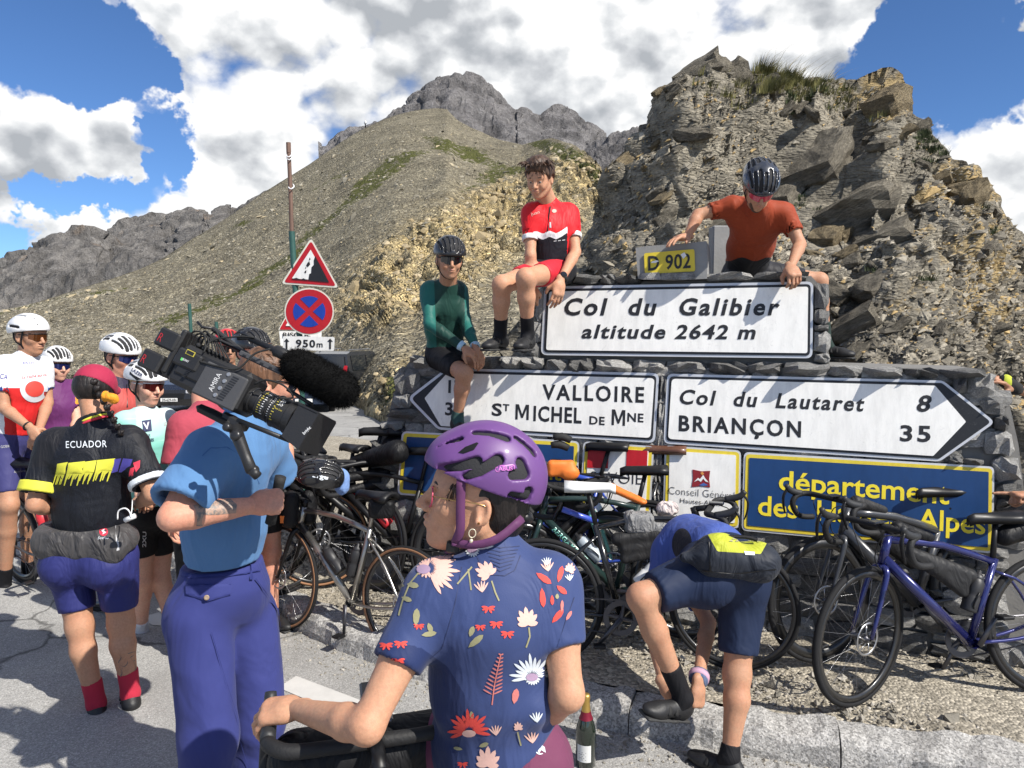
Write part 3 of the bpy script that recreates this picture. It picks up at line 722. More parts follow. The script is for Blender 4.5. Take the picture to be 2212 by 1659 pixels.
def build_rocks():
 r_ = np.random.RandomState(12)
 spec = []
 named = [(1508, 185, .62, .5, 0), (1545, 168, .42, .55, 0), (1590, 172, .36, .8, 2), (1640, 205, .35, .5, 0), (1478, 235, .30, .3, 0), (1472, 250, .24, .35, 0), (1898, 195, .55, .8, 1), (1925, 225, .5, .8, 1), (1880, 205, .4, .6, 1), (1375, 372, .50, .6, 1), (1410, 300, .3, .5, 0),
    (1850, 700, .42, .5, 0), (1808, 645, .32, .6, 0), (1795, 458, .42, .6, 1), (1820, 440, .30, .6, 1), (1755, 280, .3, .3, 0), (1625, 555, .26, .5, 0), (1565, 400, .4, .3, 0), (1500, 430, .34, .4, 0), (1430, 470, .34, .4, 0), (1988, 262, .3, .4, 0), (2070, 400, .4, .6, 1), (2100, 440, .34, .6, 1), (1890, 640, .34, .5, 0), (2035, 380, .3, .5, 1), (1720, 250, .26, .4, 0), (1690, 262, .24, .4, 0), (1660, 245, .22, .4, 0), (1905, 330, .3, .35, 0), (1850, 400, .95, .5, 0), (1770, 330, .8, .45, 0), (1905, 465, .6, .5, 0), (1700, 380, .55, .4, 0), (1560, 470, .5, .35, 0), (1500, 330, .45, .35, 0)]
 for (x, y, s, fl, oc) in named: spec.append((x, y, s, fl, oc))
 for _ in range(95):
  x = r_.uniform(1260, 2210); y = r_.uniform(200, 790)
  if y < np.interp(x, [p[0] for p in SIL_O], [p[1] for p in SIL_O]) + 25 or slab_mask(x, y) > .35: continue
  spec.append((x, y, r_.uniform(.12, .27), r_.uniform(.22, .5), int(r_.rand() < .22)))
 mr = mat_rock('block_shale', (.15, .134, .105), (.26, .232, .182), (.40, .355, .275), 2.2, strat=((1, 1, 5), (.3, -.55, 0)))
 mo = mat_rock('block_ochre', (.20, .165, .11), (.31, .245, .15), (.42, .35, .23), 2.2, strat=((1, 1, 5), (.3, -.55, 0)))
 def block(seed):
  n = 5; g = np.linspace(-1, 1, n); V = []; F = []
  for ax in range(3):
   for sg in (-1, 1):
    A, B = np.meshgrid(g, g, indexing='ij'); q = np.zeros((n, n, 3)); q[..., ax] = sg; q[..., (ax + 1) % 3] = A; q[..., (ax + 2) % 3] = B
    off = sum(len(v) for v in V); V.append(q.reshape(-1, 3)); f = gridfaces(n, n) + off; F.append(f if sg > 0 else f[:, ::-1])
  V = np.concatenate(V); F = np.concatenate(F)
  nr = V / np.linalg.norm(V, axis=1, keepdims=True)
  V = V * .62 + nr * .42
  V = V * (1 + .30 * fbm(V * .9 + seed * 7, 3, seed)[:, None]); st = V[:, 2] * 3.0 + vnoise(V * 1.1 + seed, seed) * .6
  V[:, :2] *= (1 + .10 * ((st - np.floor(st)) - .5))[:, None]
  V = V * (1 + .12 * vnoise(V * 3.1, seed + 5)[:, None])
  return V * .5, F
 blocks = [block(i) for i in range(9)]
 ii = 0
 xs = XO[:, 0]
 meshes = {}
 for (x, y, s, fl, oc) in spec:
  a = int(np.argmin(np.abs(xs - x))); b = int(np.argmin(np.abs(YO[a, :305] - y))); p = PO[a, b]
  k = int(r_.randint(9)); key = (k, oc)
  if key not in meshes:
   V, F = blocks[k]; o = npmesh('rock', V, F, mo if oc == 1 else mr, o_out, smooth=False); meshes[key] = o
  else: o = dupmesh(meshes[key], o_out, 'rock')
  z = Vector(BED if r_.rand() < .75 or oc == 2 else (r_.normal(0, .4), -.3, .8)) + Vector(r_.normal(0, .16, 3)); z.normalize()
  x_ = Vector((r_.uniform(.5, 1), r_.normal(0, .4), .4)); x_ = (x_ - z * x_.dot(z)).normalized(); y_ = z.cross(x_)
  R = Matrix((x_, y_, z)).transposed()
  o.matrix_basis = Matrix.Translation(Vector(p)) @ R.to_4x4() @ Matrix.Diagonal((s, s * r_.uniform(.6, .9), s * max(fl, .25) * (1.6 if oc == 2 else 1), 1))
build_rocks()
def tufts(name, clumps, mat, seed, parent=None, kind='stuff', label=None, cat=None):
 """clumps (point, normal-ish up, radius, height, count, wind)"""
 r_ = np.random.RandomState(seed); V = []; F = []
 for (p, rad, h, n, bend) in clumps:
  for _ in range(n):
   a = r_.uniform(0, 6.28); rr = rad * math.sqrt(r_.rand()); b = np.array([p[0] + rr * math.cos(a), p[1] + rr * math.sin(a), p[2] - .02])
   hh = h * r_.uniform(.5, 1.15); ln = np.array([math.cos(a) * .35 + bend * r_.uniform(.4, 1.2), math.sin(a) * .35, 0]) * hh; wd = .0028 + .004 * r_.rand()
   s = np.array([math.sin(a + 1), math.cos(a + 1), 0]) * wd; o = len(V)
   for t in (0, .4, .75, 1):
    q = b + np.array([0, 0, hh * (t - .22 * t * t)]) + ln * t * t; ww = 1 - t
    V += [q - s * ww, q + s * ww]
   for k in range(3): F.append((o + 2 * k, o + 2 * k + 1, o + 2 * k + 3, o + 2 * k + 2))
 o = npmesh(name, np.array(V), F, mat, parent); tag(o, label, cat, kind=kind); return o
def on_out(x, y):
 a = int(np.argmin(np.abs(XO[:, 0] - x))); b = int(np.argmin(np.abs(YO[a, :305] - y))); return PO[a, b]
def mat_grass(name, a, b):
 n = NT(name); g = n.N('ShaderNodeNewGeometry')
 return n.set(color=n.ramp(g.outputs['Random Per Island'], [(0, a), (.6, b), (1, tuple(min(1, x * 1.7) for x in b))]), rough=.75, spec=.2)
M_gr = mat_grass('alpine_grass', (.06, .062, .02), (.14, .13, .045)); M_straw = mat_grass('dry_grass', (.20, .165, .09), (.30, .25, .15)); M_herb = mat_grass('dark_herb', (.028, .04, .02), (.07, .085, .04))
def build_tufts():
 cl = []
 for _ in range(150):
  x = rnd.gauss(1700, 75); y = rnd.uniform(158, 235) + abs(x - 1690) * .12; cl.append((on_out(x, y), .10, rnd.uniform(.10, .2), 34, .5))
 for (x, y, h) in [(1640, 150, .3), (1632, 165, .25), (1655, 160, .3), (1780, 168, .22), (1760, 165, .24), (1640, 235, .22), (1655, 245, .24), (1625, 240, .2), (1670, 232, .2), (1830, 180, .16), (1840, 200, .18), (1700, 172, .25)]:
  cl.append((on_out(x, y), .16, h, 170, .45))
 tufts('grass', cl, M_gr, 1)
 st = []
 for x in list(range(1625, 1800, 9)): st.append((on_out(x, np.interp(x, [1600, 1700, 1810], [150, 172, 172])), .05, rnd.uniform(.32, .6), 5, .95))
 tufts('dry_grass', st, M_straw, 2)
 hb = []
 for (x, y, r, n) in [(2000, 298, .22, 14), (2020, 318, .2, 10), (1985, 290, .16, 8), (1738, 402, .12, 6), (1722, 430, .08, 4), (1995, 335, .16, 6), (2120, 478, .12, 4), (1940, 632, .12, 4), (1880, 600, .08, 3), (2130, 500, .08, 3), (1700, 240, .2, 12), (1760, 225, .25, 14)]:
  for _ in range(n): q = on_out(x + rnd.gauss(0, 13), y + rnd.gauss(0, 9)); hb.append((q, .07, rnd.uniform(.05, .12), 60, .1))
 tufts('herbs', hb, M_herb, 3)
build_tufts()
print('land', round(time.time() - T0, 1))
# ================================================================== THE STONE WALL AND ITS SIGNS
BAT = .16
WN = Vector((-.314, -.949, BAT)).normalized()
WP0 = Vector((2.63, 4.05, CAMH))
WU = Vector((.949, -.314, 0)).normalized(); WV = WN.cross(WU) * -1
if WV.z < 0: WV = -WV
WIN = Vector((.314, .949, 0)).normalized()
def W(x, y, off=0.0):
 r = ray(x, y); t = ((WP0 + WN * off) - CAM).dot(WN) / r.dot(WN); return CAM + r * t
def WUV(x, y):
 q = W(x, y) - WP0; return (q.dot(WU), q.dot(WV))
def Wuv(u, v, off=0.0): return WP0 + WU * u + WV * v + WN * off
def inpoly(p, poly):
 x, y = p; c = False; n = len(poly)
 for i in range(n):
  x1, y1 = poly[i]; x2, y2 = poly[i - 1]
  if (y1 > y) != (y2 > y) and x < (x2 - x1) * (y - y1) / (y2 - y1) + x1: c = not c
 return c
def mat_wallstone(name, c0, c1, c2, vein=.5):
 n = NT(name)
 g = n.N('ShaderNodeObjectInfo'); oc = n.coord()
 add = n.N('ShaderNodeVectorMath'); add.operation = 'MULTIPLY_ADD'; n.L(g.outputs['Random'], add.inputs[0]); add.inputs[1].default_value = (0, 0, 0); n.L(oc, add.inputs[2])
 base = n.ramp(g.outputs['Random'], [(0, c0), (.5, c1), (1, c2)])
 a = n.noise(14, 6, .66, dist=.5); c = n.mix(1.0, base, n.ramp(a, [(.3, .55), (.5, .95), (.72, 1.6)]), 'MULTIPLY')
 vn = n.noise(9, 4, .6, vec=n.coord((1, 1, 3.5), (.3, .2, .4)), dist=1.0)
 c = n.mix(n.ramp(vn, [(.48, 0.0), (.5, vein), (.52, 0.0)]), c, (.45, .45, .44))
 c = n.mix(n.ramp(n.noise(5, 4, .6), [(.62, 0.0), (.72, .6)]), c, (.30, .27, .22))
 b = n.bump(a, .9, .03); b = n.bump(n.noise(55, 5, .7), .7, .008, b)
 return n.set(color=c, rough=.8, normal=b, spec=.35)
M_ws = mat_wallstone('wall_stone', (.13, .128, .122), (.26, .255, .245), (.50, .49, .465))
M_mort = simple('mortar', (.17, .165, .155), .95, var=.3, bump=.9, bscale=70)
M_cement = simple('cement_block', (.24, .24, .235), .9, var=.22, bump=.7, bscale=55)
wall = empty('stone_wall', W(1500, 1400), 'dark rubble stone wall carrying the road signs, with a raised middle block', 'wall')
OUT_UP = [(1163, 800), (1176, 612), (1500, 606), (1752, 596), (1783, 630), (1792, 790)]
OUT_LOW = [(770, 1330), (795, 1100), (800, 1035), (812, 960), (838, 905), (850, 850), (878, 790), (890, 775), (1170, 777), (1780, 790), (2120, 800), (2150, 830), (2180, 870), (2200, 960), (2215, 1080), (2230, 1500), (1500, 1560)]
SIGN = {
 'col': [(1176, 619), (1757, 608), (1755, 774), (1168, 767)],
 'val': [(964, 795), (1424, 806), (1415, 957), (946, 928), (880, 860)],
 'lau': [(1441, 807), (2037, 822), (2150, 912), (2030, 997), (1433, 958)],
 'blu': [(868, 931), (1252, 953), (1246, 1100), (858, 1068)],
 'sav': [(1260, 953), (1413, 964), (1404, 1128), (1252, 1118)],
 'con': [(1436, 962), (1601, 973), (1598, 1142), (1432, 1130)],
 'dep': [(1607, 976), (2148, 1008), (2146, 1196), (1602, 1146)]}
def wall_core():
 for nm, P, th in (('core', OUT_LOW, .55), ('core', OUT_UP, .5)):
  F_ = lambda x, y: W(x, y, -.05)
  B_ = lambda x, y: W(x, y, -.05) + WIN * (th + .06 * 0)
  mb = MB(); mb.prism(P, F_, B_); mb.build(nm, M_mort, wall, smooth=False)
wall_core()
def cleft(seed, nx=5, ny=4):
 r_ = np.random.RandomState(seed); V = []
 for i in range(nx):
  for j in range(ny):
   u = i / (nx - 1) - .5; v = j / (ny - 1) - .5; edge = i in (0, nx - 1) or j in (0, ny - 1)
   z = (0.45 if edge else 1.0) + r_.uniform(-.5, .35) * (0.5 if edge else 1)
   du = r_.uniform(-.06, .06); dv = r_.uniform(-.09, .09)
   if i in (0, nx - 1) and j in (0, ny - 1): u *= .93; v *= .88
   V.append((u + du, v + dv, z))
 F = [(i * ny + j, (i + 1) * ny + j, (i + 1) * ny + j + 1, i * ny + j + 1) for i in range(nx - 1) for j in range(ny - 1)]
 ring = [i * ny for i in range(nx)] + [(nx - 1) * ny + j for j in range(1, ny)] + [i * ny + ny - 1 for i in range(nx - 2, -1, -1)] + [j for j in range(ny - 2, 0, -1)]
 o = len(V)
 for k in ring: V.append((V[k][0] * 1.0, V[k][1] * 1.0, -1.0))
 m = len(ring)
 for k in range(m): F.append((ring[k], o + k, o + (k + 1) % m, ring[(k + 1) % m]))
 V = np.array(V); T = []
 for f in F: T += [(f[0], f[1], f[2]), (f[0], f[2], f[3])]
 return V, T
_cl = {}
def stone(u0, v0, u1, v1, prot=.02, parent=None, tilt=0, depth=.045, back=.08, push=0.0):
 k = rnd.randrange(12)
 if k not in _cl:
  V, F = cleft(k); o = npmesh('stone', V, F, M_ws, parent or wall, smooth=False); _cl[k] = o
 else: o = dupmesh(_cl[k], parent or wall, 'stone')
 cu, cv = (u0 + u1) / 2, (v0 + v1) / 2; su, sv = (u1 - u0), (v1 - v0)
 R = Matrix((WU, WV, WN)).transposed().to_4x4() @ Matrix.Rotation(tilt, 4, 'Z')
 o.matrix_basis = Matrix.Translation(Wuv(cu, cv, prot - depth + push)) @ R @ Matrix.Diagonal((su * (1 if rnd.random() < .5 else -1), sv, depth, 1))
 return o
def rubble():
 poly = [WUV(*p) for p in OUT_LOW]
 signs = [[WUV(*p) for p in inset(s, 3)] for s in SIGN.values()]
 vs = [p[1] for p in poly]; us = [p[0] for p in poly]
 v = min(vs); n = 0
 while v < max(vs) - .02:
  hgt = rnd.uniform(.085, .15); u = min(us) - rnd.random() * .2
  while u < max(us):
   wd = rnd.uniform(.13, .34); c = (u + wd / 2, v + hgt / 2)
   pts = [(u + wd * a, v + hgt * b) for a in (.15, .5, .85) for b in (.2, .8)]
   ok = sum(inpoly(p, poly) for p in pts) >= 5
   hid = any(all(inpoly(p, s) for p in [(u, v), (u + wd, v), (u, v + hgt), (u + wd, v + hgt), c]) for s in signs)
   if ok and not hid:
    near = any(inpoly(p, s) for s in signs for p in [(u, v), (u + wd, v), (u, v + hgt), (u + wd, v + hgt), c]); pm = .004 if near else .026
    if hgt > .12 and rnd.random() < .35:
     h2 = hgt * rnd.uniform(.4, .6); stone(u + .005, v + .005, u + wd - .005, v + h2 - .004, rnd.uniform(-.004, pm), tilt=rnd.gauss(0, .03)); stone(u + .005, v + h2 + .004, u + wd - .005, v + hgt - .005, rnd.uniform(-.004, pm), tilt=rnd.gauss(0, .03))
    else: stone(u + .005, v + .005, u + wd - .006, v + hgt - .006, rnd.uniform(-.004, pm), tilt=rnd.gauss(0, .04))
    n += 1
   u += wd
  v += hgt
 return n
rubble()
def course(x0, t0, b0, x1, t1, b1, n, prot=.06, jit=.25, depth=.14):
 ws = [1 + rnd.uniform(-jit, jit) for _ in range(n)]; s = sum(ws); a = 0
 for w_ in ws:
  f0 = a / s; f1 = (a + w_) / s; a += w_
  X0 = x0 + (x1 - x0) * f0; X1 = x0 + (x1 - x0) * f1; fm = (f0 + f1) / 2
  T = t0 + (t1 - t0) * fm + rnd.uniform(-2, 2); B = b0 + (b1 - b0) * fm
  u0, vt = WUV(X0, T); u1, _ = WUV(X1, T); _, vb = WUV((X0 + X1) / 2, B)
  stone(u0 + .004, vb, u1 - .004, vt, prot + .012 + rnd.uniform(-.022, .022), tilt=rnd.gauss(0, .01), depth=depth)
course(1180, 594, 613, 1384, 594, 612, 4, .055); course(1528, 592, 606, 1748, 588, 604, 2, .07)
course(884, 766, 795, 1176, 772, 797, 6, .07); course(1172, 775, 802, 1440, 777, 804, 4, .05); course(1440, 778, 805, 1792, 783, 812, 4, .05); course(1785, 786, 812, 2130, 796, 818, 4, .07)
for (a, t, b) in [(1759, 612, 668), (1760, 670, 700), (1759, 702, 716), (1758, 718, 762), (1760, 764, 784)]:
 u0, vt = WUV(a, t); u1, vb = WUV(1788 + (b - 612) * .03, b); stone(u0, vb + .003, u1, vt, .03)
for (a, t, b) in [(1150, 694, 740), (1146, 742, 774), (1158, 620, 690)]:
 u0, vt = WUV(a, t); u1, vb = WUV(a + 20, b); stone(u0, vb + .003, u1, vt, .02)
y = 806
while y < 1150:
 h_ = rnd.uniform(22, 60); u0, vt = WUV(1426 - (y - 806) * .06, y); u1, vb = WUV(1441 - (y - 806) * .06, y + h_); stone(u0, vb + .003, u1, vt, .018); y += h_
for q in [(2060, 812, 2090, 850), (2092, 806, 2150, 860), (2120, 862, 2172, 895), (2150, 898, 2180, 930), (2130, 932, 2192, 985), (2082, 990, 2125, 1006), (2148, 988, 2205, 1040), (2152, 1044, 2210, 1075), (2152, 1078, 2210, 1110), (2050, 985, 2080, 1004)]:
 u0, vt = WUV(q[0], q[1]); u1, vb = WUV(q[2], q[3]); stone(u0, vb, u1, vt, .045, depth=.08)
for q in [(855, 795, 905, 850), (848, 852, 885, 880), (838, 882, 900, 905), (820, 908, 868, 935), (800, 950, 856, 985), (795, 988, 852, 1020), (782, 1024, 848, 1060), (775, 1063, 850, 1090)]:
 u0, vt = WUV(q[0], q[1]); u1, vb = WUV(q[2], q[3]); stone(u0, vb, u1, vt, .04, depth=.08)
def mat_sign(name, col, scuff=.35):
 n = NT(name)
 s = n.noise(26, 6, .75, dist=2.5); sc2 = n.noise(3, 5, .6)
 m = n.math('MULTIPLY', n.ramp(s, [(.57, 0.0), (.68, 1.0)]), n.ramp(sc2, [(.36, 0.0), (.60, min(1, scuff * 1.6))]))
 c = n.mix(n.noise(2, 3, .5), tuple(x * .93 for x in col), col)
 c = n.mix(m, c, tuple(x * .5 + .05 for x in col)); c = n.mix(1.0, c, n.ramp(n.noise(7, 5, .7, vec=n.coord((2.5, 2.5, .5))), [(.3, .84), (.6, 1.0)]), 'MULTIPLY')
 return n.set(color=c, rough=.42, normal=n.bump(n.noise(9, 3, .5), .06, .02), spec=.4)
M_sw = mat_sign('sign_white', (.85, .84, .80)); M_sk = mat_sign('sign_black', (.016, .017, .02), .5); M_sb = mat_sign('sign_blue', (.008, .045, .15), .25)
M_sy = mat_sign('sign_yellow', (.72, .56, .045), .3); M_sr = mat_sign('sign_red', (.48, .012, .02), .2); M_ink = simple('sign_ink', (.012, .012, .014), .5)
M_alu = simple('sign_edge', (.58, .59, .61), .4, metal=.3); M_marron = simple('print_maroon', (.22, .012, .018), .5); M_pw = simple('print_white', (.75, .75, .75), .5); M_pb = simple('print_blue', (.05, .12, .35), .5); M_po = simple('print_orange', (.6, .25, .06), .5); M_yl = simple('sign_letter_yellow', (.78, .63, .03), .45)
def plate(name, parent, poly, r, off, th, mat):
 P = rounded(poly, r); mb = MB(); mb.prism(P, lambda x, y: W(x, y, off), lambda x, y: W(x, y, off - th)); return mb.build(name, mat, parent)
def writing(parent, body, x0, y0, x1, y1, capl, capr=None, off=.058, bold=.02, spacing=1.0, shear=0.0, sx=1.0, mat=None, name='lettering', lean=0.03):
 """text on the wall plane from baseline start (x0,y0) to baseline end (x1,y1), capital heights in photo px"""
 if off == .058: off = .0265
 V, F = text2d(body, bold, spacing, shear, sx); wd = V[:, 0].max(); capr = capr or capl
 P = []
 for (a, b) in V:
  f = a / wd; h_ = capl + (capr - capl) * f
  P.append(W(x0 + (x1 - x0) * f + lean * b * h_, y0 + (y1 - y0) * f - b * h_, off))
 o = npmesh(name, [tuple(p) for p in P], F, mat or M_ink, parent, smooth=False); return o
def sign(name, key, label, cat, r, layers):
 s = empty(name, W(*SIGN[key][0]), label, cat); poly = SIGN[key]
 o = .016
 for (nm, d, mat) in layers:
  plate(nm, s, inset(poly, d) if d else poly, [max(1.5, (x - d * .8)) for x in (r if isinstance(r, list) else [r] * len(poly))], o, .03 if d == 0 else .0035, mat); o += .004
 return s
sc_ = sign('summit_sign', 'col', 'white summit sign reading Col du Galibier altitude 2642 m', 'sign', 14, [('plate', 0, M_alu), ('border', 5.5, M_sk), ('panel', 11, M_sw)])
writing(sc_, 'Col  du  Galibier', 1219, 680, 1684, 680, 37, 37, bold=.028, spacing=1.22, shear=.2)
writing(sc_, 'altitude 2642 m', 1256, 730, 1632, 732, 30, 31, bold=.026, spacing=1.15, shear=.2)
sv_ = sign('direction_sign', 'val', 'white arrow sign pointing left to Valloire and Saint Michel', 'sign', [9, 14, 14, 9, 14], [('plate', 0, M_alu), ('border', 5.5, M_sk)])
def arrow_panel(s, pts, r=3): plate('panel', s, pts, r, .025, .0035, M_sw)
arrow_panel(sv_, [(966, 806), (1414, 817), (1405, 946), (952, 920), (917, 860)], [3, 9, 9, 3, 3])
writing(sv_, 'VALLOIRE', 1171, 862, 1391, 869, 33, 34, bold=.026, spacing=1.25)
writing(sv_, 'S', 1062, 897, 1084, 898, 27, bold=.026); writing(sv_, 'T', 1086, 887, 1100, 888, 15, bold=.03)
writing(sv_, 'ICHEL', 1152, 908.5, 1256, 914, 33, 34, bold=.026, spacing=1.12); writing(sv_, 'DE', 1273, 916, 1306, 918, 18, bold=.026, spacing=1.1)
def letter_m(par, x0, y0, x1, y1, cap, off=.0265):
 s_ = .2; P = [(0, 0), (0, 1), (.24, 1), (.5, .36), (.76, 1), (1, 1), (1, 0), (.82, 0), (.82, .72), (.57, .12), (.43, .12), (.18, .72), (.18, 0)]
 V2 = [W(x0 + (x1 - x0) * a + .03 * b * cap, y0 + (y1 - y0) * a - b * cap, off) for a, b in P]
 npmesh('lettering', [tuple(p) for p in V2], [(0, 1, 2, 11, 12), (2, 3, 10, 11), (3, 9, 10), (3, 4, 8, 9), (4, 5, 6, 7, 8)], M_ink, par, smooth=False)
letter_m(sv_, 1113, 906, 1142, 907.5, 33); letter_m(sv_, 1321, 918, 1350, 920, 34)
writing(sv_, 'NE', 1355, 910, 1390, 912, 19, bold=.026, spacing=1.1)
writing(sv_, '17', 968, 848, 1000, 849, 28, bold=.026); writing(sv_, '34', 961, 896, 1000, 898, 28, bold=.026)
sl_ = sign('direction_sign', 'lau', 'white arrow sign pointing right to Col du Lautaret and Briancon', 'sign', [14, 9, 14, 9, 14], [('plate', 0, M_alu), ('border', 5.5, M_sk)])
arrow_panel(sl_, [(1451, 818), (2020, 833), (2087, 911), (2016, 985), (1443, 948)], [9, 3, 3, 3, 9])
writing(sl_, 'Col  du  Lautaret', 1468, 872, 1867, 888, 32, 33, bold=.026, spacing=1.2, shear=.2); writing(sl_, '8', 1980, 888, 2012, 889, 36, bold=.026, shear=.2)
writing(sl_, 'BRIANÇON', 1466, 930, 1730, 944, 34, 35, bold=.028, spacing=1.25); writing(sl_, '35', 1944, 952, 2010, 954, 35, bold=.026, spacing=1.2)
sb_ = sign('county_sign', 'blu', 'blue department sign with a yellow border left of the Savoie crest', 'sign', 12, [('plate', 0, M_alu), ('border', 4, M_sy), ('panel', 11.5, M_sb)])
writing(sb_, 'département', 960, 1016, 1212, 1038, 34, 34, bold=.012, mat=M_yl); writing(sb_, 'de la Savoie', 965, 1066, 1205, 1084, 34, 34, bold=.012, mat=M_yl)
ss_ = sign('crest_sign', 'sav', 'white crest sign with red quarters and the word Savoie', 'sign', 12, [('plate', 0, M_alu), ('border', 4, M_sy), ('panel', 11, M_sw)])
for q in [[(1270, 966), (1316, 968), (1313, 1012), (1268, 1010)], [(1354, 971), (1399, 974), (1397, 1022), (1352, 1020)]]:
 plate('emblem', ss_, q, 1, .0275, .003, M_sr)
writing(ss_, 'SAVOIE', 1275, 1042, 1387, 1047, 26, 27, bold=-.012, spacing=1.0)
cn_ = sign('council_sign', 'con', 'white sign with a maroon mountain emblem reading Conseil Général Hautes Alpes', 'sign', 12, [('plate', 0, M_alu), ('border', 4, M_sy), ('panel', 11, M_sw)])
plate('emblem', cn_, [(1496, 1014), (1515, 1018), (1534, 1017), (1532, 1035), (1534, 1053), (1515, 1050), (1494, 1052), (1497, 1035)], 1, .0275, .003, M_marron)
for pts, m in (([(1499, 1041), (1508, 1032), (1512, 1035), (1519, 1026), (1524, 1034), (1531, 1042), (1524, 1040), (1519, 1034), (1514, 1041), (1508, 1037)], M_pw), ([(1510, 1048), (1520, 1043), (1530, 1048), (1519, 1050)], M_pb), ([(1513, 1022), (1517, 1018), (1521, 1023), (1517, 1027)], M_po)):
 mb = MB(); mb.add([W(x, y, .0295) for x, y in pts], [tuple(range(len(pts)))]); mb.build('emblem_mark', m, cn_)
writing(cn_, 'Conseil Général', 1444, 1067, 1586, 1079, 17, 17, bold=-.014); writing(cn_, 'Hautes-Alpes', 1469, 1086, 1557, 1093, 10.5, 10.5, bold=-.004)
dp_ = sign('county_sign', 'dep', 'large blue sign with yellow letters reading département des Hautes Alpes', 'sign', 12, [('plate', 0, M_alu), ('border', 4.5, M_sy), ('panel', 12, M_sb)])
writing(dp_, 'département', 1682, 1058, 2050, 1089, 44, 46, bold=.016, mat=M_yl); writing(dp_, 'des  Hautes  Alpes', 1637, 1112, 2128, 1154, 44, 46, bold=.016, mat=M_yl)
blk = empty('road_number_block', W(1450, 600), 'grey cement block on the wall top with a chipped yellow D 902 plate', 'sign')
WN2 = Vector((-.30, -.95, .02)).normalized()
def Bk(x, y, off=0.0):
 p0 = W(1450, 600, .03) + WN2 * off; r = ray(x, y); return CAM + r * ((p0 - CAM).dot(WN2) / r.dot(WN2))
mb = MB(); mb.prism([(1378, 602), (1373, 535), (1400, 531), (1450, 528), (1526, 521), (1528, 560), (1527, 602), (1450, 606)], lambda x, y: Bk(x, y), lambda x, y: Bk(x, y) + WIN * .32)
autosmooth(mb.build('block', M_cement, blk, smooth=False))
def bplate(name, poly, r, off, mat, par=blk):
 mb = MB(); mb.prism(rounded(poly, r), lambda x, y: Bk(x, y, off), lambda x, y: Bk(x, y, off - .006)); return mb.build(name, mat, par)
bp = bplate('number_plate', [(1391, 547), (1500, 538), (1502, 586), (1393, 592)], 5, .012, M_sy)
V, F = text2d('D 902', .02, 1.06, 0, 1.0); wd = V[:, 0].max()
npmesh('lettering', [tuple(Bk(1400 + 92 * a / wd, 584 - 6 * a / wd - b * 32, .0145)) for a, b in V], F, M_ink, bp, smooth=False)
mb = MB()
for pts in ([(1408, 565), (1418, 562), (1424, 564), (1416, 568), (1406, 568)], [(1470, 550), (1478, 545), (1483, 552), (1476, 559)]):
 mb.add([Bk(x, y, .017) for x, y in pts], [tuple(range(len(pts)))])
mb.build('chipped_patch', M_pw, bp)
for (a, t, c, b) in [(1384, 590, 1425, 604), (1428, 590, 1500, 604)]:
 mb = MB(); p = [(a, t), (c, t - 2), (c + 3, b), (a - 1, b)]; mb.prism(rounded(p, 4), lambda x, y: Bk(x, y, .025), lambda x, y: Bk(x, y, -.02)); mb.build('stone', M_ws, blk)
pst = empty('stone_post', W(1545, 600), 'weathered square stone post standing behind the wall by the rider in orange', 'post')
mb = MB(); c0 = W(1540, 600) + WIN * .75; mb.box(c0 + Vector((0, 0, -.12)), (.13, .13, 1.05), bev=.008); mb.build('post_shaft', M_cement, pst)
M_green = simple('green_post', (.025, .085, .07), .5, var=.35, bump=.4, bscale=30); M_rust = simple('rusty_pipe', (.16, .095, .07), .7, metal=.2, var=.4, bump=.6, bscale=30)
DP = 7.4
pole = empty('sign_post', U(655, 1000, DP), 'tall green and rusty post carrying the falling rocks and no stopping signs', 'sign post')
mb = MB(); a = U(632, 540, DP); b_ = U(652, 900, DP); b_.z = 0
mb.tube([U(630, 500, DP), U(636, 600, DP), U(650, 760, DP), b_], .030, 12); autosmooth(mb.build('post_shaft', M_green, pole))
mb = MB(); mb.tube([U(623.5, 322, DP), U(627, 400, DP), U(630, 502, DP)], [.02, .021, .022], 10); mb.tube([U(623, 308, DP), U(623.7, 330, DP)], .024, 8); autosmooth(mb.build('upper_pipe', M_rust, pole))
mb = MB()
for (x, y) in [(624, 336), (625, 342), (629, 405)]:
 mb.tube([U(x - 5, y, DP - .02), U(x, y + 3, DP - .045), U(x + 6, y - 2, DP - .02), U(x + 3, y - 7, DP + .02), U(x - 4, y - 4, DP + .01)], .006, 5, smooth=4, closed=True)
mb.build('wire_binding', M_pw, pole)
def post_plane(x, y, off=0.0):
 n_ = Vector((-.16, -1, .02)).normalized(); p0 = U(668, 640, DP - .06) + n_ * off; r = ray(x, y); return CAM + r * ((p0 - CAM).dot(n_) / r.dot(n_))
def pplate(par, name, poly, r, off, mat, th=.003):
 mb = MB(); P = rounded(poly, r) if r else poly; mb.prism(P, lambda x, y: post_plane(x, y, off), lambda x, y: post_plane(x, y, off - th)); return mb.build(name, mat, par)
M_cream = simple('sign_cream_edge', (.68, .66, .56), .5)
tr = empty('warning_sign', post_plane(668, 600), 'red bordered triangle sign showing falling rocks, top of the post', 'sign')
TR = [(672, 513), (732, 622), (607, 613)]
pplate(tr, 'plate', TR, [10, 9, 9], .0, M_cream, .025); pplate(tr, 'border', inset(TR, 3.5), [8, 7, 7], .003, M_sr); pplate(tr, 'panel', inset(TR, 13.5), 1, .006, M_sw)
cl_ = [(681, 553), (711, 610), (666, 606), (668, 592), (672, 590), (673, 577), (678, 572), (678, 562)]
pplate(tr, 'rock_symbol', cl_, 0, .009, M_ink)
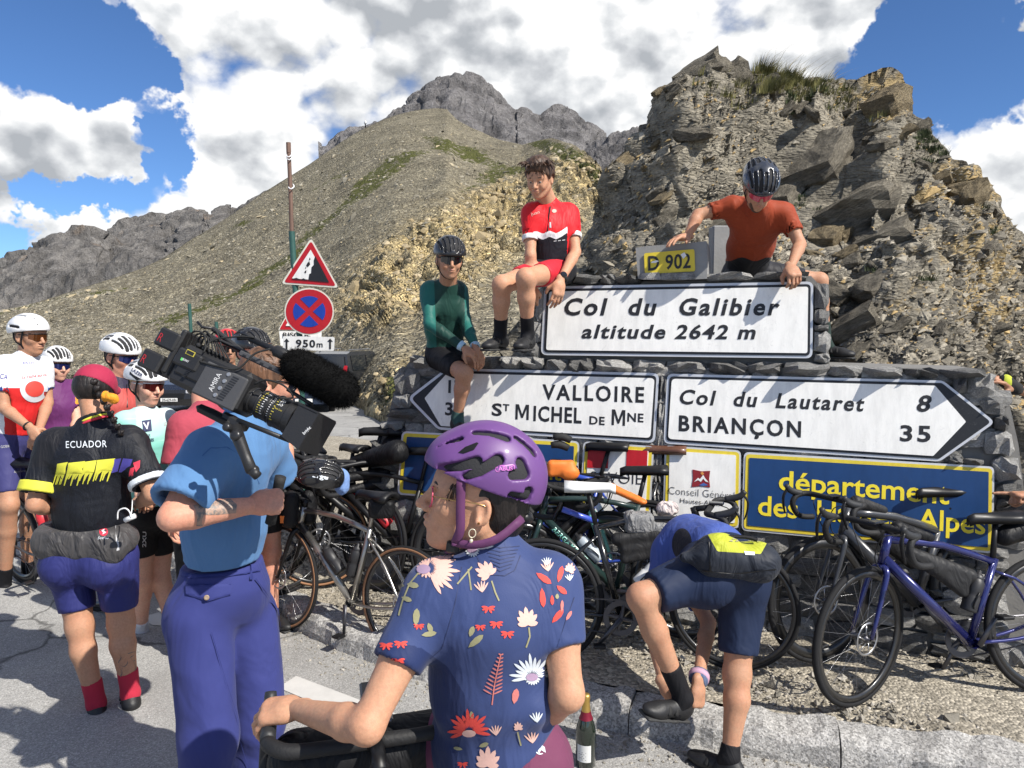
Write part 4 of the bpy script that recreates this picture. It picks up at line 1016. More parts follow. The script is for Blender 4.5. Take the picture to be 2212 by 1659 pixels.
for p in ([(629, 603), (666, 606), (655, 601), (650, 604), (640, 600)], [(664, 568), (668, 564), (670, 571), (665, 577), (661, 574)], [(669, 556), (671, 560), (667, 563)], [(659, 585), (662, 584), (661, 590), (657, 589)], [(660, 577), (662, 578), (659, 581)]): pplate(tr, 'stone_symbol', p, 0, .009, M_ink)
ns = empty('no_stopping_sign', post_plane(667, 672), 'round red and blue no stopping sign with a crossed bar', 'sign')
def circ(cx, cy, rx, ry, n=40, a0=0, a1=2 * math.pi): return [(cx + rx * math.cos(a0 + (a1 - a0) * i / n), cy + ry * math.sin(a0 + (a1 - a0) * i / n)) for i in range(n)]
pplate(ns, 'plate', circ(668, 673, 53.5, 51), 0, .012, M_cream, .025); pplate(ns, 'ring', circ(668, 673, 50.5, 48), 0, .015, M_sr); M_sbl = mat_sign('sign_royal_blue', (.012, .05, .36), .1)
for k in range(4):
 a0 = math.radians(45 + 90 * k + 11); a1 = math.radians(45 + 90 * k + 79); P = [(668 + 8 * math.cos((a0 + a1) / 2), 673 + 8 * math.sin((a0 + a1) / 2))] + [(668 + 35 * math.cos(a0 + (a1 - a0) * i / 10), 673 + 33.5 * math.sin(a0 + (a1 - a0) * i / 10)) for i in range(11)]
 pplate(ns, 'quarter', P, 0, .018, M_sbl)
ds = empty('distance_plate', post_plane(667, 740), 'white plate reading 950 m between two up arrows', 'sign')
DPp = [(611, 726), (723, 728), (722, 758), (611, 756)]
pplate(ds, 'plate', DPp, 4, .006, M_sw, .02)
V, F = text2d('950', .03, 1.15); wd = V[:, 0].max(); npmesh('lettering', [tuple(post_plane(639 + 42 * a_ / wd, 749 + 1 * a_ / wd - b2 * 16, .009)) for a_, b2 in V], F, M_ink, ds, smooth=False)
V, F = text2d('m', .02); wd = V[:, 0].max(); npmesh('lettering', [tuple(post_plane(684 + 13 * a_ / wd, 750 - b2 * 13, .009)) for a_, b2 in V], F, M_ink, ds, smooth=False)
for x in (619, 713): pplate(ds, 'arrow_symbol', [(x, 731), (x + 6, 738), (x + 2, 738), (x + 2, 754), (x - 2, 754), (x - 2, 738), (x - 6, 738)], 0, .009, M_ink)
D2 = 9.5
bs = empty('warning_sign', U(640, 720, D2), 'partly hidden triangle sign and plate reading RISQUE behind the no stopping sign', 'sign')
def p2(x, y, off=0): return U(x, y, D2 - off)
def p2late(name, poly, off, mat, r=0):
 mb = MB(); P = rounded(poly, r) if r else poly; mb.prism(P, lambda x, y: p2(x, y, off), lambda x, y: p2(x, y, off - .01)); mb.build(name, mat, bs)
T2 = [(650, 625), (694, 714), (600, 714)]
p2late('plate', T2, 0, M_cream, 5); p2late('border', inset(T2, 2), .012, M_sr, 4); p2late('panel', inset(T2, 10), .024, M_sw, 1); p2late('text_plate', [(603, 715), (695, 717), (694, 745), (606, 747)], 0, M_sw, 2)
V, F = text2d('RISQUE', .02); wd = V[:, 0].max(); npmesh('lettering', [tuple(p2(611 + 60 * a_ / wd, 728 - b2 * 10, .012)) for a_, b2 in V], F, M_ink, bs, smooth=False)
mb = MB(); q = U(648, 900, D2); q.z = zground(q.x, q.y); mb.tube([U(648, 640, D2 + .03), q], .03, 10); autosmooth(mb.build('post_shaft', M_green, bs))
for (x, y, lb) in [(409, 656, 'slim green stake beside the camera antenna'), (467, 695, 'shorter slim green stake right of the other one'), (573, 640, 'thin green stake left of the sign post')][:2]:
 o_ = U(x, y, 9.0); q = Vector((o_.x + .06, o_.y, zground(o_.x, o_.y))); mb = MB(); mb.tube([o_, q], .021, 8); tag(autosmooth(mb.build('stake', M_green)), lb, 'post', 'green stakes at the roadside')
print('wall', round(time.time() - T0, 1))
# ================================================================== SMOOTH SOLIDS (people, clothes, helmets, shoes, bags)
def v3(p): return np.array(p, np.float32)
class Prim:
 """a solid: bounding box + distance function on broadcastable X,Y,Z"""
 __slots__ = ('lo', 'hi', 'fn')
 def __init__(s, lo, hi, fn): s.lo = np.array(lo); s.hi = np.array(hi); s.fn = fn
def cone(a, b, ra, rb=None, flat=None, cut=None):
 """tapered capsule; flat=(unit vector, factor>1 thinner); cut=[(point, outward normal)] planes"""
 if rb is None: rb = ra
 a = v3(a); b = v3(b)
 if flat is not None:
  n = v3(flat[0]); n = n / np.linalg.norm(n); s = flat[1]
  def T(p): return p + n * (p @ n) * (s - 1)
  a2, b2 = T(a), T(b)
 else: n = None; s = 1; a2, b2 = a, b
 ab = b2 - a2; L2 = float(ab @ ab) + 1e-12
 cuts = [(v3(p), v3(q) / np.linalg.norm(v3(q))) for p, q in (cut or [])]
 def fn(X, Y, Z):
  if n is not None:
   k = (X * n[0] + Y * n[1] + Z * n[2]) * (s - 1); px = X + n[0] * k - a2[0]; py = Y + n[1] * k - a2[1]; pz = Z + n[2] * k - a2[2]
  else: px = X - a2[0]; py = Y - a2[1]; pz = Z - a2[2]
  t = np.clip((px * ab[0] + py * ab[1] + pz * ab[2]) / L2, 0, 1)
  d = np.sqrt((px - ab[0] * t) ** 2 + (py - ab[1] * t) ** 2 + (pz - ab[2] * t) ** 2) - (ra + (rb - ra) * t)
  if s > 1: d = d / s
  for (p, q) in cuts: d = np.maximum(d, (X - p[0]) * q[0] + (Y - p[1]) * q[1] + (Z - p[2]) * q[2])
  return d
 R = max(ra, rb) * (1 / s if s < 1 else 1); lo = np.minimum(a, b) - R; hi = np.maximum(a, b) + R
 return Prim(lo, hi, fn)
def ell(c, r, R=None, cut=None):
 """ellipsoid, R = 3 axis vectors"""
 c = v3(c); r = v3(r); A = np.eye(3, dtype=np.float32) if R is None else np.array([list(x) for x in R], np.float32)
 cuts = [(v3(p), v3(q) / np.linalg.norm(v3(q))) for p, q in (cut or [])]
 def fn(X, Y, Z):
  x = X - c[0]; y = Y - c[1]; z = Z - c[2]
  u = [(x * A[i, 0] + y * A[i, 1] + z * A[i, 2]) for i in range(3)]
  k0 = np.sqrt(sum((u[i] / r[i]) ** 2 for i in range(3))); k1 = np.sqrt(sum((u[i] / r[i] ** 2) ** 2 for i in range(3))) + 1e-6
  d = k0 * (k0 - 1) / k1
  for (p, q) in cuts: d = np.maximum(d, (X - p[0]) * q[0] + (Y - p[1]) * q[1] + (Z - p[2]) * q[2])
  return d
 ext = np.sqrt(((A * r[:, None]) ** 2).sum(0)); return Prim(c - ext, c + ext, fn)
def rbox(c, hs, R=None, rad=.01):
 c = v3(c); hs = v3(hs) - rad; A = np.eye(3, dtype=np.float32) if R is None else np.array([list(x) for x in R], np.float32)
 def fn(X, Y, Z):
  x = X - c[0]; y = Y - c[1]; z = Z - c[2]
  q = [np.abs(x * A[i, 0] + y * A[i, 1] + z * A[i, 2]) - hs[i] for i in range(3)]
  return np.sqrt(sum(np.maximum(a, 0) ** 2 for a in q)) + np.minimum(np.maximum(q[0], np.maximum(q[1], q[2])), 0) - rad
 ext = (np.abs(A) * (hs + rad)[:, None]).sum(0); return Prim(c - ext, c + ext, fn)
def half(p, q):
 p = v3(p); q = v3(q) / np.linalg.norm(v3(q))
 return lambda X, Y, Z: (X - p[0]) * q[0] + (Y - p[1]) * q[1] + (Z - p[2]) * q[2]
def solid(ops, h, grow=0.0, noise=None):
 """ops: list of (op, prim, k) with op '+', '-', '&' -> verts, quads"""
 adds = [o for o in ops if o[0] == '+']
 lo = np.min([o[1].lo for o in adds], 0) - grow - 3 * h; hi = np.max([o[1].hi for o in adds], 0) + grow + 3 * h
 n = np.ceil((hi - lo) / h).astype(int) + 1
 xs = (lo[0] + h * np.arange(n[0])).astype(np.float32); ys = (lo[1] + h * np.arange(n[1])).astype(np.float32); zs = (lo[2] + h * np.arange(n[2])).astype(np.float32)
 F = np.full(n, .25, np.float32)
 for (op, pr, k) in ops:
  if op == '&':   # keep where pr(X,Y,Z) < 0
   d = pr(xs[:, None, None], ys[None, :, None], zs[None, None, :]); F = np.maximum(F, d); continue
  m = k + 2.5 * h + (.02 if op == '+' else .0)
  i0 = np.maximum(np.floor((pr.lo - m - lo) / h).astype(int), 0); i1 = np.minimum(np.ceil((pr.hi + m - lo) / h).astype(int) + 1, n)
  if (i1 <= i0).any(): continue
  sl = tuple(slice(a, b) for a, b in zip(i0, i1)); S = F[sl]
  d = pr.fn(xs[sl[0], None, None], ys[None, sl[1], None], zs[None, None, sl[2]])
  if op == '+':
   if k > 0: hh = np.clip(.5 + .5 * (S - d) / k, 0, 1); F[sl] = S * (1 - hh) + d * hh - k * hh * (1 - hh)
   else: F[sl] = np.minimum(S, d)
  else:
   d = -d
   if k > 0: hh = np.clip(.5 - .5 * (S - d) / k, 0, 1); F[sl] = S * (1 - hh) + d * hh + k * hh * (1 - hh)
   else: F[sl] = np.maximum(S, d)
 if grow: F -= grow
 F[0] = F[-1] = .1; F[:, 0] = F[:, -1] = .1; F[:, :, 0] = F[:, :, -1] = .1
 return surfnet(F, lo, h)
def surfnet(F, lo, h):
 S = F < 0
 c = [S[a:S.shape[0] - 1 + a, b:S.shape[1] - 1 + b, d:S.shape[2] - 1 + d] for a in (0, 1) for b in (0, 1) for d in (0, 1)]
 anyv = c[0].copy(); allv = c[0].copy()
 for x in c[1:]: anyv |= x; allv &= x
 act = anyv & ~allv; I = np.argwhere(act)
 if len(I) == 0: return np.zeros((0, 3)), np.zeros((0, 4), int)
 corner = [(a, b, d) for a in (0, 1) for b in (0, 1) for d in (0, 1)]
 val = np.stack([F[I[:, 0] + a, I[:, 1] + b, I[:, 2] + d] for a, b, d in corner], 1)
 edges = [(0, 1), (2, 3), (4, 5), (6, 7), (0, 2), (1, 3), (4, 6), (5, 7), (0, 4), (1, 5), (2, 6), (3, 7)]
 acc = np.zeros((len(I), 3)); cnt = np.zeros(len(I))
 for a, b in edges:
  va, vb = val[:, a], val[:, b]; m = (va < 0) != (vb < 0); t = np.where(m, va / np.where(m, va - vb, 1), 0)
  ca, cb = np.array(corner[a]), np.array(corner[b])
  acc += m[:, None] * (ca + (cb - ca) * t[:, None]); cnt += m
 V = (I + acc / cnt[:, None]) * h + lo
 idx = np.full(act.shape, -1, np.int32); idx[act] = np.arange(len(I)); Fs = []
 for ax in range(3):
  s0 = [slice(1, -1)] * 3; s0[ax] = slice(0, -1); s1 = list(s0); s1[ax] = slice(1, None)
  A = S[tuple(s0)]; B = S[tuple(s1)]; E = np.argwhere(A != B)
  if len(E) == 0: continue
  sign = A[tuple(E.T)]; E = E + np.array([0 if i == ax else 1 for i in range(3)])
  u, v = [(1, 2), (2, 0), (0, 1)][ax]; du = np.zeros(3, int); du[u] = 1; dv = np.zeros(3, int); dv[v] = 1
  q = [idx[tuple((E - du - dv).T)], idx[tuple((E - dv).T)], idx[tuple(E.T)], idx[tuple((E - du).T)]]
  Q = np.stack(q, 1); Q[~sign] = Q[~sign][:, ::-1]; Fs.append(Q)
 return V.astype(np.float32), np.concatenate(Fs)
def vnormals(V, Q):
 n = np.zeros_like(V); fn = np.cross(V[Q[:, 2]] - V[Q[:, 0]], V[Q[:, 3]] - V[Q[:, 1]])
 for k in range(4): np.add.at(n, Q[:, k], fn)
 return n / (np.linalg.norm(n, axis=1, keepdims=True) + 1e-12)
def smooth(V, Q, it=1, lam=.5):
 e = np.concatenate([Q[:, [0, 1]], Q[:, [1, 2]], Q[:, [2, 3]], Q[:, [3, 0]]]); deg = np.zeros(len(V)); np.add.at(deg, e[:, 0], 1); np.add.at(deg, e[:, 1], 1)
 for _ in range(it):
  s = np.zeros_like(V); np.add.at(s, e[:, 0], V[e[:, 1]]); np.add.at(s, e[:, 1], V[e[:, 0]]); V = V * (1 - lam) + s / np.maximum(deg, 1)[:, None] * lam
 return V
def joinm(parts):
 Vs = []; Qs = []; o = 0
 for V, Q in parts: Vs.append(V); Qs.append(Q + o); o += len(V)
 return np.concatenate(Vs), np.concatenate(Qs)
def sobj(name, ops, h, mat, parent=None, wrinkle=None, attrs=None, sm=1, grow=0.0):
 V, Q = solid(ops, h, grow)
 if sm: V = smooth(V, Q, sm)
 if wrinkle:
  amp, dirs = wrinkle[0], wrinkle[1]; n = vnormals(V, Q); f = np.array(dirs, float)
  w_ = ridged(V * f + fbm(V * 2.2, 2, 3)[:, None] * .8, 2, 13) * .5 + fbm(V * f * .45, 2, 8) * .7; V = V + n * (w_ * amp)[:, None]
 at = attrs(V) if attrs else None
 o = npmesh(name, V, Q, mat, parent, attrs=at); return o
def bvh_of(*objs):
 V = []; F = []; o = 0
 for ob in objs:
  me = ob.data; co = np.empty(len(me.vertices) * 3, np.float32); me.vertices.foreach_get('co', co)
  M = np.array(ob.matrix_basis); co = co.reshape(-1, 3) @ M[:3, :3].T + M[:3, 3]
  V += [Vector(c) for c in co.tolist()]; F += [tuple(i + o for i in p.vertices) for p in me.polygons]; o += len(co)
 return BVHTree.FromPolygons(V, F)
def hit(bv, x, y, off=.0015):
 r = ray(x, y).normalized(); l, n, i, d = bv.ray_cast(CAM, r)
 if l is None: return None
 if n.dot(r) > 0: n = -n
 return l + n * off
def printed(bv, parent, name, shapes, mat, off=.0015, grid=6.0):
 """flat prints: polygons in photo coordinates laid onto the cloth they belong to"""
 V = []; F = []
 for poly in shapes:
  P = [Vector(p) for p in poly]; n = len(P); pts = list(P); E = [(i, (i + 1) % n) for i in range(n)]
  x0 = min(p.x for p in P); x1 = max(p.x for p in P); y0 = min(p.y for p in P); y1 = max(p.y for p in P)
  if (x1 - x0) > grid * 1.2 or (y1 - y0) > grid * 1.2:
   y = y0 + grid * .5
   while y < y1:
    x = x0 + grid * .5
    while x < x1:
     if inpoly((x, y), poly): pts.append(Vector((x, y)))
     x += grid
    y += grid
  try: vs, es, fs, *_ = delaunay_2d_cdt(pts, E, [], 1, 1e-4)
  except Exception: continue
  H = [hit(bv, v.x, v.y, off) for v in vs]; o = len(V); mp = {}
  for i, hh in enumerate(H):
   if hh is not None: mp[i] = len(V); V.append(tuple(hh))
  for f in fs:
   if all(i in mp for i in f):
    q = [Vector(V[mp[i]]) for i in f]
    if max((q[a] - q[a - 1]).length for a in range(len(q))) < .12: F.append(tuple(mp[i] for i in f))
 if not F: return None
 return npmesh(name, V, F, mat, parent, smooth=True)
def ptext(bv, parent, body, x0, y0, x1, y1, cap, mat, bold=0.0, spacing=1.0, shear=0.0, name='lettering', off=.002):
 V, F = text2d(body, bold, spacing, shear); wd = V[:, 0].max(); L = math.hypot(x1 - x0, y1 - y0); ux, uy = (x1 - x0) / L, (y1 - y0) / L; H = []
 for a, b in V:
  s = a / wd * L; x = x0 + ux * s + uy * b * cap; y = y0 + uy * s - ux * b * cap; hh = hit(bv, x, y, off); H.append(hh)
 ok = [i for i, q in enumerate(H) if q is not None]; mp = {i: k for k, i in enumerate(ok)}
 FF = [tuple(mp[i] for i in f) for f in F if all(i in mp for i in f)]
 if not FF: return None
 return npmesh(name, [tuple(H[i]) for i in ok], FF, mat, parent, smooth=False)
def mat_skin(name, col, flush=.35):
 n = NT(name)
 a = n.noise(11, 4, .6); c = n.mix(n.ramp(a, [(.35, 0.0), (.7, flush)]), col, (min(1, col[0] * 1.12), col[1] * .80, col[2] * .72))
 c = n.mix(1.0, c, n.ramp(n.noise(90, 4, .7), [(.3, .86), (.7, 1.10)]), 'MULTIPLY')
 b = n.bump(n.noise(170, 4, .75), .32, .003); b = n.bump(n.noise(30, 3, .5), .1, .004, b)
 return n.set(color=c, rough=.55, normal=b, spec=.32, Subsurface_Weight=.12, Subsurface_Scale=.012, Subsurface_Radius=[1, .35, .2])
SK = {'fair': mat_skin('skin_fair', (.62, .36, .26)), 'tan': mat_skin('skin_tan', (.43, .235, .145)), 'ruddy': mat_skin('skin_ruddy', (.56, .29, .20), .6), 'olive': mat_skin('skin_olive', (.50, .275, .17))}
def mat_hair(name, col):
 n = NT(name); s = n.noise(60, 3, .6, vec=n.coord((1, 1, .15)), dist=.6)
 return n.set(color=n.mix(1.0, col, n.ramp(s, [(.3, .5), (.7, 1.8)]), 'MULTIPLY'), rough=.5, normal=n.bump(s, .8, .008), spec=.4)
HAIR = {'dark': mat_hair('hair_dark', (.012, .009, .008)), 'brown': mat_hair('hair_brown', (.055, .03, .018)), 'red': mat_hair('hair_reddish', (.11, .055, .03)), 'fairb': mat_hair('hair_fair', (.30, .19, .09))}
M_eye = simple('eye_white', (.42, .38, .35), .35, bump=0); M_iris = simple('eye_iris', (.03, .02, .015), .2, bump=0); M_lip = simple('lip', (.46, .17, .14), .45); M_teeth = simple('teeth', (.75, .72, .66), .3, bump=0)
M_lens = simple('lens_dark', (.008, .008, .01), .06, bump=0, coat=1); M_lensr = simple('lens_red', (.10, .015, .012), .08, metal=.6, bump=0, coat=1); M_lensb = simple('lens_blue', (.02, .03, .16), .08, metal=.6, bump=0, coat=1); M_lenso = simple('lens_amber', (.16, .05, .012), .08, metal=.6, bump=0, coat=1)
M_blackp = simple('black_plastic', (.007, .007, .008), .42, bump=.1, spec=.35); M_blackg = simple('black_gloss', (.010, .010, .011), .22, bump=.02, coat=.6); M_rub = simple('black_rubber', (.010, .010, .010), .75, bump=.5, bscale=180); M_foam = simple('helmet_foam', (.02, .02, .022), .85, bump=.7, bscale=250)
M_whitep = simple('white_gloss', (.72, .72, .72), .3, var=.04, bump=.02, coat=.5); M_blackf = fabric('black_lycra', (.007, .007, .009), .7, sheen=0); M_shoe = simple('shoe_black', (.011, .011, .012), .55, bump=.5, bscale=90); M_sole = simple('shoe_sole', (.03, .03, .03), .7); M_metal = simple('bare_metal', (.45, .45, .46), .32, metal=.9, bump=.05); M_dmetal = simple('dark_metal', (.09, .09, .10), .38, metal=.8, bump=.05)
def frame(f, u):
 f = Vector(f).normalized(); u = Vector(u); r = f.cross(u).normalized(); u = r.cross(f).normalized(); return f, r, u
class Head:
 """f forward, u up, r right; c centre between the ears; s scale"""
 def __init__(s, c, f, u=(0, 0, 1), k=1.0): s.c = Vector(c); s.f, s.r, s.u = frame(f, u); s.k = k
 def P(s, a, b, c): return s.c + (s.f * a + s.r * b + s.u * c) * s.k
 def A(s): return (s.f, s.r, s.u)
 def ops(s, female=False, ears=True, smile=0.0, fine=False):
  k = s.k; A = s.A(); o = []
  E = lambda c, r, kk=.02, op='+', AA=None: o.append((op, ell(s.P(*c), [x * k for x in r], AA or A), kk * k))
  Cn = lambda a, b, ra, rb, kk=.01, op='+': o.append((op, cone(s.P(*a), s.P(*b), ra * k, rb * k), kk * k))
  E((-.012, 0, .040), (.099, .077, .090), .01)
  E((.030, 0, .020), (.066, .066, .070), .03)
  E((.034, 0, -.040), (.056, .052, .068), .035)
  jw = .046 if female else .052
  for q in (-1, 1):
   Cn((-.004, q * jw * 1.12, -.045), (.060, q * .017, -.090), .014, .014, .03)
   E((.058, q * .036, -.014), (.028, .026, .024), .022)      # cheek
   Cn((.082, q * .012, .030), (.070, q * .050, .028), .009, .007, .012)    # brow
  E((.078, 0, -.092), (.018, .020, .016), .02)                    # chin
  E((.080, 0, -.056), (.020, .030, .024), .02)                    # mouth mound
  Cn((.090, 0, .018), (.119, 0, -.020), .0085, .0105, .012)     # nose
  for q in (-1, 1): E((.104, q * .011, -.026), (.011, .0085, .0085), .006)
  for q in (-1, 1): E((.094, q * .031, .008), (.016, .018, .012), .010, '-')
  for q in (-1, 1): E((.079, q * .031, .007), (.0125, .0125, .0125), .003)
  Cn((.101, -.022 - .004 * smile, -.0515 + .004 * smile), (.101, .022 + .004 * smile, -.0515 + .004 * smile), .0032, .0032, .004, '-')
  E((.100, 0, -.046), (.009, .022, .0055), .006); E((.098, 0, -.060), (.009, .019, .0065), .006)
  if smile:
   for q in (-1, 1): E((.074, q * .041, -.030), (.02, .016, .02), .014)
  if ears:
   for q in (-1, 1):
    ea = (s.f * .55 + s.r * q * .83).normalized(); eb = s.u; ec = ea.cross(eb)
    an = (s.r * q + s.f * .35).normalized(); al = (s.u - an * s.u.dot(an)).normalized(); aw = an.cross(al); AA = (an, al, aw)
    E((-.012, q * .077, -.004), (.0085, .031, .018), .006, AA=AA); E((-.010, q * .089, .000), (.010, .020, .0105), .004, '-', AA=AA); E((-.004, q * .079, -.026), (.007, .010, .009), .006)
  return o
 def neck(s, base, r=.056, kk=.03):
  b = Vector(base); return [('+', cone(s.P(-.022, 0, -.045), b, r * s.k, r * 1.12 * s.k), kk)]
def eyes(hd, parent):
 for q in (-1, 1):
  mb = MB(); c = hd.P(.0800, q * .031, .0050); mb.lathe([(0, -.0108), (.006, -.0093), (.0095, -.005), (.0108, 0), (.0095, .005), (.006, .0093), (0, .0108)], c, hd.f, 12); o = mb.build('eyeball', M_eye, parent, smooth=True)
  mb = MB(); mb.lathe([(.0052, .0098), (.004, .0107), (0, .0112)], c, (hd.f + hd.r * .0), 10); mb.build('iris', M_iris, o, smooth=True)
def brows(hd, parent, m):
 for q in (-1, 1):
  mb = MB(); mb.tube([hd.P(.0925, q * .012, .029), hd.P(.091, q * .030, .035), hd.P(.080, q * .047, .030)], [.003, .0038, .002], 6, smooth=3); mb.build('eyebrow', m, parent, smooth=True)
def mouth(hd, parent, smile=0):
 mb = MB(); z = -.0515; w_ = .019 + .006 * smile
 mb.tube([hd.P(.0985 - .006, -w_, z + .004 * smile), hd.P(.1045, -.008, z + .0045), hd.P(.1045, .008, z + .0045), hd.P(.0985 - .006, w_, z + .004 * smile)], [.001, .0034, .0034, .001], 6, smooth=3)
 mb.tube([hd.P(.0985 - .006, -w_, z + .004 * smile), hd.P(.1025, 0, z - .006 - .003 * smile), hd.P(.0985 - .006, w_, z + .004 * smile)], [.001, .0042, .001], 6, smooth=4); mb.build('lips', M_lip, parent, smooth=True)
 if smile:
  mb = MB(); mb.tube([hd.P(.093, -w_ * .8, z + .001 + .003 * smile), hd.P(.1015, 0, z - .001), hd.P(.093, w_ * .8, z + .001 + .003 * smile)], [.002, .0042, .002], 6, smooth=3); mb.build('teeth', M_teeth, parent, smooth=True)
def shades(hd, parent, lens, rim=None, kind='shield'):
 """wrap-around sunglasses"""
 k = hd.k; mb = MB(); V = []; n = 13
 for i in range(n):
  a = (i / (n - 1) - .5) * 2 * 1.12; ca, sa = math.cos(a), math.sin(a)
  top = .030 - .004 * abs(a); bot = -.021 + .012 * abs(a) ** 2 + (.008 if abs(a) < .16 else 0)
  for j in range(5):
   z = top + (bot - top) * j / 4; rr = .072 - .002 * j * .5
   V.append(hd.P(.036 + rr * ca, .074 * sa, z + .004))
 F = [(i * 5 + j, i * 5 + j + 1, (i + 1) * 5 + j + 1, (i + 1) * 5 + j) for i in range(n - 1) for j in range(4)]
 mb.add(V, F)
 V2 = [v - (v - hd.P(.0, 0, .004)).normalized() * .003 for v in V]; mb.add(V2, [f[::-1] for f in F])
 root = mb.build('sunglasses', lens, parent, smooth=True)
 mb = MB(); top = [V[i * 5] for i in range(n)]; mb.tube(top, .0032 * k, 6)
 for q in (-1, 1): mb.tube([hd.P(.066, q * .066, .022), hd.P(.02, q * .080, .018), hd.P(-.03, q * .078, .012)], .003 * k, 6, smooth=2)
 mb.build('glasses_frame', rim or M_blackp, root, smooth=True); return root
def helmet(hd, parent, mat, style='road', h=.004, tilt=0.0, name='helmet', accent=None, straps=True, inner=None, strapmat=None):
 """shell with lengthwise vents over a dark foam liner; tilt lifts the front (rad)"""
 f = (hd.f * math.cos(tilt) + hd.u * math.sin(tilt)).normalized(); u = hd.r.cross(f).normalized(); H = Head(hd.c, f, u, hd.k); k = H.k; A = H.A()
 cz = .052
 o = [('+', ell(H.P(-.012, 0, cz), (.140 * k, .104 * k, .106 * k), A), 0), ('+', ell(H.P(-.085, 0, cz - .005), (.066 * k, .078 * k, .072 * k), A), .03 * k)]
 o.append(('&', half(H.P(0, 0, .034), -(u + f * -.10)), 0))
 o.append(('-', ell(H.P(-.012, 0, cz - .014), (.113 * k, .084 * k, .094 * k), A), 0))
 ov = []
 def S(a, b, r, z=1.0):
  rd = ((a + b) * .5 - H.P(-.012, 0, cz - .02)).normalized(); ov.append(('-', cone(a - rd * .008, b - rd * .008, r * k, r * k * z, flat=(rd, .42)), .002 * k))
 R = math.radians
 if style == 'road':
  for (y, a0, a1, r) in ((.0, 22, 66, .0085), (.0, 108, 150, .0085), (.030, 16, 74, .010), (.030, 104, 152, .010), (.058, 12, 70, .0095), (.058, 100, 148, .0105), (.082, 22, 84, .0075), (.080, 104, 150, .009)):
   for q in ((-1, 1) if y > 0 else (1,)):
    for t in range(4):
     t0, t1 = a0 + (a1 - a0) * t / 4, a0 + (a1 - a0) * (t + 1) / 4
     def pt(e):
      e = R(e); yy = y * (1 - .22 * math.cos(e) ** 2); sq = math.sqrt(max(.02, 1 - (yy / .104) ** 2)); return H.P(-.012 + .137 * math.cos(e) * sq, q * yy, cz + .102 * math.sin(e) * sq)
     S(pt(t0), pt(t1), r)
 elif style == 'aero':
  for q in (-1, 1):
   for (a, b, r) in (((.105, .030, .080), (.075, .030, .118), .007), ((.03, .050, .140), (-.06, .050, .138), .006), ((.02, .100, .066), (-.07, .096, .075), .0085)):
    S(H.P(a[0], q * a[1], a[2]), H.P(b[0], q * b[1], b[2]), r)
  S(H.P(.06, 0, .142), H.P(-.08, 0, .152), .006)
 sh = sobj(name, o + ov, h, mat, parent, sm=1)
 if inner is None: inner = M_foam
 li = [('+', ell(H.P(-.012, 0, cz), (.131 * k, .096 * k, .098 * k), A), 0), ('+', ell(H.P(-.082, 0, cz - .004), (.058 * k, .070 * k, .064 * k), A), .03 * k), ('&', half(H.P(0, 0, .038), -(u + f * -.10)), 0), ('-', ell(H.P(-.012, 0, cz - .014), (.110 * k, .081 * k, .091 * k), A), 0)]
 sobj('helmet_liner', li, h * 1.5, inner, sh, sm=1)
 if straps: strap(hd, sh, strapmat or M_blackf)
 return sh
def strap(hd, parent, m, w=.0085):
 mb = MB()
 for q in (-1, 1):
  mb.tube([hd.P(.035, q * .081, .045), hd.P(.022, q * .080, -.02), hd.P(.016, q * .066, -.062), hd.P(.030, q * .038, -.098), hd.P(.040, 0, -.112)], w, 6, smooth=3, flat=((hd.r * q), .22))
  mb.tube([hd.P(-.06, q * .076, .03), hd.P(-.035, q * .084, -.02), hd.P(.014, q * .070, -.055)], w * .9, 6, smooth=3, flat=((hd.r * q), .22))
 mb.build('helmet_strap', m, parent, smooth=True)
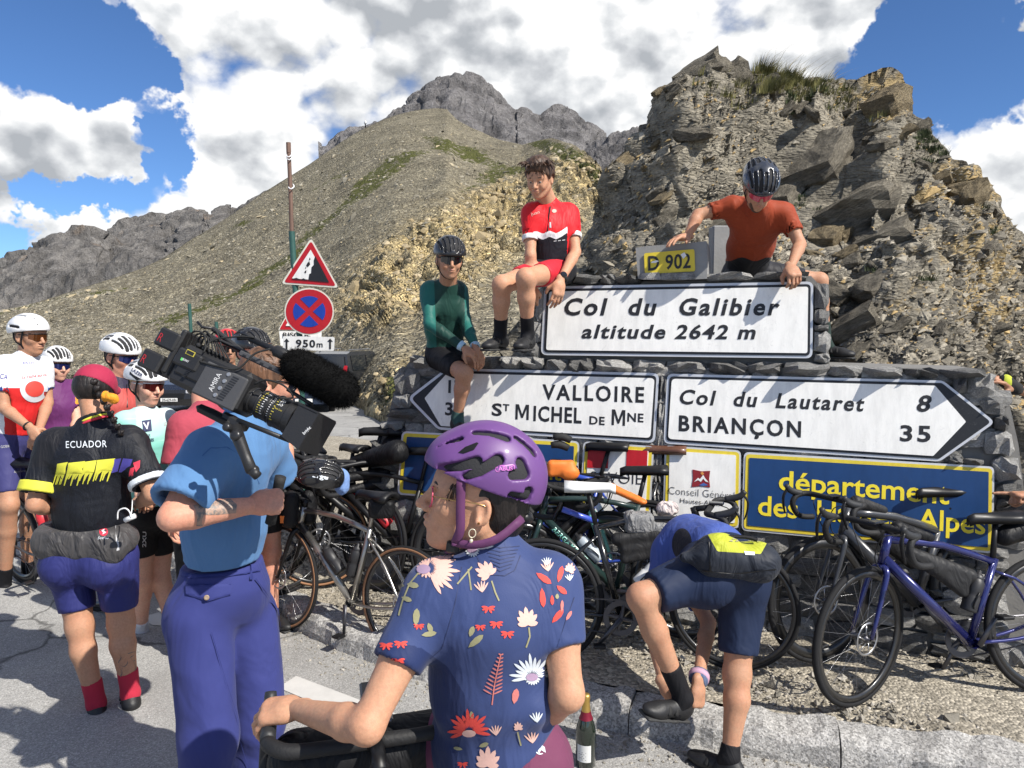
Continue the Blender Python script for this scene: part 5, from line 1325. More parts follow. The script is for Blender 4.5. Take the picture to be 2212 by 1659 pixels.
def hand_ops(wr, d, pn, side, curl=.5, s=1.0, spread=.12, thumb=.5, fingers=None):
 """wr wrist, d direction of the palm, pn palm normal (towards what is gripped), side +1/-1: which way the thumb lies (d x pn)*side"""
 d = Vector(d).normalized(); pn = Vector(pn); pn = (pn - d * pn.dot(d)).normalized(); t = d.cross(pn) * side; wr = Vector(wr); o = []
 P = lambda a, b, c: wr + (d * a + t * b + pn * c) * s
 o.append(('+', cone(wr - d * .02 * s, P(.03, 0, 0), .027 * s, .030 * s, flat=(pn, 1.35)), .01 * s))
 o.append(('+', cone(P(.028, .012, 0), P(.078, .016, 0), .026 * s, .021 * s, flat=(pn, 1.35)), .012 * s))
 o.append(('+', cone(P(.028, -.012, 0), P(.074, -.018, 0), .025 * s, .019 * s, flat=(pn, 1.35)), .012 * s))
 o.append(('+', cone(P(.02, .018, .006), P(.05, .026, .010), .020 * s, .016 * s), .012 * s))
 Ls = [(.044, .026, .020), (.048, .030, .021), (.044, .028, .020), (.035, .021, .018)]
 for i, L in enumerate(Ls):
  c = curl if fingers is None else fingers[i]
  b = (.030 - .0195 * i) * 1.0; base = P(.080 - .003 * abs(i - 1) ** 1.5 - (.004 if i == 3 else 0), b, 0)
  ang = 0; dirv = (d + t * (spread * (1.2 - i) * .6)).normalized(); p = base; r = (.0098, .0100, .0095, .0084)[i] * s
  o.append(('+', cone(P(.055, b * .9, .0), base, r * 1.15, r * 1.1), .008 * s))
  for j, l in enumerate(L):
   ang += c * (1.15, 1.25, .8)[j]; v = dirv * math.cos(ang) + pn * math.sin(ang); q = p + v * l * s
   o.append(('+', cone(p, q, r * (1.0 - .07 * j), r * (.95 - .1 * j)), .0028 * s)); p = q
 p = P(.028, .030, .008); v = (d * .55 + t * (.75 - .35 * thumb) + pn * (.35 + .8 * thumb)).normalized(); q = p + v * .040 * s
 o.append(('+', cone(p, q, .0155 * s, .0120 * s), .010 * s)); v2 = (d * (.75) + t * (.2 - .5 * thumb) + pn * (.3 + .7 * thumb)).normalized(); q2 = q + v2 * .032 * s
 o.append(('+', cone(q, q2, .0115 * s, .0092 * s), .004 * s))
 return o
# ================================================================== PEOPLE
def lerp(a, b, t): return Vector(a) * (1 - t) + Vector(b) * t
def shoe(par, an, toe, up=(0, 0, 1), mat=None, s=1.0, name='shoe', h=.006, solem=None):
 """an: ankle joint, toe: tip of the foot"""
 an = Vector(an); toe = Vector(toe); up = Vector(up).normalized(); d = (toe - an); d = (d - up * d.dot(up)).normalized(); r = d.cross(up).normalized()
 heel = an - d * .045 * s - up * .055 * s; A = (d, r, up)
 L = lambda a, b, c: an + (d * a + r * b + up * c) * s
 o = [('+', ell(L(-.028, 0, -.045), (.045 * s, .036 * s, .042 * s), A), .01), ('+', cone(L(-.01, 0, -.045), L(.10, 0, -.058), .042 * s, .034 * s, flat=(r, 1.02)), .03), ('+', ell(L(.13, .004, -.068), (.062 * s, .043 * s, .028 * s), A), .03), ('+', cone(L(-.005, 0, -.02), L(.0, 0, .0), .036 * s, .040 * s), .02), ('-', cone(L(0, 0, .03), L(0, 0, .012), .033 * s, .030 * s), .004), ('&', half(L(0, 0, -.092), -up), 0)]
 sh = sobj(name, o, h, mat or M_shoe, par)
 so = [('+', rbox(L(-.025, 0, -.094), (.045 * s, .032 * s, .007 * s), A, .006), 0), ('+', rbox(L(.10, .003, -.094), (.085 * s, .040 * s, .007 * s), A, .006), .01)]
 sobj('sole', so, h, solem or M_sole, sh)
 mb = MB()
 for a in (.045, .085): mb.tube([L(a, -.040, -.062), L(a - .004, -.028, -.030 - a * .1), L(a - .006, 0, -.016 - a * .12), L(a - .004, .028, -.030 - a * .1), L(a, .040, -.062)], .006 * s, 6, smooth=3, flat=(d, 2.0))
 mb.build('shoe_strap', M_rub, sh, smooth=True)
 return sh
class Fig:
 """A figure: J = joints {pel, chest, neck, shA, elA, wrA, shB, ..., hipA, knA, anA, toA, ...}; g = girth factor"""
 def __init__(s, label, J, head, skin='tan', g=1.0, leg=1.0, arm=1.0, foot=None, label_cat='person', group=None, h=.008, hip=1.0, waist=1.0, chestw=1.0):
  s.J = {k: Vector(v) for k, v in J.items()}; s.g = g; s.lg = leg; s.ag = arm; s.head = head; s.skin = SK[skin]; s.h = h; s.hipf = hip; s.wf = waist; s.cw = chestw
  base = foot or s.J['pel'].copy(); base = Vector((base[0], base[1], ground_z(base[0], base[1]) if foot is None else base[2])); s.e = empty('person', base, label, label_cat, group)
  s.ct = (s.J['shB'] - s.J['shA']).normalized(); s.pt = (s.J['hipB'] - s.J['hipA']).normalized() if 'hipA' in J else s.ct
 def torso(s, o=0.0, low=0.0, cut=None):
  J, g = s.J, s.g; mid = lerp(J['pel'], J['chest'], .5); L = []; ct, pt = s.ct, s.pt; mt = (ct + pt).normalized(); cu = cut
  L.append(('+', cone(lerp(J['pel'], J['hipA'], .45), lerp(J['pel'], J['hipB'], .45), .100 * g * s.hipf + o, None, cut=cu), .04))
  L.append(('+', cone(J['pel'], mid, .112 * g * s.wf + o, .106 * g * s.wf + o, flat=(mt, .80), cut=cu), .05))
  L.append(('+', cone(mid, J['chest'], .106 * g * s.wf + o, .118 * g + o, flat=(ct, .76 / s.cw)), .05))
  up = (J['neck'] - J['chest']).normalized()
  L.append(('+', cone(lerp(J['chest'], J['shA'], .62) + up * 0, lerp(J['chest'], J['shB'], .62), .085 * g + o), .05))
  L.append(('+', cone(lerp(J['shA'], J['neck'], .18), lerp(J['shB'], J['neck'], .18), .056 * g + o), .05))
  L.append(('+', cone(lerp(J['neck'], J['chest'], .12), J['chest'], .060 * g + o, .10 * g + o), .05))
  return L
 def armops(s, q, o=0.0, t=1.0, kk=.02, hand=True, bell=0.0, flatcut=True):
  J, a = s.J, s.ag; sh, el, wr = J['sh' + q], J['el' + q], J['wr' + q]; L = []
  if t <= 1.0:
   e = lerp(sh, el, t); dv = (el - sh).normalized(); cut = [(e, dv)] if (t < 1 and flatcut) else None
   L.append(('+', cone(sh, lerp(sh, el, min(1, t + .15)), .052 * a + o, (.052 - .012 * t) * a + o + bell, cut=cut), kk)); return L
  L.append(('+', cone(sh, el, .052 * a + o, .039 * a + o), kk))
  t2 = t - 1; fw = lerp(el, wr, .28); e = lerp(el, wr, t2)
  L.append(('+', cone(el, fw, .038 * a + o, .042 * a + o), .015)); L.append(('+', cone(fw, e if t2 > .3 else fw, .041 * a + o, (.041 - .016 * t2) * a + o), .01))
  return L
 def bare_arm(s, q):
  J, a = s.J, s.ag; sh, el, wr = J['sh' + q], J['el' + q], J['wr' + q]; fw = lerp(el, wr, .25)
  up = lerp(sh, el, .45)
  return [('+', cone(sh, up, .050 * a, .049 * a), .02), ('+', cone(up, el, .048 * a, .038 * a), .02), ('+', cone(el, fw, .038 * a, .043 * a), .02), ('+', cone(fw, wr, .042 * a, .0255 * a), .01)]
 def legops(s, q, o=0.0, t=2.0, kk=.03):
  """t 0..1 thigh, 1..2 to the ankle"""
  J, g = s.J, s.lg; hp, kn = J['hip' + q], J['kn' + q]; L = []
  if t < 1:
   e = lerp(hp, kn, t); dv = (kn - hp).normalized(); L.append(('+', cone(hp, lerp(hp, kn, t + .12), .092 * g + o, (.092 - .034 * (t + .12)) * g + o, cut=[(e, dv)]), kk)); return L
  an = J['an' + q]; sk = lerp(kn, an, .30); dn = (an - kn).normalized(); th = (kn - hp).normalized(); back = (dn - th * dn.dot(th)); back = back.normalized() if back.length > .12 else (s.fwd() * -1)
  L.append(('+', cone(hp, kn, .090 * g + o, .055 * g + o), kk)); L.append(('+', ell(kn, (.056 * g + o,) * 3), .02))
  L.append(('+', cone(kn, sk + back * .012, .052 * g + o, .055 * g + o), .03)); L.append(('+', cone(sk + back * .012, lerp(kn, an, .92), .054 * g + o, .034 * g + o), .02)); L.append(('+', cone(lerp(kn, an, .9), an, .034 * g + o, .036 * g + o), .01))
  return L
 def fwd(s):
  return s.pt.cross(Vector((0, 0, 1))).normalized() * (1 if s.pt.cross(Vector((0, 0, 1))).dot(s.head.f) > 0 else -1)
 def body(s, legs=('A', 'B'), hands=(), extra=(), female=False, smile=0, hh=.0045, head=True, arms=('A', 'B'), foot=True):
  J = s.J; o = s.torso(-.016)
  if head: o += s.head.neck(lerp(J['neck'], J['chest'], .15), .053 if not female else .046)
  for q in arms: o += s.bare_arm(q)
  for q in legs: o += s.legops(q)
  o += list(extra); parts = [solid(o, s.h)]
  if head: parts.append(solid(s.head.ops(female, smile=smile) + s.head.neck(lerp(J['neck'], J['chest'], .0), .054 if not female else .047), hh))
  for hop in hands: parts.append(solid(hop, .0055 if s.h > .0065 else .006))
  parts = [(smooth(V, Q, 1), Q) for V, Q in parts]; V, Q = joinm(parts)
  s.bodyobj = npmesh('body', V, Q, s.skin, s.e); return s.bodyobj
 def jersey(s, mat, o=.012, sleeve=.55, collar=.03, wrinkle=(.006, (9, 9, 22)), attrs=None, hem=.0, name='jersey', bell=.0, arms=('A', 'B'), h=None, hemcut=True, long=False, extra=(), hemn=None):
  J = s.J; d = (J['chest'] - J['pel']).normalized(); hp = J['pel'] - d * hem
  op = s.torso(o, cut=(hemn or [(hp, -d)]) if hemcut else None)
  n = (J['neck'] - J['chest']).normalized(); nb = J['neck'] + (s.head.P(-.02, 0, -.06) - J['neck']).normalized() * collar
  if collar > 0: op.append(('+', cone(lerp(J['neck'], J['chest'], .35), nb, .066 * s.g + o, .050 * s.g + o, cut=[(nb, (nb - J['neck']))]), .03)); 
  for q in arms:
   op += s.armops(q, o, (1 + sleeve) if long else sleeve, .045, bell=bell)
  for q in arms:
   if not long:
    sh, el = J['sh' + q], J['el' + q]; op.append(('-', cone(lerp(sh, el, sleeve - .14), lerp(sh, el, sleeve + .4), .047 * s.ag + .001 + bell * .8), 0))
  hd = s.head; 
  if collar > 0: op.append(('-', cone(lerp(nb, J['neck'], .35), nb + (nb - J['neck']) * 2, .050 * s.g, .052 * s.g), 0))
  op += list(extra)
  return sobj(name, op, h or s.h, mat, s.e, wrinkle=wrinkle, attrs=attrs, sm=1)
 def shorts(s, mat, t=.72, o=.006, legs=('A', 'B'), wrinkle=(.003, (14, 14, 30)), name='shorts', attrs=None, extra=(), kk=.025, top=.10):
  J = s.J; d = (J['chest'] - J['pel']).normalized(); P = J['pel']
  op = [('+', cone(lerp(P, J['hipA'], .5), lerp(P, J['hipB'], .5), .102 * s.g * s.hipf + o), .03), ('+', cone(P, P + d * top, .110 * s.g * s.wf + o, .104 * s.g * s.wf + o, flat=(s.pt, .80)), .04)]
  for q in legs: op += s.legops(q, o, t, kk)
  op += list(extra)
  return sobj(name, op, s.h, mat, s.e, wrinkle=wrinkle, attrs=attrs)
 def sock(s, q, mat, t=.72, o=.004):
  J = s.J; an, kn = J['an' + q], J['kn' + q]; g = s.lg; a = lerp(kn, an, t)
  d = (a - kn).normalized(); r0 = (.054 - (.020) * (t - .3) / .62) * g
  op = [('+', cone(a, an, r0 + o, .037 * g + o, cut=[(a, -d)]), 0), ('+', cone(an, lerp(an, J['to' + q], .35) - Vector((0, 0, .03)), .037 * g + o, .034), .02)]
  return sobj('sock', op, .006, mat, s.e)
def locks(parent, name, mat, roots, ln, r=.006, seed=1, droop=.5, spread=.5, n=3):
 """tapered strands of hair; roots [(point, direction)]"""
 r_ = random.Random(seed); mb = MB()
 for (p, d) in roots:
  p = Vector(p); d = Vector(d).normalized()
  for _ in range(n):
   dd = (d + Vector((r_.gauss(0, spread), r_.gauss(0, spread), r_.gauss(0, spread)))).normalized(); L = ln * r_.uniform(.6, 1.2)
   q1 = p + dd * L * .45; q2 = q1 + (dd + Vector((0, 0, -droop))).normalized() * L * .35; q3 = q2 + (dd + Vector((r_.gauss(0, .3), 0, -droop * 2))).normalized() * L * .3
   mb.tube([p, q1, q2, q3], [r, r * .85, r * .5, .0008], 5, smooth=2)
 return mb.build(name, mat, parent, smooth=True)
def palette_print(name, col): return simple(name, col, .7, bump=.2, bscale=200)
P_white = palette_print('print_offwhite', (.62, .66, .70)); P_pink = palette_print('print_pink', (.70, .43, .36)); P_red = palette_print('print_red', (.66, .06, .045)); P_coral = palette_print('print_coral', (.55, .17, .15)); P_olive = palette_print('print_olive', (.30, .28, .15)); P_lilac = palette_print('print_lilac', (.36, .25, .36)); P_dk = palette_print('print_navy', (.02, .03, .09))
def petal(cx, cy, ang, ln, wd, bend=0):
 c, s = math.cos(ang), math.sin(ang); pts = []
 prof = [(0, .0), (.25, .75), (.6, 1), (.85, .7), (1, 0), (.85, -.7), (.6, -1), (.25, -.75)]
 for (t, w_) in prof:
  a = ln * t; b = w_ * wd / 2 + bend * t * t; pts.append((cx + c * a - s * b, cy + s * a + c * b))
 return pts
def daisy(cx, cy, R_, n, a0, a1, wd, squash=1.0, r0=.2):
 out = []
 for i in range(n):
  a = math.radians(a0 + (a1 - a0) * i / max(1, n - 1)); L = R_ * (1 + .18 * math.sin(i * 2.3)); out.append(petal(cx + r0 * R_ * math.cos(a), cy + r0 * R_ * math.sin(a) * squash, a, L, wd))
 return out
def build_purple():
 D = 1.62
 hd = Head(U(1030, 1082, 1.66), (-1, -.06, .14), (0.14, .02, 1), 1.06)
 J = dict(pel=U(1075, 1720, 1.66), chest=U(1068, 1345, 1.63), neck=U(1078, 1196, 1.655), shA=U(930, 1285, 1.62), shB=U(1196, 1268, 1.64), elA=U(792, 1570, 1.46), wrA=U(640, 1532, 1.64), elB=U(1226, 1500, 1.55), wrB=U(1100, 1590, 1.80),
    hipA=U(1010, 1800, 1.70), hipB=U(1140, 1800, 1.62), knA=U(1000, 2150, 1.75), knB=U(1150, 2150, 1.65), anA=Vector((-.14, 1.75, .1)), anB=Vector((.06, 1.62, .1)), toA=Vector((-.2, 1.95, .03)), toB=Vector((0, 1.84, .03)))
 J['hipA'] = Vector((-.14, 1.72, .90)); J['hipB'] = Vector((.05, 1.64, .90)); J['knA'] = Vector((-.15, 1.76, .48)); J['knB'] = Vector((.06, 1.66, .48)); J['pel'] = Vector((-.035, 1.66, .93))
 F = Fig('rider seen from behind in a purple helmet and blue flowered jersey, holding a handlebar', J, hd, 'olive', g=.90, leg=.9, arm=.90, h=.0085, hip=1.05)
 hnd = hand_ops(J['wrA'], (-.93, .15, -.16), (.2, .35, -1), -1, curl=.55, s=.96, thumb=.15)
 e1 = [('+', cone(hd.P(-.02, 0, .02), lerp(J['neck'], J['chest'], .1), .05, .062), .03)]
 F.body(hands=[hnd], female=True, hh=.003, extra=())
 eyes(hd, F.e); brows(hd, F.e, HAIR['dark']); mouth(hd, F.e, .3)
 A = hd.A(); k = hd.k
 sobj('hair', [('+', ell(hd.P(-.020, 0, .030), (.098 * k, .0795 * k, .090 * k), A), 0), ('+', ell(hd.P(-.062, 0, -.030), (.046 * k, .056 * k, .050 * k), A), .03), ('-', ell(hd.P(.078, 0, -.01), (.075 * k, .12 * k, .085 * k), A), .01), ('-', ell(hd.P(-.012, -.09, -.02), (.028 * k, .04 * k, .042 * k), A), .006), ('-', ell(hd.P(-.012, .09, -.02), (.028 * k, .04 * k, .042 * k), A), .006)], .004, HAIR['dark'], F.e)
 roots = [(hd.P(.074 - .03 * t, -.020 - .052 * t, .056 - .012 * t), hd.f * .45 - hd.u * 1.0 - hd.r * .25) for t in [i / 13 for i in range(14)]]
 locks(F.e, 'fringe', HAIR['brown'], roots, .036, .0034, 3, .6, .14, 4)
 M_gold = simple('gold_wire', (.55, .38, .16), .25, metal=1, bump=0); M_gl = simple('glasses_pink_rim', (.45, .05, .10), .3)
 g = NT('clear_lens'); g.set(color=(.9, .92, .93), rough=.03, Transmission_Weight=.9, spec=.6); g.b.inputs['IOR'].default_value = 1.05
 for q in (-1, 1):
  c = hd.P(.098, q * .030, .004); mb = MB(); ring = [c + (hd.r * math.cos(a) * .024 + hd.u * math.sin(a) * .021) * k + hd.f * (-.004 * abs(math.cos(a))) for a in [2 * math.pi * i / 20 for i in range(20)]]
  mb.tube(ring, .0013, 6, closed=True)
  mb.tube([hd.P(.094, q * .054, .010), hd.P(.05, q * .076, .012), hd.P(-.012, q * .081, .010), hd.P(-.028, q * .078, -.010)], .0013, 5, smooth=3)
  o = mb.build('glasses_frame', M_gold, F.e, smooth=True); mb = MB(); mb.add(ring, [tuple(range(20))]); mb.build('lens', g.m, o)
  mb = MB(); mb.tube([ring[i] for i in range(4, 17)] if q < 0 else ring[:10], .0019, 6); mb.build('upper_rim', M_gl, o, smooth=True)
 mb = MB(); ea = hd.P(.004, -.086, -.040); ring = [ea + (hd.f * math.cos(a) * .0075 + hd.u * math.sin(a) * .0095 - hd.u * .009) for a in [2 * math.pi * i / 14 for i in range(14)]]; mb.tube(ring, .0012, 5, closed=True)
 mb.lathe([(0, -.005), (.003, -.003), (.0042, .001), (.003, .004), (0, .005)], ea - hd.u * .026, hd.u, 8); mb.build('earring', simple('earring_pearl', (.75, .68, .5), .2, metal=.3, bump=0), F.e, smooth=True)
 mb = MB(); mb.lathe([(0, -.002), (.003, 0), (0, .003)], hd.P(-.006, -.090, -.026), -hd.r, 8); mb.build('ear_stud', M_gold, F.e, smooth=True)
 M_pur = simple('helmet_purple', (.125, .048, .19), .5, var=.08, bump=.08, coat=.08)
 Hf = (hd.f * math.cos(-.02) + hd.u * math.sin(-.02)).normalized(); Hu = hd.r.cross(Hf).normalized(); H = Head(hd.c + hd.u * .004, Hf, Hu, k * 1.0); A = H.A()
 cz = .062
 o = [('+', ell(H.P(-.014, 0, cz), (.125 * k, .099 * k, .110 * k), A), 0), ('+', ell(H.P(-.078, 0, cz - .022), (.060 * k, .076 * k, .080 * k), A), .035), ('+', ell(H.P(.064, 0, cz + .010), (.054 * k, .072 * k, .056 * k), A), .03)]
 o.append(('&', half(H.P(0, 0, .042), -Hu + Hf * .26), 0))
 o.append(('-', ell(H.P(-.012, 0, cz - .018), (.104 * k, .080 * k, .100 * k), A), 0))
 def vent(pts, r0, r1, side, kk=.004):
  c = [H.P(a, side * b, cc) for a, b, cc in pts]
  rd = (c[1] - H.P(-.014, 0, cz)).normalized(); c = [p - rd * .010 for p in c]
  for i in range(len(c) - 1): o.append(('-', cone(c[i], c[i + 1], r0 + (r1 - r0) * i / (len(c) - 1), r0 + (r1 - r0) * (i + 1) / (len(c) - 1), flat=(rd, .42)), .0025))
 for s_ in (-1, 1):
  vent([(.088, .074, .072), (.052, .092, .084), (.022, .100, .098)], .0085, .0125, s_)
  vent([(.036, .104, .064), (.008, .108, .080), (-.026, .104, .106)], .009, .0135, s_)
  vent([(-.072, .096, .078), (-.092, .084, .080), (-.084, .084, .102)], .012, .0115, s_)
  vent([(-.074, .094, .030), (-.098, .078, .028), (-.100, .076, .042)], .009, .0125, s_)
  vent([(.090, .040, .105), (.050, .052, .132)], .007, .008, s_); vent([(.020, .052, .152), (-.045, .060, .150)], .0075, .010, s_)
  vent([(-.065, .045, .145), (-.105, .045, .118)], .008, .010, s_)
 hs = sobj('helmet', o, .0034, M_pur, F.e, sm=1)
 li = [('+', ell(H.P(-.014, 0, cz), (.117 * k, .091 * k, .102 * k), A), 0), ('+', ell(H.P(-.082, 0, cz - .018), (.053 * k, .068 * k, .072 * k), A), .03), ('&', half(H.P(0, 0, .048), -Hu + Hf * .26), 0), ('-', ell(H.P(-.012, 0, cz - .018), (.102 * k, .078 * k, .098 * k), A), 0)]
 sobj('helmet_liner', li, .006, M_foam, hs)
 M_ps = fabric('strap_purple', (.11, .035, .10), .6, wr=.1)
 mb = MB()
 for q in (-1, 1):
  mb.tube([H.P(.040, q * .083, .055), H.P(.034, q * .079, -.01), H.P(.030, q * .075, -.05), H.P(.036, q * .062, -.080)], .0115, 6, smooth=3, flat=(hd.r * q, .18))
  mb.tube([H.P(-.095, q * .060, -.018), H.P(-.05, q * .080, -.058), H.P(-.005, q * .076, -.078), H.P(.036, q * .060, -.082)], .0105, 6, smooth=3, flat=(hd.r * q, .18))
 mb.tube([H.P(.036, -.060, -.082), H.P(.046, -.030, -.112), H.P(.050, 0, -.120), H.P(.046, .030, -.112), H.P(.036, .060, -.082)], .009, 6, smooth=3, flat=(hd.u, .3))
 mb.build('helmet_strap', M_ps, hs, smooth=True)
 mb = MB(); mb.box(H.P(.040, -.050, -.094), (.03, .02, .026), M=Matrix((hd.f, hd.r, hd.u)).transposed(), bev=.004); mb.build('buckle', M_blackp, hs)
 mb = MB(); mb.tube([H.P(-.100, -.03, -.022), H.P(-.112, 0, -.030), H.P(-.100, .03, -.022)], [.012, .016, .012], 8, smooth=2); mb.build('rear_dial', M_blackp, hs, smooth=True)
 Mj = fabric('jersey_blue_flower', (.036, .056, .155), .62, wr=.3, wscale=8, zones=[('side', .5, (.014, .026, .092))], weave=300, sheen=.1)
 ch, pl = J['chest'], J['pel']
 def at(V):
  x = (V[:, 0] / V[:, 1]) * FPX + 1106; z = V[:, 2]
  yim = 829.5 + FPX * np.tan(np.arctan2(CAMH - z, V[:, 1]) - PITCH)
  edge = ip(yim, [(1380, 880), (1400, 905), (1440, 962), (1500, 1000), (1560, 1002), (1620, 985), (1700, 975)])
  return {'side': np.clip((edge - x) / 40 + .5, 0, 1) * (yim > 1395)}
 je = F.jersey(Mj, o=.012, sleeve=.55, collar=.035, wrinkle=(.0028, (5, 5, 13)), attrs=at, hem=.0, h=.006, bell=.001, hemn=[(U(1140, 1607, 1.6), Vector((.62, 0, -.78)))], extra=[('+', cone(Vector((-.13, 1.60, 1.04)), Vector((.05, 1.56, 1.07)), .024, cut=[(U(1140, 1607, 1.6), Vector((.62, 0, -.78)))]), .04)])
 bv = bvh_of(je)
 pr = lambda nm, sh, m, off=.0016: [printed(bv, je, nm, [q], m, off) for q in sh] if nm in ('leaf_print', 'rib_print') else printed(bv, je, nm, sh, m, off)
 DG = math.radians
 pr('flower_print', daisy(922, 1228, 50, 12, -62, 62, 9, .8, .30) + [petal(922, 1228, DG(a), 22, 6) for a in range(70, 300, 24)], P_pink)
 pr('flower_centre', [circ(916, 1231, 15, 10, 12)], P_lilac, .0026)
 pr('flower_print', daisy(1021, 1188, 34, 10, -150, -10, 7, 1, .2) + [petal(1021, 1188, DG(a), 16, 5) for a in range(10, 180, 22)], P_white); pr('flower_centre', [circ(1021, 1188, 11, 8, 10)], P_lilac, .0026)
 pr('flower_print', daisy(1150, 1462, 38, 13, -190, -5, 7, 1, .22) + [petal(1150, 1462, DG(a), 18, 5) for a in range(20, 180, 20)], P_white); pr('flower_centre', [circ(1148, 1462, 13, 9, 10)], P_lilac, .0026)
 pr('flower_print', daisy(1014, 1578, 36, 13, -200, 10, 8, .9, .2), P_red); pr('flower_centre', [circ(1014, 1583, 15, 8, 10)], P_pink, .0026)
 def bloom(cx, cy, s, rot):
  return [petal(cx, cy, DG(rot + a), s * L, s * .34) for a, L in ((-55, .9), (-32, 1.15), (-8, 1.25), (16, 1.1), (40, .95), (75, .7), (-85, .7))]
 pr('flower_print', bloom(1140, 1350, 32, -90) + bloom(1058, 1243, 30, -125) + bloom(1240 - 120, 1575, 14, -90) + bloom(1053, 1655, 36, -80) + bloom(1228, 1235, 16, -60), P_pink)
 def stem(p, w_=1.7): 
  out = []
  for a, b in zip(p, p[1:]):
   L = math.hypot(b[0] - a[0], b[1] - a[1]); nx, ny = -(b[1] - a[1]) / L * w_, (b[0] - a[0]) / L * w_; out.append([(a[0] - nx, a[1] - ny), (b[0] - nx, b[1] - ny), (b[0] + nx, b[1] + ny), (a[0] + nx, a[1] + ny)])
  return out
 pr('stem_print', stem([(905, 1238), (885, 1262), (870, 1300), (862, 1330)]) + stem([(1062, 1255), (1070, 1280), (1078, 1298)]) + stem([(1142, 1355), (1144, 1375), (1136, 1398)]) + stem([(1020, 1225), (988, 1262)]) + stem([(1012, 1230), (1018, 1275)]) + stem([(1118, 1580), (1125, 1610)]), P_olive)
 pr('leaf_print', [petal(875, 1267, DG(200), 26, 12), petal(880, 1262, DG(10), 26, 13), petal(868, 1290, DG(20), 24, 11), petal(898, 1352, DG(-85), 38, 15), petal(925, 1345, DG(70), 22, 12), petal(910, 1372, DG(-10), 34, 12), petal(1015, 1375, DG(-70), 24, 12), petal(1012, 1398, DG(-40), 42, 14), petal(1018, 1535, DG(80), 16, 9), petal(1035, 1612, DG(-20), 22, 10), petal(1000, 1618, DG(190), 20, 8), petal(1203, 1282, DG(90), 12, 8)], P_olive)
 pr('leaf_print', [petal(1158, 1238, DG(35), 40, 14), petal(1205, 1258, DG(-75), 36, 12), petal(1170, 1270, DG(85), 42, 13), petal(1202, 1265, DG(40), 28, 12), petal(1192, 1285, DG(88), 22, 8), petal(1192, 1345, DG(-50), 38, 13)], P_red)
 def small(cx, cy, s=1.0):
  return [petal(cx, cy, DG(a), 15 * s, 5 * s) for a in (25, 60, 120, 155, 185, -5)]
 for (a, b, s) in [(1055, 1312, 1), (1072, 1345, 1), (1038, 1352, .8), (1096, 1366, 1), (835, 1392, 1), (866, 1388, 1), (860, 1425, 1), (905, 1350, .8), (1205, 1560, .7), (1188, 1600, .7), (905, 1625, .9), (1215, 1545, .8), (1000, 1648, .8)]:
  pr('flower_print', small(a, b, s), P_red)
 fern = stem([(1063, 1522), (1068, 1480), (1082, 1412)], 1.3)
 for i in range(11):
  t = i / 10; x = 1064 + 18 * t; y = 1500 - 86 * t; L = 24 * (1 - t * .75)
  fern += [petal(x, y, DG(-25), L, 3.4), petal(x, y, DG(-150), L, 3.4)]
 pr('fern_print', fern, P_coral)
 def blades(cx, cy, s): return [petal(cx, cy, DG(a), 26 * s, 3.6 * s) for a in (-135, -115, -95, -78, -60)]
 pr('grass_print', blades(1042, 1280, 1) + blades(1184, 1235, .9) + blades(1072, 1588, .9) + blades(1150, 1605, 1) + blades(1000, 1590, .0001), P_pink); pr('grass_print', blades(1160, 1560, .9) + blades(1230, 1255, .6) + blades(1182, 1222, .7), P_white)
 pr('leaf_print', [petal(1213, 1322, DG(-88), 26, 7), petal(1110, 1520, DG(-80), 34, 15), petal(1222, 1340, DG(-60), 24, 8)], P_coral)
 pr('rib_print', [x for i in range(7) for x in stem([(1040 + i * 3.5 + 6, 1178 + i * 8), (1080, 1184 + i * 8.4), (1122 - i * 3.2, 1180 + i * 7.6)], .9)], P_dk)
 pr('seam_print', stem([(1024, 1190), (1040, 1222), (1062, 1242), (1090, 1244), (1112, 1232), (1124, 1200)], .9) + stem([(998, 1225), (984, 1300), (972, 1345), (955, 1400), (930, 1420)], .8) + stem([(1240, 1290), (1222, 1340), (1195, 1420)], .8), P_dk)
 Ms = fabric('shorts_maroon', (.15, .04, .085), .7, wr=.3)
 so = F.shorts(Ms, t=.5, o=.010, extra=[('+', cone(U(1130, 1680, 1.62), U(1150, 1760, 1.60), .085), .04)], top=.04)
 bv = bvh_of(so); printed(bv, so, 'emblem', [circ(1166, 1618, 11, 12, 16, .9, 5.0) + circ(1166, 1618, 8.5, 9.5, 16, 5.0, .9), [(1160, 1620), (1168, 1608), (1176, 1614), (1178, 1626), (1168, 1620), (1164, 1628)]], P_white)
 bv = bvh_of(hs); M_pk = simple('badge_pink', (.55, .16, .50), .4)
 b1 = rounded([(1070, 1004), (1112, 1003), (1112, 1019), (1070, 1020)], 6); b2 = rounded([(1072, 1006), (1110, 1005), (1110, 1017), (1072, 1018)], 5)
 printed(bv, hs, 'badge', [b1], M_pk, .0012, 5); printed(bv, hs, 'badge', [b2], M_pur, .0020, 5); ptext(bv, hs, 'ABUS', 1076, 1016.5, 1107, 1015.5, 8.5, M_pk, bold=.03, off=.0030)
 printed(bv, hs, 'visor_socket', [[(990, 978), (1005, 966), (1030, 956), (1034, 958), (1024, 972), (1002, 980)]], M_blackp, .0015, 6)
 return F
PURPLE = build_purple()
print('purple', round(time.time() - T0, 1))
SKM = SK
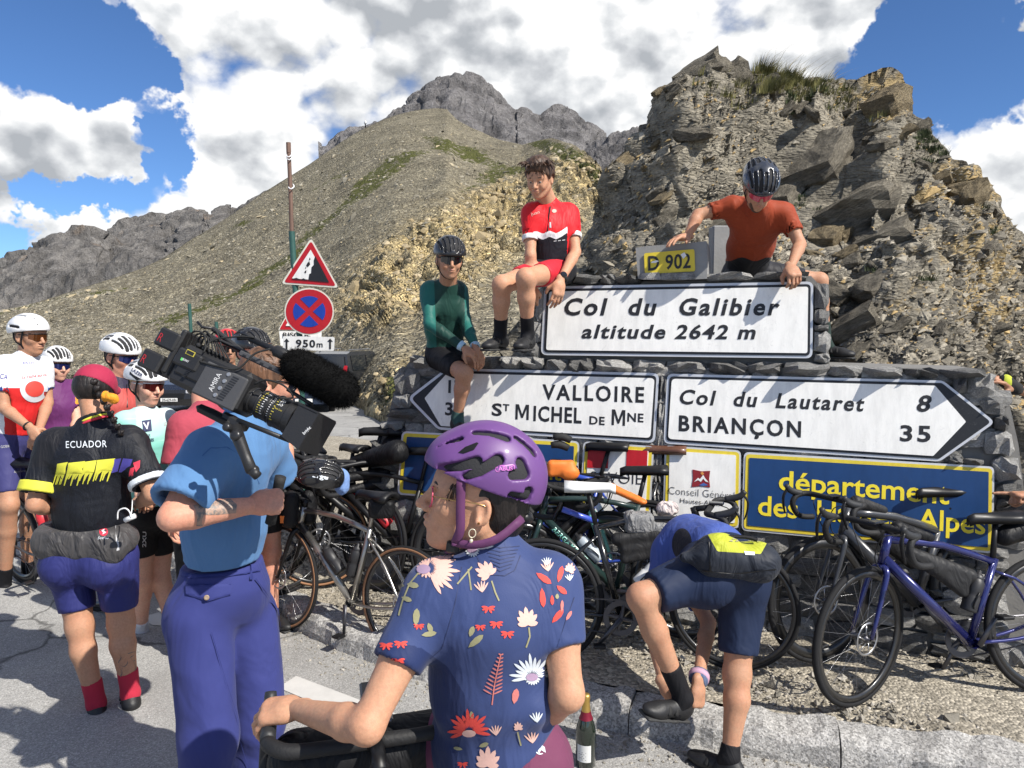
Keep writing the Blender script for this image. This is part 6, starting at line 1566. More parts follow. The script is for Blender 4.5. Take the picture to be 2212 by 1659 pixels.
def build_operator():
 hd = Head(U(580, 826, 2.80), (.86, .42, -.30), (.25, .1, 1), 1.0)
 J = dict(pel=U(482, 1262, 2.66), chest=U(492, 1015, 2.62), neck=U(530, 895, 2.70), shA=U(452, 985, 2.48), shB=U(575, 962, 2.88), elA=U(372, 1118, 2.30), wrA=U(545, 1092, 2.44), elB=U(592, 1040, 3.0), wrB=U(604, 930, 2.86),
    hipA=U(430, 1330, 2.58), hipB=U(535, 1325, 2.76), knA=U(450, 1592, 2.52), knB=U(560, 1560, 2.72), anA=U(430, 1850, 2.50), anB=U(530, 1790, 2.78), toA=U(530, 1870, 2.6), toB=U(640, 1800, 2.9))
 F = Fig('camera operator in a blue T-shirt and blue trousers with a video camera on his shoulder', J, hd, 'ruddy', g=.90, arm=1.12, leg=1.1, h=.010)
 fist = hand_ops(J['wrA'], (.92, .3, .12), (.1, .9, -.35), 1, curl=1.25, s=1.08, spread=.02, thumb=.9)
 hb = hand_ops(J['wrB'], (0, -.2, 1), (-.6, -.7, 0), -1, curl=.7, s=1.05)
 F.body(hands=[fist, hb], hh=.006)
 A = hd.A(); k = hd.k
 sobj('hair', [('+', ell(hd.P(-.016, 0, .036), (.108 * k, .086 * k, .100 * k), A), 0), ('+', ell(hd.P(-.06, 0, -.02), (.05 * k, .06 * k, .06 * k), A), .03), ('-', ell(hd.P(.085, 0, -.02), (.08 * k, .12 * k, .09 * k), A), .01)], .005, HAIR['red'], F.e, wrinkle=(.003, (30, 30, 60)))
 rt = [(hd.P(-.02 + .09 * math.cos(a) * math.cos(b), .078 * math.sin(a) * math.cos(b), .04 + .09 * math.sin(b)), hd.f * .7 + hd.r * .3 * math.sin(a) + hd.u * .2) for a in [i * .35 for i in range(18)] for b in (.3, .7, 1.1)]
 locks(F.e, 'hair_strands', HAIR['red'], rt, .05, .0035, 9, .3, .25, 2)
 shades(hd, F.e, M_lens)
 Mt = fabric('tshirt_blue', (.085, .19, .37), .88, wr=.6, wscale=5, weave=260, sheen=.05)
 Mt2 = Mt
 je = F.jersey(Mt, o=.024, sleeve=.80, collar=.0, wrinkle=(.011, (4, 4, 9)), hem=-.11, bell=.030, h=.009)
 mb = MB(); mb.tube([hd.P(-.06, -.03, -.08), J['neck'] + Vector((-.05, -.05, .03)), J['neck'] + Vector((.03, -.07, .02))], .012, 6, smooth=3); mb.build('collar_rib', Mt, je, smooth=True)
 bv = bvh_of(je)
 def st(p, w_=1.0):
  out = []
  for a, b in zip(p, p[1:]):
   L = math.hypot(b[0] - a[0], b[1] - a[1]); nx, ny = -(b[1] - a[1]) / L * w_, (b[0] - a[0]) / L * w_; out.append([(a[0] - nx, a[1] - ny), (b[0] - nx, b[1] - ny), (b[0] + nx, b[1] + ny), (a[0] + nx, a[1] + ny)])
  return out
 Msm = fabric('tshirt_seam', (.05, .13, .31), .9)
 printed(bv, je, 'seam', st([(437, 985), (455, 968), (490, 966), (520, 985), (545, 1010), (560, 1045)]) + st([(346, 1070), (380, 1082), (425, 1080)]), Msm, .0012)
 Mp = fabric('trousers_blue', (.032, .040, .165), .8, wr=.6, wscale=4, weave=350, sheen=.05)
 J2 = F.J; g = F.lg
 op = [('+', cone(lerp(J2['pel'], J2['hipA'], .5), lerp(J2['pel'], J2['hipB'], .5), .118), .03), ('+', cone(J2['pel'], J2['pel'] + Vector((0, 0, .085)), .148, .128, flat=(F.pt, .86), cut=[(J2['pel'] + Vector((0, 0, .085)), Vector((0, 0, 1)))]), .04)]
 for q, rr in (('A', 1.0), ('B', .96)):
  op += [('+', cone(J2['hip' + q] + Vector((0, 0, -.01)), J2['kn' + q], .114 * rr, .098 * rr), .03), ('+', cone(J2['kn' + q], lerp(J2['kn' + q], J2['an' + q], .95), .098 * rr, .092 * rr), .04)]
 op.append(('+', ell(lerp(J2['pel'], J2['hipA'], .7) + Vector((-.035, -.02, -.03)), (.10, .095, .11)), .04))
 tr_ = sobj('trousers', op, .010, Mp, F.e, wrinkle=(.012, (3.5, 3.5, 5)))
 bv = bvh_of(tr_)
 Ms2 = fabric('trousers_stitch', (.02, .027, .13), .8)
 printed(bv, tr_, 'pocket_flap', [[(404, 1262), (500, 1260), (498, 1284), (450, 1298), (404, 1284)]], Mp, .007)
 printed(bv, tr_, 'stitching', st([(406, 1264), (498, 1262)], .8) + st([(406, 1282), (450, 1295), (496, 1282)], .8) + st([(378, 1240), (420, 1250), (480, 1246), (530, 1238), (560, 1232)], .9) + st([(548, 1250), (585, 1300), (596, 1318)], 1.2) + st([(596, 1318), (618, 1450), (620, 1659)], 1.0) + st([(455, 1365), (470, 1420), (540, 1659)], .7), Ms2, .009)
 mb = MB(); c = hit(bv, 448, 1290, .011)
 if c: mb.lathe([(0, .003), (.006, .0035), (.009, .002), (.009, -.003)], c, (CAM - c), 14); mb.build('button', simple('button_brown', (.25, .18, .12), .4), tr_)
 printed(bv, tr_, 'belt_loop', [[(536, 1212), (543, 1212), (543, 1252), (536, 1252)]], Ms2, .010)
 Mtat = NT('tattoo_ink'); Mtat.set(color=Mtat.mix(Mtat.ramp(Mtat.noise(60, 5, .7, dist=1), [(.42, 0.0), (.56, 1.0)]), (.13, .12, .11), (.34, .22, .16)), rough=.5)
 bv = bvh_of(F.bodyobj); printed(bv, F.e, 'tattoo', [[(418, 1092), (450, 1082), (498, 1078), (512, 1090), (510, 1108), (470, 1112), (440, 1112), (438, 1136), (424, 1136), (424, 1112)]], Mtat.m, .0010, 5)
 shoe(F.e, J['anA'], J['toA']); shoe(F.e, J['anB'], J['toB'])
 return F
OPER = build_operator()
P_yel = palette_print('print_yellow', (.62, .60, .05)); P_roy = palette_print('print_royal', (.06, .05, .28)); P_rd2 = palette_print('print_bright_red', (.55, .03, .06)); P_gry = palette_print('print_grey', (.45, .45, .46))
def build_ecuador():
 hd = Head(U(205, 850, 3.66), (.12, 1, -.55), (.05, .42, 1), 1.0)
 J = dict(pel=U(198, 1185, 3.62), chest=U(196, 1005, 3.58), neck=U(207, 912, 3.60), shA=U(110, 965, 3.58), shB=U(290, 960, 3.60), elA=U(76, 1090, 3.48), wrA=U(140, 1102, 3.66), elB=U(330, 1068, 3.52), wrB=U(298, 1088, 3.78),
    hipA=U(150, 1205, 3.62), hipB=U(250, 1205, 3.62), knA=U(172, 1352, 3.58), knB=U(262, 1345, 3.62), anA=U(208, 1520, 3.58), anB=U(282, 1498, 3.62), toA=U(188, 1524, 3.80), toB=U(268, 1504, 3.86))
 F = Fig('woman from behind in a black jersey lettered ECUADOR, royal blue shorts and red socks', J, hd, 'tan', g=1.0, leg=1.08, arm=1.0, h=.009, hip=1.36, waist=1.06)
 F.body(hands=[hand_ops(J['wrB'], (-.3, 1, .1), (0, 0, -1), -1, .8), hand_ops(J['wrA'], (.5, .8, .2), (0, 0, -1), 1, .6)], extra=[('+', ell(lerp(J['hipA'], J['hipB'], .5), (.1, .1, .1)), .05)], female=True)
 A = hd.A(); k = hd.k
 sobj('hair', [('+', ell(hd.P(-.020, 0, .030), (.106 * k, .088 * k, .098 * k), A), 0), ('+', ell(hd.P(-.060, 0, .002), (.046 * k, .054 * k, .036 * k), A), .03), ('-', ell(hd.P(.085, 0, -.02), (.08 * k, .12 * k, .09 * k), A), .01)], .006, HAIR['dark'], F.e, wrinkle=(.003, (30, 30, 60)))
 M_cap = fabric('cap_crimson', (.34, .022, .06), .75, wr=.2)
 cp = sobj('cap', [('+', ell(hd.P(-.016, 0, .044), (.110 * k, .094 * k, .098 * k), A), 0), ('+', cone(hd.P(.08, -.05, .05), hd.P(.08, .05, .05), .02), .02), ('&', half(hd.P(0, 0, .022), -hd.u + hd.f * -.12), 0), ('-', ell(hd.P(-.016, 0, .03), (.100 * k, .084 * k, .088 * k), A), 0)], .005, M_cap, F.e)
 mb = MB(); mb.tube([hd.P(.09, 0, .09), hd.P(.02, 0, .139), hd.P(-.06, 0, .126), hd.P(-.108, 0, .075), hd.P(-.118, 0, .035)], .004, 6, smooth=3, flat=(hd.r, 2.2)); mb.build('cap_seam', fabric('cap_band', (.26, .016, .045), .7), cp, smooth=True)
 b0 = hd.P(-.092, .052, .020); b1 = U(262, 935, 3.52); mb = MB(); n = 9
 for i in range(n):
  p = b0.lerp(b1, i / (n - 1)); r_ = .021 - .001 * i
  for q in (-1, 1): mb.tube([p + Vector((q * .011, 0, .012)), p + Vector((q * .003, -.010, 0)), p + Vector((-q * .009, 0, -.012))], [r_ * .5, r_ * .72, r_ * .5], 7, smooth=2)
 mb.build('braid', HAIR['dark'], F.e, smooth=True)
 M_or = fabric('tie_orange', (.72, .28, .02), .6, wr=.6); sobj('hair_tie', [('+', ell(U(236, 858, 3.45), (.034, .025, .020)), 0), ('+', ell(U(246, 862, 3.46), (.022, .022, .024)), .01), ('+', ell(U(228, 856, 3.46), (.018, .02, .026)), .01)], .005, M_or, F.e, wrinkle=(.004, (50, 50, 50)))
 Mj = NT('jersey_black_ecuador'); n = Mj; vo = n.voro(230, out='Distance')
 base = n.mix(n.ramp(vo, [(.25, 1.0), (.45, 0.0)]), (.005, .006, .010), (.013, .016, .025)); base = n.mix(n.math('GREATER_THAN', n.attr('yoke'), .5), base, (.011, .011, .014))
 fo = n.noise(7, 4, .5, vec=n.coord((1.4, 1.4, .4)), dist=1.2); n.set(color=base, rough=.62, normal=n.bump(vo, .15, .003, n.bump(fo, .5, .05)), spec=.3)
 def at(V):
  x = (V[:, 0] / V[:, 1]) * FPX + 1106; yim = 829.5 + FPX * np.tan(np.arctan2(CAMH - V[:, 2], V[:, 1]) - PITCH); e = np.abs(x - 205)
  return {'yoke': np.clip(((e - 55) * 1.1 - (yim - 905) * .62) / 30 + .5, 0, 1) * (yim < 1010)}
 je = F.jersey(Mj.m, o=.015, sleeve=.82, collar=.03, wrinkle=(.008, (6, 6, 13)), attrs=at, hem=-.035, bell=.018)
 bv = bvh_of(je)
 for q, mm in (('A', P_yel), ('B', P_white)):
  sh, el = J['sh' + q], J['el' + q]; d = (el - sh).normalized(); e = lerp(sh, el, .80)
  c_ = sobj('sleeve_cuff', [('+', cone(e - d * (.05 if q == 'A' else .03), e, .089, .091, cut=[(e, d), (e - d * (.05 if q == 'A' else .03), -d)]), 0), ('-', cone(e - d * .1, e + d * .1, .066), 0)], .006, mm, je)
 bb = J['neck'] + Vector((0, 0, .015)); nb = (hd.P(-.02, 0, -.06) - J['neck']).normalized()
 for i, (m, z) in enumerate(((P_rd2, -.010), (P_yel, .002), (M_blackf, .012))):
  mb = MB(); o_ = nb.orthogonal().normalized(); p_ = nb.cross(o_); mb.tube([bb + nb * (z - .004) + (o_ * math.cos(a) + p_ * math.sin(a)) * (.076 - i * .004) for a in [6.283 * j / 20 for j in range(20)]], .0065, 6, closed=True); mb.build('collar_stripe', m, je, smooth=True)
 ptext(bv, je, 'ECUADOR', 143, 968, 231, 966, 15.5, P_white, spacing=1.12)
 ys = []
 for (x0, x1, y0, y1) in ((122, 141, 998, 1038), (146, 178, 996, 1042), (179, 203, 994, 1042), (208, 243, 990, 1042)):
  ys.append([(x0 + 2, y0 + 4), (x1 + 6, y0), (x1, y0 + 26), (x0 - 2, y0 + 28)]); m = 7
  for j in range(m):
   a = x0 + (x1 - x0) * j / m; w_ = (x1 - x0) / m * .62; ln = 14 + 9 * math.sin(j * 2.1 + x0); ys.append([(a - 2, y0 + 27), (a + w_, y0 + 27), (a + w_ * .4 - 7, y0 + 30 + ln), (a - 8, y0 + 30 + ln)])
 printed(bv, je, 'stripe_print', ys, P_yel); printed(bv, je, 'stripe_print', [[(246, 992), (262, 990), (254, 1018), (240, 1022)], [(266, 990), (287, 992), (282, 1006), (262, 1020), (256, 1020)]], P_roy); printed(bv, je, 'stripe_print', [[(288, 1000), (303, 994), (302, 1010), (294, 1020)], [(282, 1012), (292, 1008), (288, 1028), (276, 1034)]], P_rd2)
 Mb = fabric('pouch_grey', (.06, .057, .058), .5, wr=.9, wscale=10, weave=200)
 P0 = J['pel'] + Vector((0, -.055, .055)); R_ = .20
 be = sobj('waist_belt', [('+', cone(P0 + Vector((-.13, -.055, .01)), P0 + Vector((.14, -.055, -.01)), .096, .096, flat=(Vector((0, 1, 0)), 1.7)), 0), ('+', cone(P0 + Vector((-.17, .02, .03)), P0 + Vector((.18, .02, .01)), .072, flat=(Vector((0, 1, 0)), 1.2)), .04), ('&', half(P0 + Vector((0, 0, .082)), (0, -.1, 1)), 0)], .007, Mb, F.e, wrinkle=(.007, (14, 14, 9)))
 bv = bvh_of(be); printed(bv, be, 'zip', [[(247, 1132), (252, 1132), (258, 1188), (252, 1190)]], P_gry); printed(bv, be, 'badge', [circ(224, 1149, 9.5, 9, 16)], P_rd2); printed(bv, be, 'badge_mark', [[(219, 1147), (226, 1143), (225, 1148), (230, 1150), (222, 1155), (223, 1150)]], P_white, .0026); ptext(bv, be, 'Seeho', 211, 1165, 235, 1164, 6, P_white, shear=.3)
 mb = MB(); mb.tube([U(254, 1122, 3.36), U(256, 1104, 3.36), U(270, 1098, 3.36), U(280, 1106, 3.36), U(283, 1118, 3.36)], .0035, 6, smooth=5); mb.tube([U(270, 1124, 3.37), U(292, 1114, 3.37)], .012, 8); mb.tube([U(282, 1118, 3.37), U(285, 1100, 3.4), U(286, 1080, 3.45)], .0025, 6, smooth=4); mb.build('charging_cable', M_whitep, be, smooth=True)
 Msh = fabric('shorts_royal', (.024, .028, .13), .64, wr=.5, wscale=8, sheen=0)
 F.shorts(Msh, t=.76, o=.010, extra=[('+', ell(lerp(J['pel'], J['hipA'], .75) + Vector((-.01, -.075, -.03)), (.115, .10, .115)), .035), ('+', ell(lerp(J['pel'], J['hipB'], .75) + Vector((.01, -.075, -.03)), (.115, .10, .115)), .035)], wrinkle=(.005, (7, 7, 18)))
 M_rs = fabric('sock_red', (.42, .025, .05), .9); F.sock('A', M_rs, .70); F.sock('B', M_rs, .66)
 shoe(F.e, J['anA'], J['toA']); shoe(F.e, J['anB'], J['toB'])
 Mtat = MATS.setdefault('tat', simple('tattoo_line', (.16, .12, .10), .5)); bv = bvh_of(F.bodyobj)
 for c in ([(254, 1408), (262, 1420), (256, 1432), (268, 1440), (276, 1430), (270, 1422)], [(276, 1412), (292, 1408), (298, 1420), (288, 1428), (282, 1420), (288, 1416)], [(288, 1430), (294, 1442), (290, 1452), (297, 1456)], [(258, 1440), (264, 1452), (260, 1462)]):
  pts = [c_ for c_ in catmull([(a, b, 0) for a, b in c], 3)]; sh = [[(a[0] - .7, a[1] - .7), (b[0] - .7, b[1] - .7), (b[0] + .7, b[1] + .7), (a[0] + .7, a[1] + .7)] for a, b in zip(pts, pts[1:])]; printed(bv, F.e, 'tattoo', sh, Mtat, .0012)
 printed(bv, F.e, 'tattoo', [[(135, 1302), (160, 1306), (205, 1296), (203, 1302), (180, 1312), (168, 1322), (160, 1312), (142, 1308)]], Mtat, .0012, 8)
 return F
build_ecuador()
print('front three', round(time.time() - T0, 1))
def Wd(x, y, off): return W(x, y, off)
def simplehair(F, hd, m, k=1.0, low=.02):
 A = hd.A(); k = hd.k; return sobj('hair', [('+', ell(hd.P(-.018, 0, .034), (.102 * k, .083 * k, .094 * k), A), 0), ('+', ell(hd.P(-.055, 0, -low), (.046 * k, .058 * k, .048 * k), A), .03), ('-', ell(hd.P(.085, 0, -.02), (.08 * k, .12 * k, .09 * k), A), .01), ('-', ell(hd.P(-.0, -.09, -.015), (.03 * k, .04 * k, .045 * k), A), .005), ('-', ell(hd.P(-.0, .09, -.015), (.03 * k, .04 * k, .045 * k), A), .005)], .007, m, F.e)
M_hw = simple('helmet_white', (.70, .70, .70), .35, var=.04, bump=.03, coat=.3); M_hb = simple('helmet_black', (.013, .013, .015), .35, bump=.05, coat=.4); M_hr = simple('helmet_red', (.5, .02, .02), .35, coat=.4)
def face(F, hd, sm=0, gl=None, br='brown', rim=None):
 if gl: shades(hd, F.e, gl, rim)
 else: eyes(hd, F.e); brows(hd, F.e, HAIR[br])
 mouth(hd, F.e, sm)
def pants_down(F, mat, legs=('A', 'B'), t=.68, **k): return F.shorts(mat, t=t, legs=legs, **k)
def imy(V): return 829.5 + FPX * np.tan(np.arctan2(CAMH - V[:, 2], V[:, 1]) - PITCH)
def imx(V): return (V[:, 0] / V[:, 1]) * FPX + 1106
def build_left_man():
 D = 5.38; hd = Head(U(66, 728, D), (.93, -.34, -.12), (0, 0, 1), 1.10); g = lambda x, y, d=D: U(x, y, d)
 J = dict(pel=g(32, 945), chest=g(50, 838), neck=g(60, 768), shA=g(6, 790, 5.27), shB=g(94, 792, 5.52), elA=g(8, 880, 5.22), wrA=g(66, 925, 5.12), elB=g(103, 870, 5.47), wrB=g(82, 935, 5.17), hipA=g(10, 960, 5.32), hipB=g(52, 960, 5.47), knA=g(20, 1090, 5.22), knB=g(62, 1085, 5.42), anA=g(10, 1270, 5.37), anB=g(60, 1250, 5.57), toA=g(30, 1285, 5.17), toB=g(85, 1262, 5.37))
 F = Fig('tall rider in a white aero helmet and white and red jersey at the far left', J, hd, 'tan', g=1.03, leg=1.06, arm=.95, h=.012)
 F.body(hands=[hand_ops(J['wrA'], (.6, -.2, -.8), (0, 1, 0), 1, .5, thumb=.3), hand_ops(J['wrB'], (-.3, -.3, -.9), (0, 1, 0), -1, .6)]); face(F, hd, 0, M_lenso); simplehair(F, hd, HAIR['brown'])
 helmet(hd, F.e, M_hw, 'aero', .005, tilt=.1)
 n = fabric('jersey_white_red', (.72, .73, .75), .6, wr=.4, wscale=9, zones=[('red', .5, (.58, .02, .02)), ('blue', .5, (.03, .10, .42))])
 def at(V):
  y = imy(V); x = imx(V); q = np.maximum(np.abs(x - 50) - 42, 0)
  return {'red': np.clip((y - 838) / 14 + .5, 0, 1) * (q < 6), 'blue': ((y > 836) & (y < 856) & (q >= 6)) * 1.0}
 je = F.jersey(n, o=.009, sleeve=.62, collar=.03, attrs=at, wrinkle=(.005, (8, 8, 20)), hem=-.05)
 bv = bvh_of(je); printed(bv, je, 'round_print', [circ(73, 838, 30, 31, 28)], P_white, .003); ptext(bv, je, 'La Vache qui rit', 48, 818, 100, 812, 6.5, P_red, off=.006); printed(bv, je, 'round_print', [circ(74, 840, 20, 17, 20)], P_red, .005)
 printed(bv, je, 'zip', [[(84, 772), (86, 772), (88, 922), (85, 922)]], P_white, .006); ptext(bv, je, 'EKOI', 50, 786, 72, 786, 5, P_roy, off=.003); ptext(bv, je, 'LA', 2, 843, 20, 845, 9, P_dk, off=.003); ptext(bv, je, 'CA', 0, 818, 16, 820, 12, P_roy, off=.003)
 Ms = fabric('shorts_navy_violet', (.045, .045, .15), .6, wr=.3); s = F.shorts(Ms, t=.8, o=.006); bv = bvh_of(s); ptext(bv, s, 'GOBIK', 2, 968, 22, 966, 6, P_gry); ptext(bv, s, 'Alpes Léman', 30, 1022, 58, 1018, 5, P_gry)
 for q in 'AB': F.sock(q, M_blackf, .75); shoe(F.e, J['an' + q], J['to' + q], h=.009)
 mb = MB(); w_ = J['wrA']; d = (J['wrA'] - J['elA']).normalized(); mb.tube([w_ - d * .03 + (d.orthogonal().normalized() * math.cos(a) + d.cross(d.orthogonal().normalized()) * math.sin(a)) * .031 for a in [6.283 * i / 12 for i in range(12)]], .006, 6, closed=True); mb.build('wrist_band', M_rub, F.e, smooth=True)
build_left_man()
def build_violet():
 D = 5.7; hd = Head(U(124, 790, D), (.80, -.58, -.12), (.08, 0, 1), .98); g = lambda x, y, d=D: U(x, y, d)
 J = dict(pel=g(125, 985), chest=g(128, 880), neck=g(120, 826), shA=g(95, 838, 5.65), shB=g(156, 838, 5.8), elA=g(88, 910), wrA=g(110, 960, 5.5), elB=g(166, 905), wrB=g(150, 960, 5.5), hipA=g(108, 1000), hipB=g(140, 1000), knA=g(108, 1110), knB=g(142, 1110), anA=g(108, 1215), anB=g(142, 1215), toA=g(120, 1225, 5.5), toB=g(155, 1225, 5.5))
 F = Fig('rider in a violet jersey and white vented helmet standing behind the tall rider', J, hd, 'fair', g=.9, leg=.9, arm=.8, h=.012)
 F.body(female=True, smile=.3, hh=.006); face(F, hd, .3, M_lensb); simplehair(F, hd, HAIR['brown']); helmet(hd, F.e, M_hw, 'road', .0055)
 je = F.jersey(fabric('jersey_violet', (.12, .025, .12), .6, wr=.35, zones=[('o', .5, (.75, .28, .03))]), o=.008, sleeve=.6, collar=.03, attrs=lambda V: {'o': ((imx(V) > 158) & (imy(V) < 872)) * 1.0})
 F.shorts(M_blackf, t=.7); [F.sock(q, M_blackf, .8) for q in 'AB']; [shoe(F.e, J['an' + q], J['to' + q], h=.01) for q in 'AB']
build_violet()
def build_coral():
 D = 4.95; hd = Head(U(262, 772, D), (.85, -.40, -.22), (.0, 0, 1), 1.04); g = lambda x, y, d=D: U(x, y, d)
 J = dict(pel=g(262, 1010), chest=g(258, 880), neck=g(254, 822), shA=g(215, 845, 5.0), shB=g(300, 845, 5.2), elA=g(205, 940), wrA=g(240, 990, 4.8), elB=g(310, 930), wrB=g(300, 990, 4.8), hipA=g(240, 1030), hipB=g(285, 1030), knA=g(240, 1150), knB=g(285, 1150), anA=g(240, 1285), anB=g(285, 1285), toA=g(255, 1295, 4.7), toB=g(300, 1295, 4.7))
 F = Fig('sunburnt man in a white helmet and coral zipped jersey behind the mint jersey', J, hd, 'ruddy', g=.95, h=.012)
 F.body(hh=.006); face(F, hd, 0, M_lensb); simplehair(F, hd, HAIR['dark']); helmet(hd, F.e, M_hw, 'road', .0055)
 je = F.jersey(fabric('jersey_coral', (.42, .07, .06), .6, wr=.35, zones=[('n', .5, (.03, .025, .05))]), o=.010, sleeve=.6, collar=.05, attrs=lambda V: {'n': (imy(V) < 838) * 1.0})
 bv = bvh_of(je); printed(bv, je, 'zip', [[(272, 830), (274, 830), (276, 880), (273, 880)]], M_blackp, .003); printed(bv, je, 'round_print', [circ(240, 846, 9, 7, 12)], P_pink, .003)
 F.shorts(M_blackf, t=.7); [F.sock(q, M_blackf, .8) for q in 'AB']; [shoe(F.e, J['an' + q], J['to' + q], h=.01) for q in 'AB']
build_coral()
def build_mint():
 D = 4.35; hd = Head(U(317, 832, D), (.84, -.52, -.16), (.05, 0, 1), 1.0); g = lambda x, y, d=D: U(x, y, d)
 J = dict(pel=g(326, 1100), chest=g(316, 955), neck=g(316, 893), shA=g(266, 915, 4.25), shB=g(362, 908, 4.5), elA=g(262, 1010, 4.3), wrA=g(300, 1062, 4.15), elB=g(374, 1000, 4.6), wrB=g(350, 1075, 4.4), hipA=g(304, 1125, 4.35), hipB=g(346, 1125, 4.5), knA=g(306, 1252, 4.4), knB=g(346, 1250, 4.5), anA=g(306, 1368, 4.55), anB=g(371, 1356, 4.55), toA=g(330, 1392, 4.4), toB=g(412, 1382, 4.45))
 F = Fig('smiling woman in a white and black helmet and mint to white zipped jersey', J, hd, 'fair', g=.95, leg=.98, arm=.9, h=.009)
 F.body(hands=[hand_ops(J['wrA'], (.3, -.3, -.8), (1, 0, 0), 1, .7)], female=True, smile=1, hh=.005); face(F, hd, 1, M_lensr, rim=M_whitep)
 simplehair(F, hd, HAIR['fairb']); locks(F.e, 'hair_strands', HAIR['fairb'], [(hd.P(-.02 - .004 * i, -.078, -.01 - .005 * i), -hd.f * .5 - hd.u) for i in range(10)], .06, .003, 4, .5, .3, 2)
 hs = helmet(hd, F.e, M_hw, 'road', .0055); bv = bvh_of(hs)
 printed(bv, hs, 'black_band', [[(281, 802), (300, 816), (322, 824), (345, 826), (344, 832), (318, 830), (296, 822), (280, 808)]], M_blackp, .0015, 5); ptext(bv, hs, 'LAZER', 284, 800, 306, 815, 7, P_dk, off=.003, bold=.02)
 n = NT('jersey_mint'); c = n.mix(n.attr('fade'), (.68, .72, .76), (.16, .50, .42)); c = n.mix(n.ramp(n.noise(3, 4, .7, vec=n.coord((1, 1, 9))), [(.55, 0.0), (.62, .5)]), c, (.45, .68, .62)); n.set(color=c, rough=.6, normal=n.bump(n.noise(8, 3, .5), .3, .03))
 je = F.jersey(n.m, o=.010, sleeve=.66, collar=.035, attrs=lambda V: {'fade': np.clip((imy(V) - 870) / 90, .25, 1) * np.where(np.abs(imx(V) - 315) > 42, 1.0, .95) + .35 * (imx(V) < 290)}, wrinkle=(.005, (8, 8, 20)), hem=-.03)
 bv = bvh_of(je); printed(bv, je, 'square_print', [[(306, 909), (326, 906), (328, 931), (309, 934)]], P_dk, .002); ptext(bv, je, 'V', 310, 928, 324, 926, 15, P_white, bold=.03, off=.005); ptext(bv, je, 'VIE', 312, 945, 325, 944, 7, P_dk, off=.003); ptext(bv, je, 'OSGES', 312, 954, 332, 953, 6.5, P_dk, off=.003, bold=.02)
 ptext(bv, je, 'ÉLI', 354, 920, 372, 917, 7, P_gry, off=.003); printed(bv, je, 'zip', [[(338, 893), (340, 893), (343, 1060), (340, 1060)]], P_gry, .003)
 s = F.shorts(M_blackf, t=.55, o=.008); bv = bvh_of(s); ptext(bv, s, '2XU', 315, 1182, 316, 1148, 8, P_gry, bold=.02)
 Mw = fabric('sock_white', (.66, .66, .66), .9); [F.sock(q, Mw, .76) for q in 'AB']; Mgs = simple('shoe_grey_knit', (.14, .14, .15), .8, bump=.9, bscale=200); [shoe(F.e, J['an' + q], J['to' + q], mat=Mgs, h=.007) for q in 'AB']
 mb = MB(); [mb.box(U(366 + (i % 2) * 3, 1330 + i * 4, 4.42), (.018, .004, .005)) for i in range(8)]; mb.build('sock_marks', M_blackp, F.e)
build_mint()
def build_rose():
 D = 4.1; hd = Head(U(445, 832, 4.3), (.9, .3, -.1), (0, 0, 1), 1.0); g = lambda x, y, d=D: U(x, y, d)
 J = dict(pel=g(455, 1130), chest=g(455, 965), neck=g(440, 885), shA=g(392, 925, 3.95), shB=g(520, 925, 4.3), elA=g(378, 1035, 3.9), wrA=g(372, 1120, 3.95), elB=g(535, 1040, 4.3), wrB=g(560, 1140, 4.3), hipA=g(420, 1160), hipB=g(480, 1160), knA=g(420, 1300), knB=g(500, 1300), anA=g(420, 1425), anB=g(505, 1425), toA=g(450, 1440), toB=g(540, 1440))
 F = Fig('person in a rose red T-shirt standing behind the camera operator', J, hd, 'ruddy', h=.010)
 F.body(hands=[hand_ops(J['wrA'], (0, 0, -1), (1, 0, 0), 1, .5), hand_ops(J['wrB'], (0, 0, -1), (-1, 0, 0), -1, .5)]); simplehair(F, hd, HAIR['brown'])
 F.jersey(fabric('tshirt_rose', (.36, .055, .08), .88, wr=.5, wscale=6), o=.020, sleeve=.72, collar=0, bell=.02, wrinkle=(.008, (5, 5, 12)), hem=.02)
 F.shorts(M_blackf, t=.7, o=.02); [shoe(F.e, J['an' + q], J['to' + q], h=.01) for q in 'AB']
build_rose()
def bystander(label, hx, hy, d, skin, hcol, hm, jm, gl=None, female=False, hstyle='road', f=(.5, -.85, -.15)):
 k = 1600 / d; hd = Head(U(hx, hy, d), f, (0, 0, 1), 1.0); r = Vector((f[0], f[1], 0)).normalized(); R_ = Vector((-r.y, r.x, 0)) * -1; B = hd.c - Vector((0, 0, .24)); zz = zground(B.x, B.y)
 q = lambda a, c, b=0: B + R_ * a * -1 + r * b + Vector((0, 0, c)); H_ = B.z - zz
 J = dict(pel=q(0, -.52), chest=q(0, -.18), neck=q(0, .04), shA=q(-.18, -.05), shB=q(.18, -.05), elA=q(-.22, -.34), elB=q(.22, -.34), wrA=q(-.18, -.55, .12), wrB=q(.18, -.55, .12), hipA=q(-.09, -.58), hipB=q(.09, -.58), knA=q(-.1, -.58 - (H_ - .58) * .48), knB=q(.1, -.58 - (H_ - .58) * .48), anA=q(-.1, .1 - H_), anB=q(.1, .1 - H_), toA=q(-.1, .05 - H_, .15), toB=q(.1, .05 - H_, .15))
 F = Fig(label, J, hd, skin, h=.013, group=None, foot=q(0, -H_)); F.body(female=female, hh=.007); face(F, hd, 0, gl); simplehair(F, hd, HAIR[hcol]); helmet(hd, F.e, hm, hstyle, .006)
 F.jersey(jm, o=.012, sleeve=.65, collar=.03); F.shorts(M_blackf, t=.7); [shoe(F.e, J['an' + z], J['to' + z], h=.012) for z in 'AB']; return F
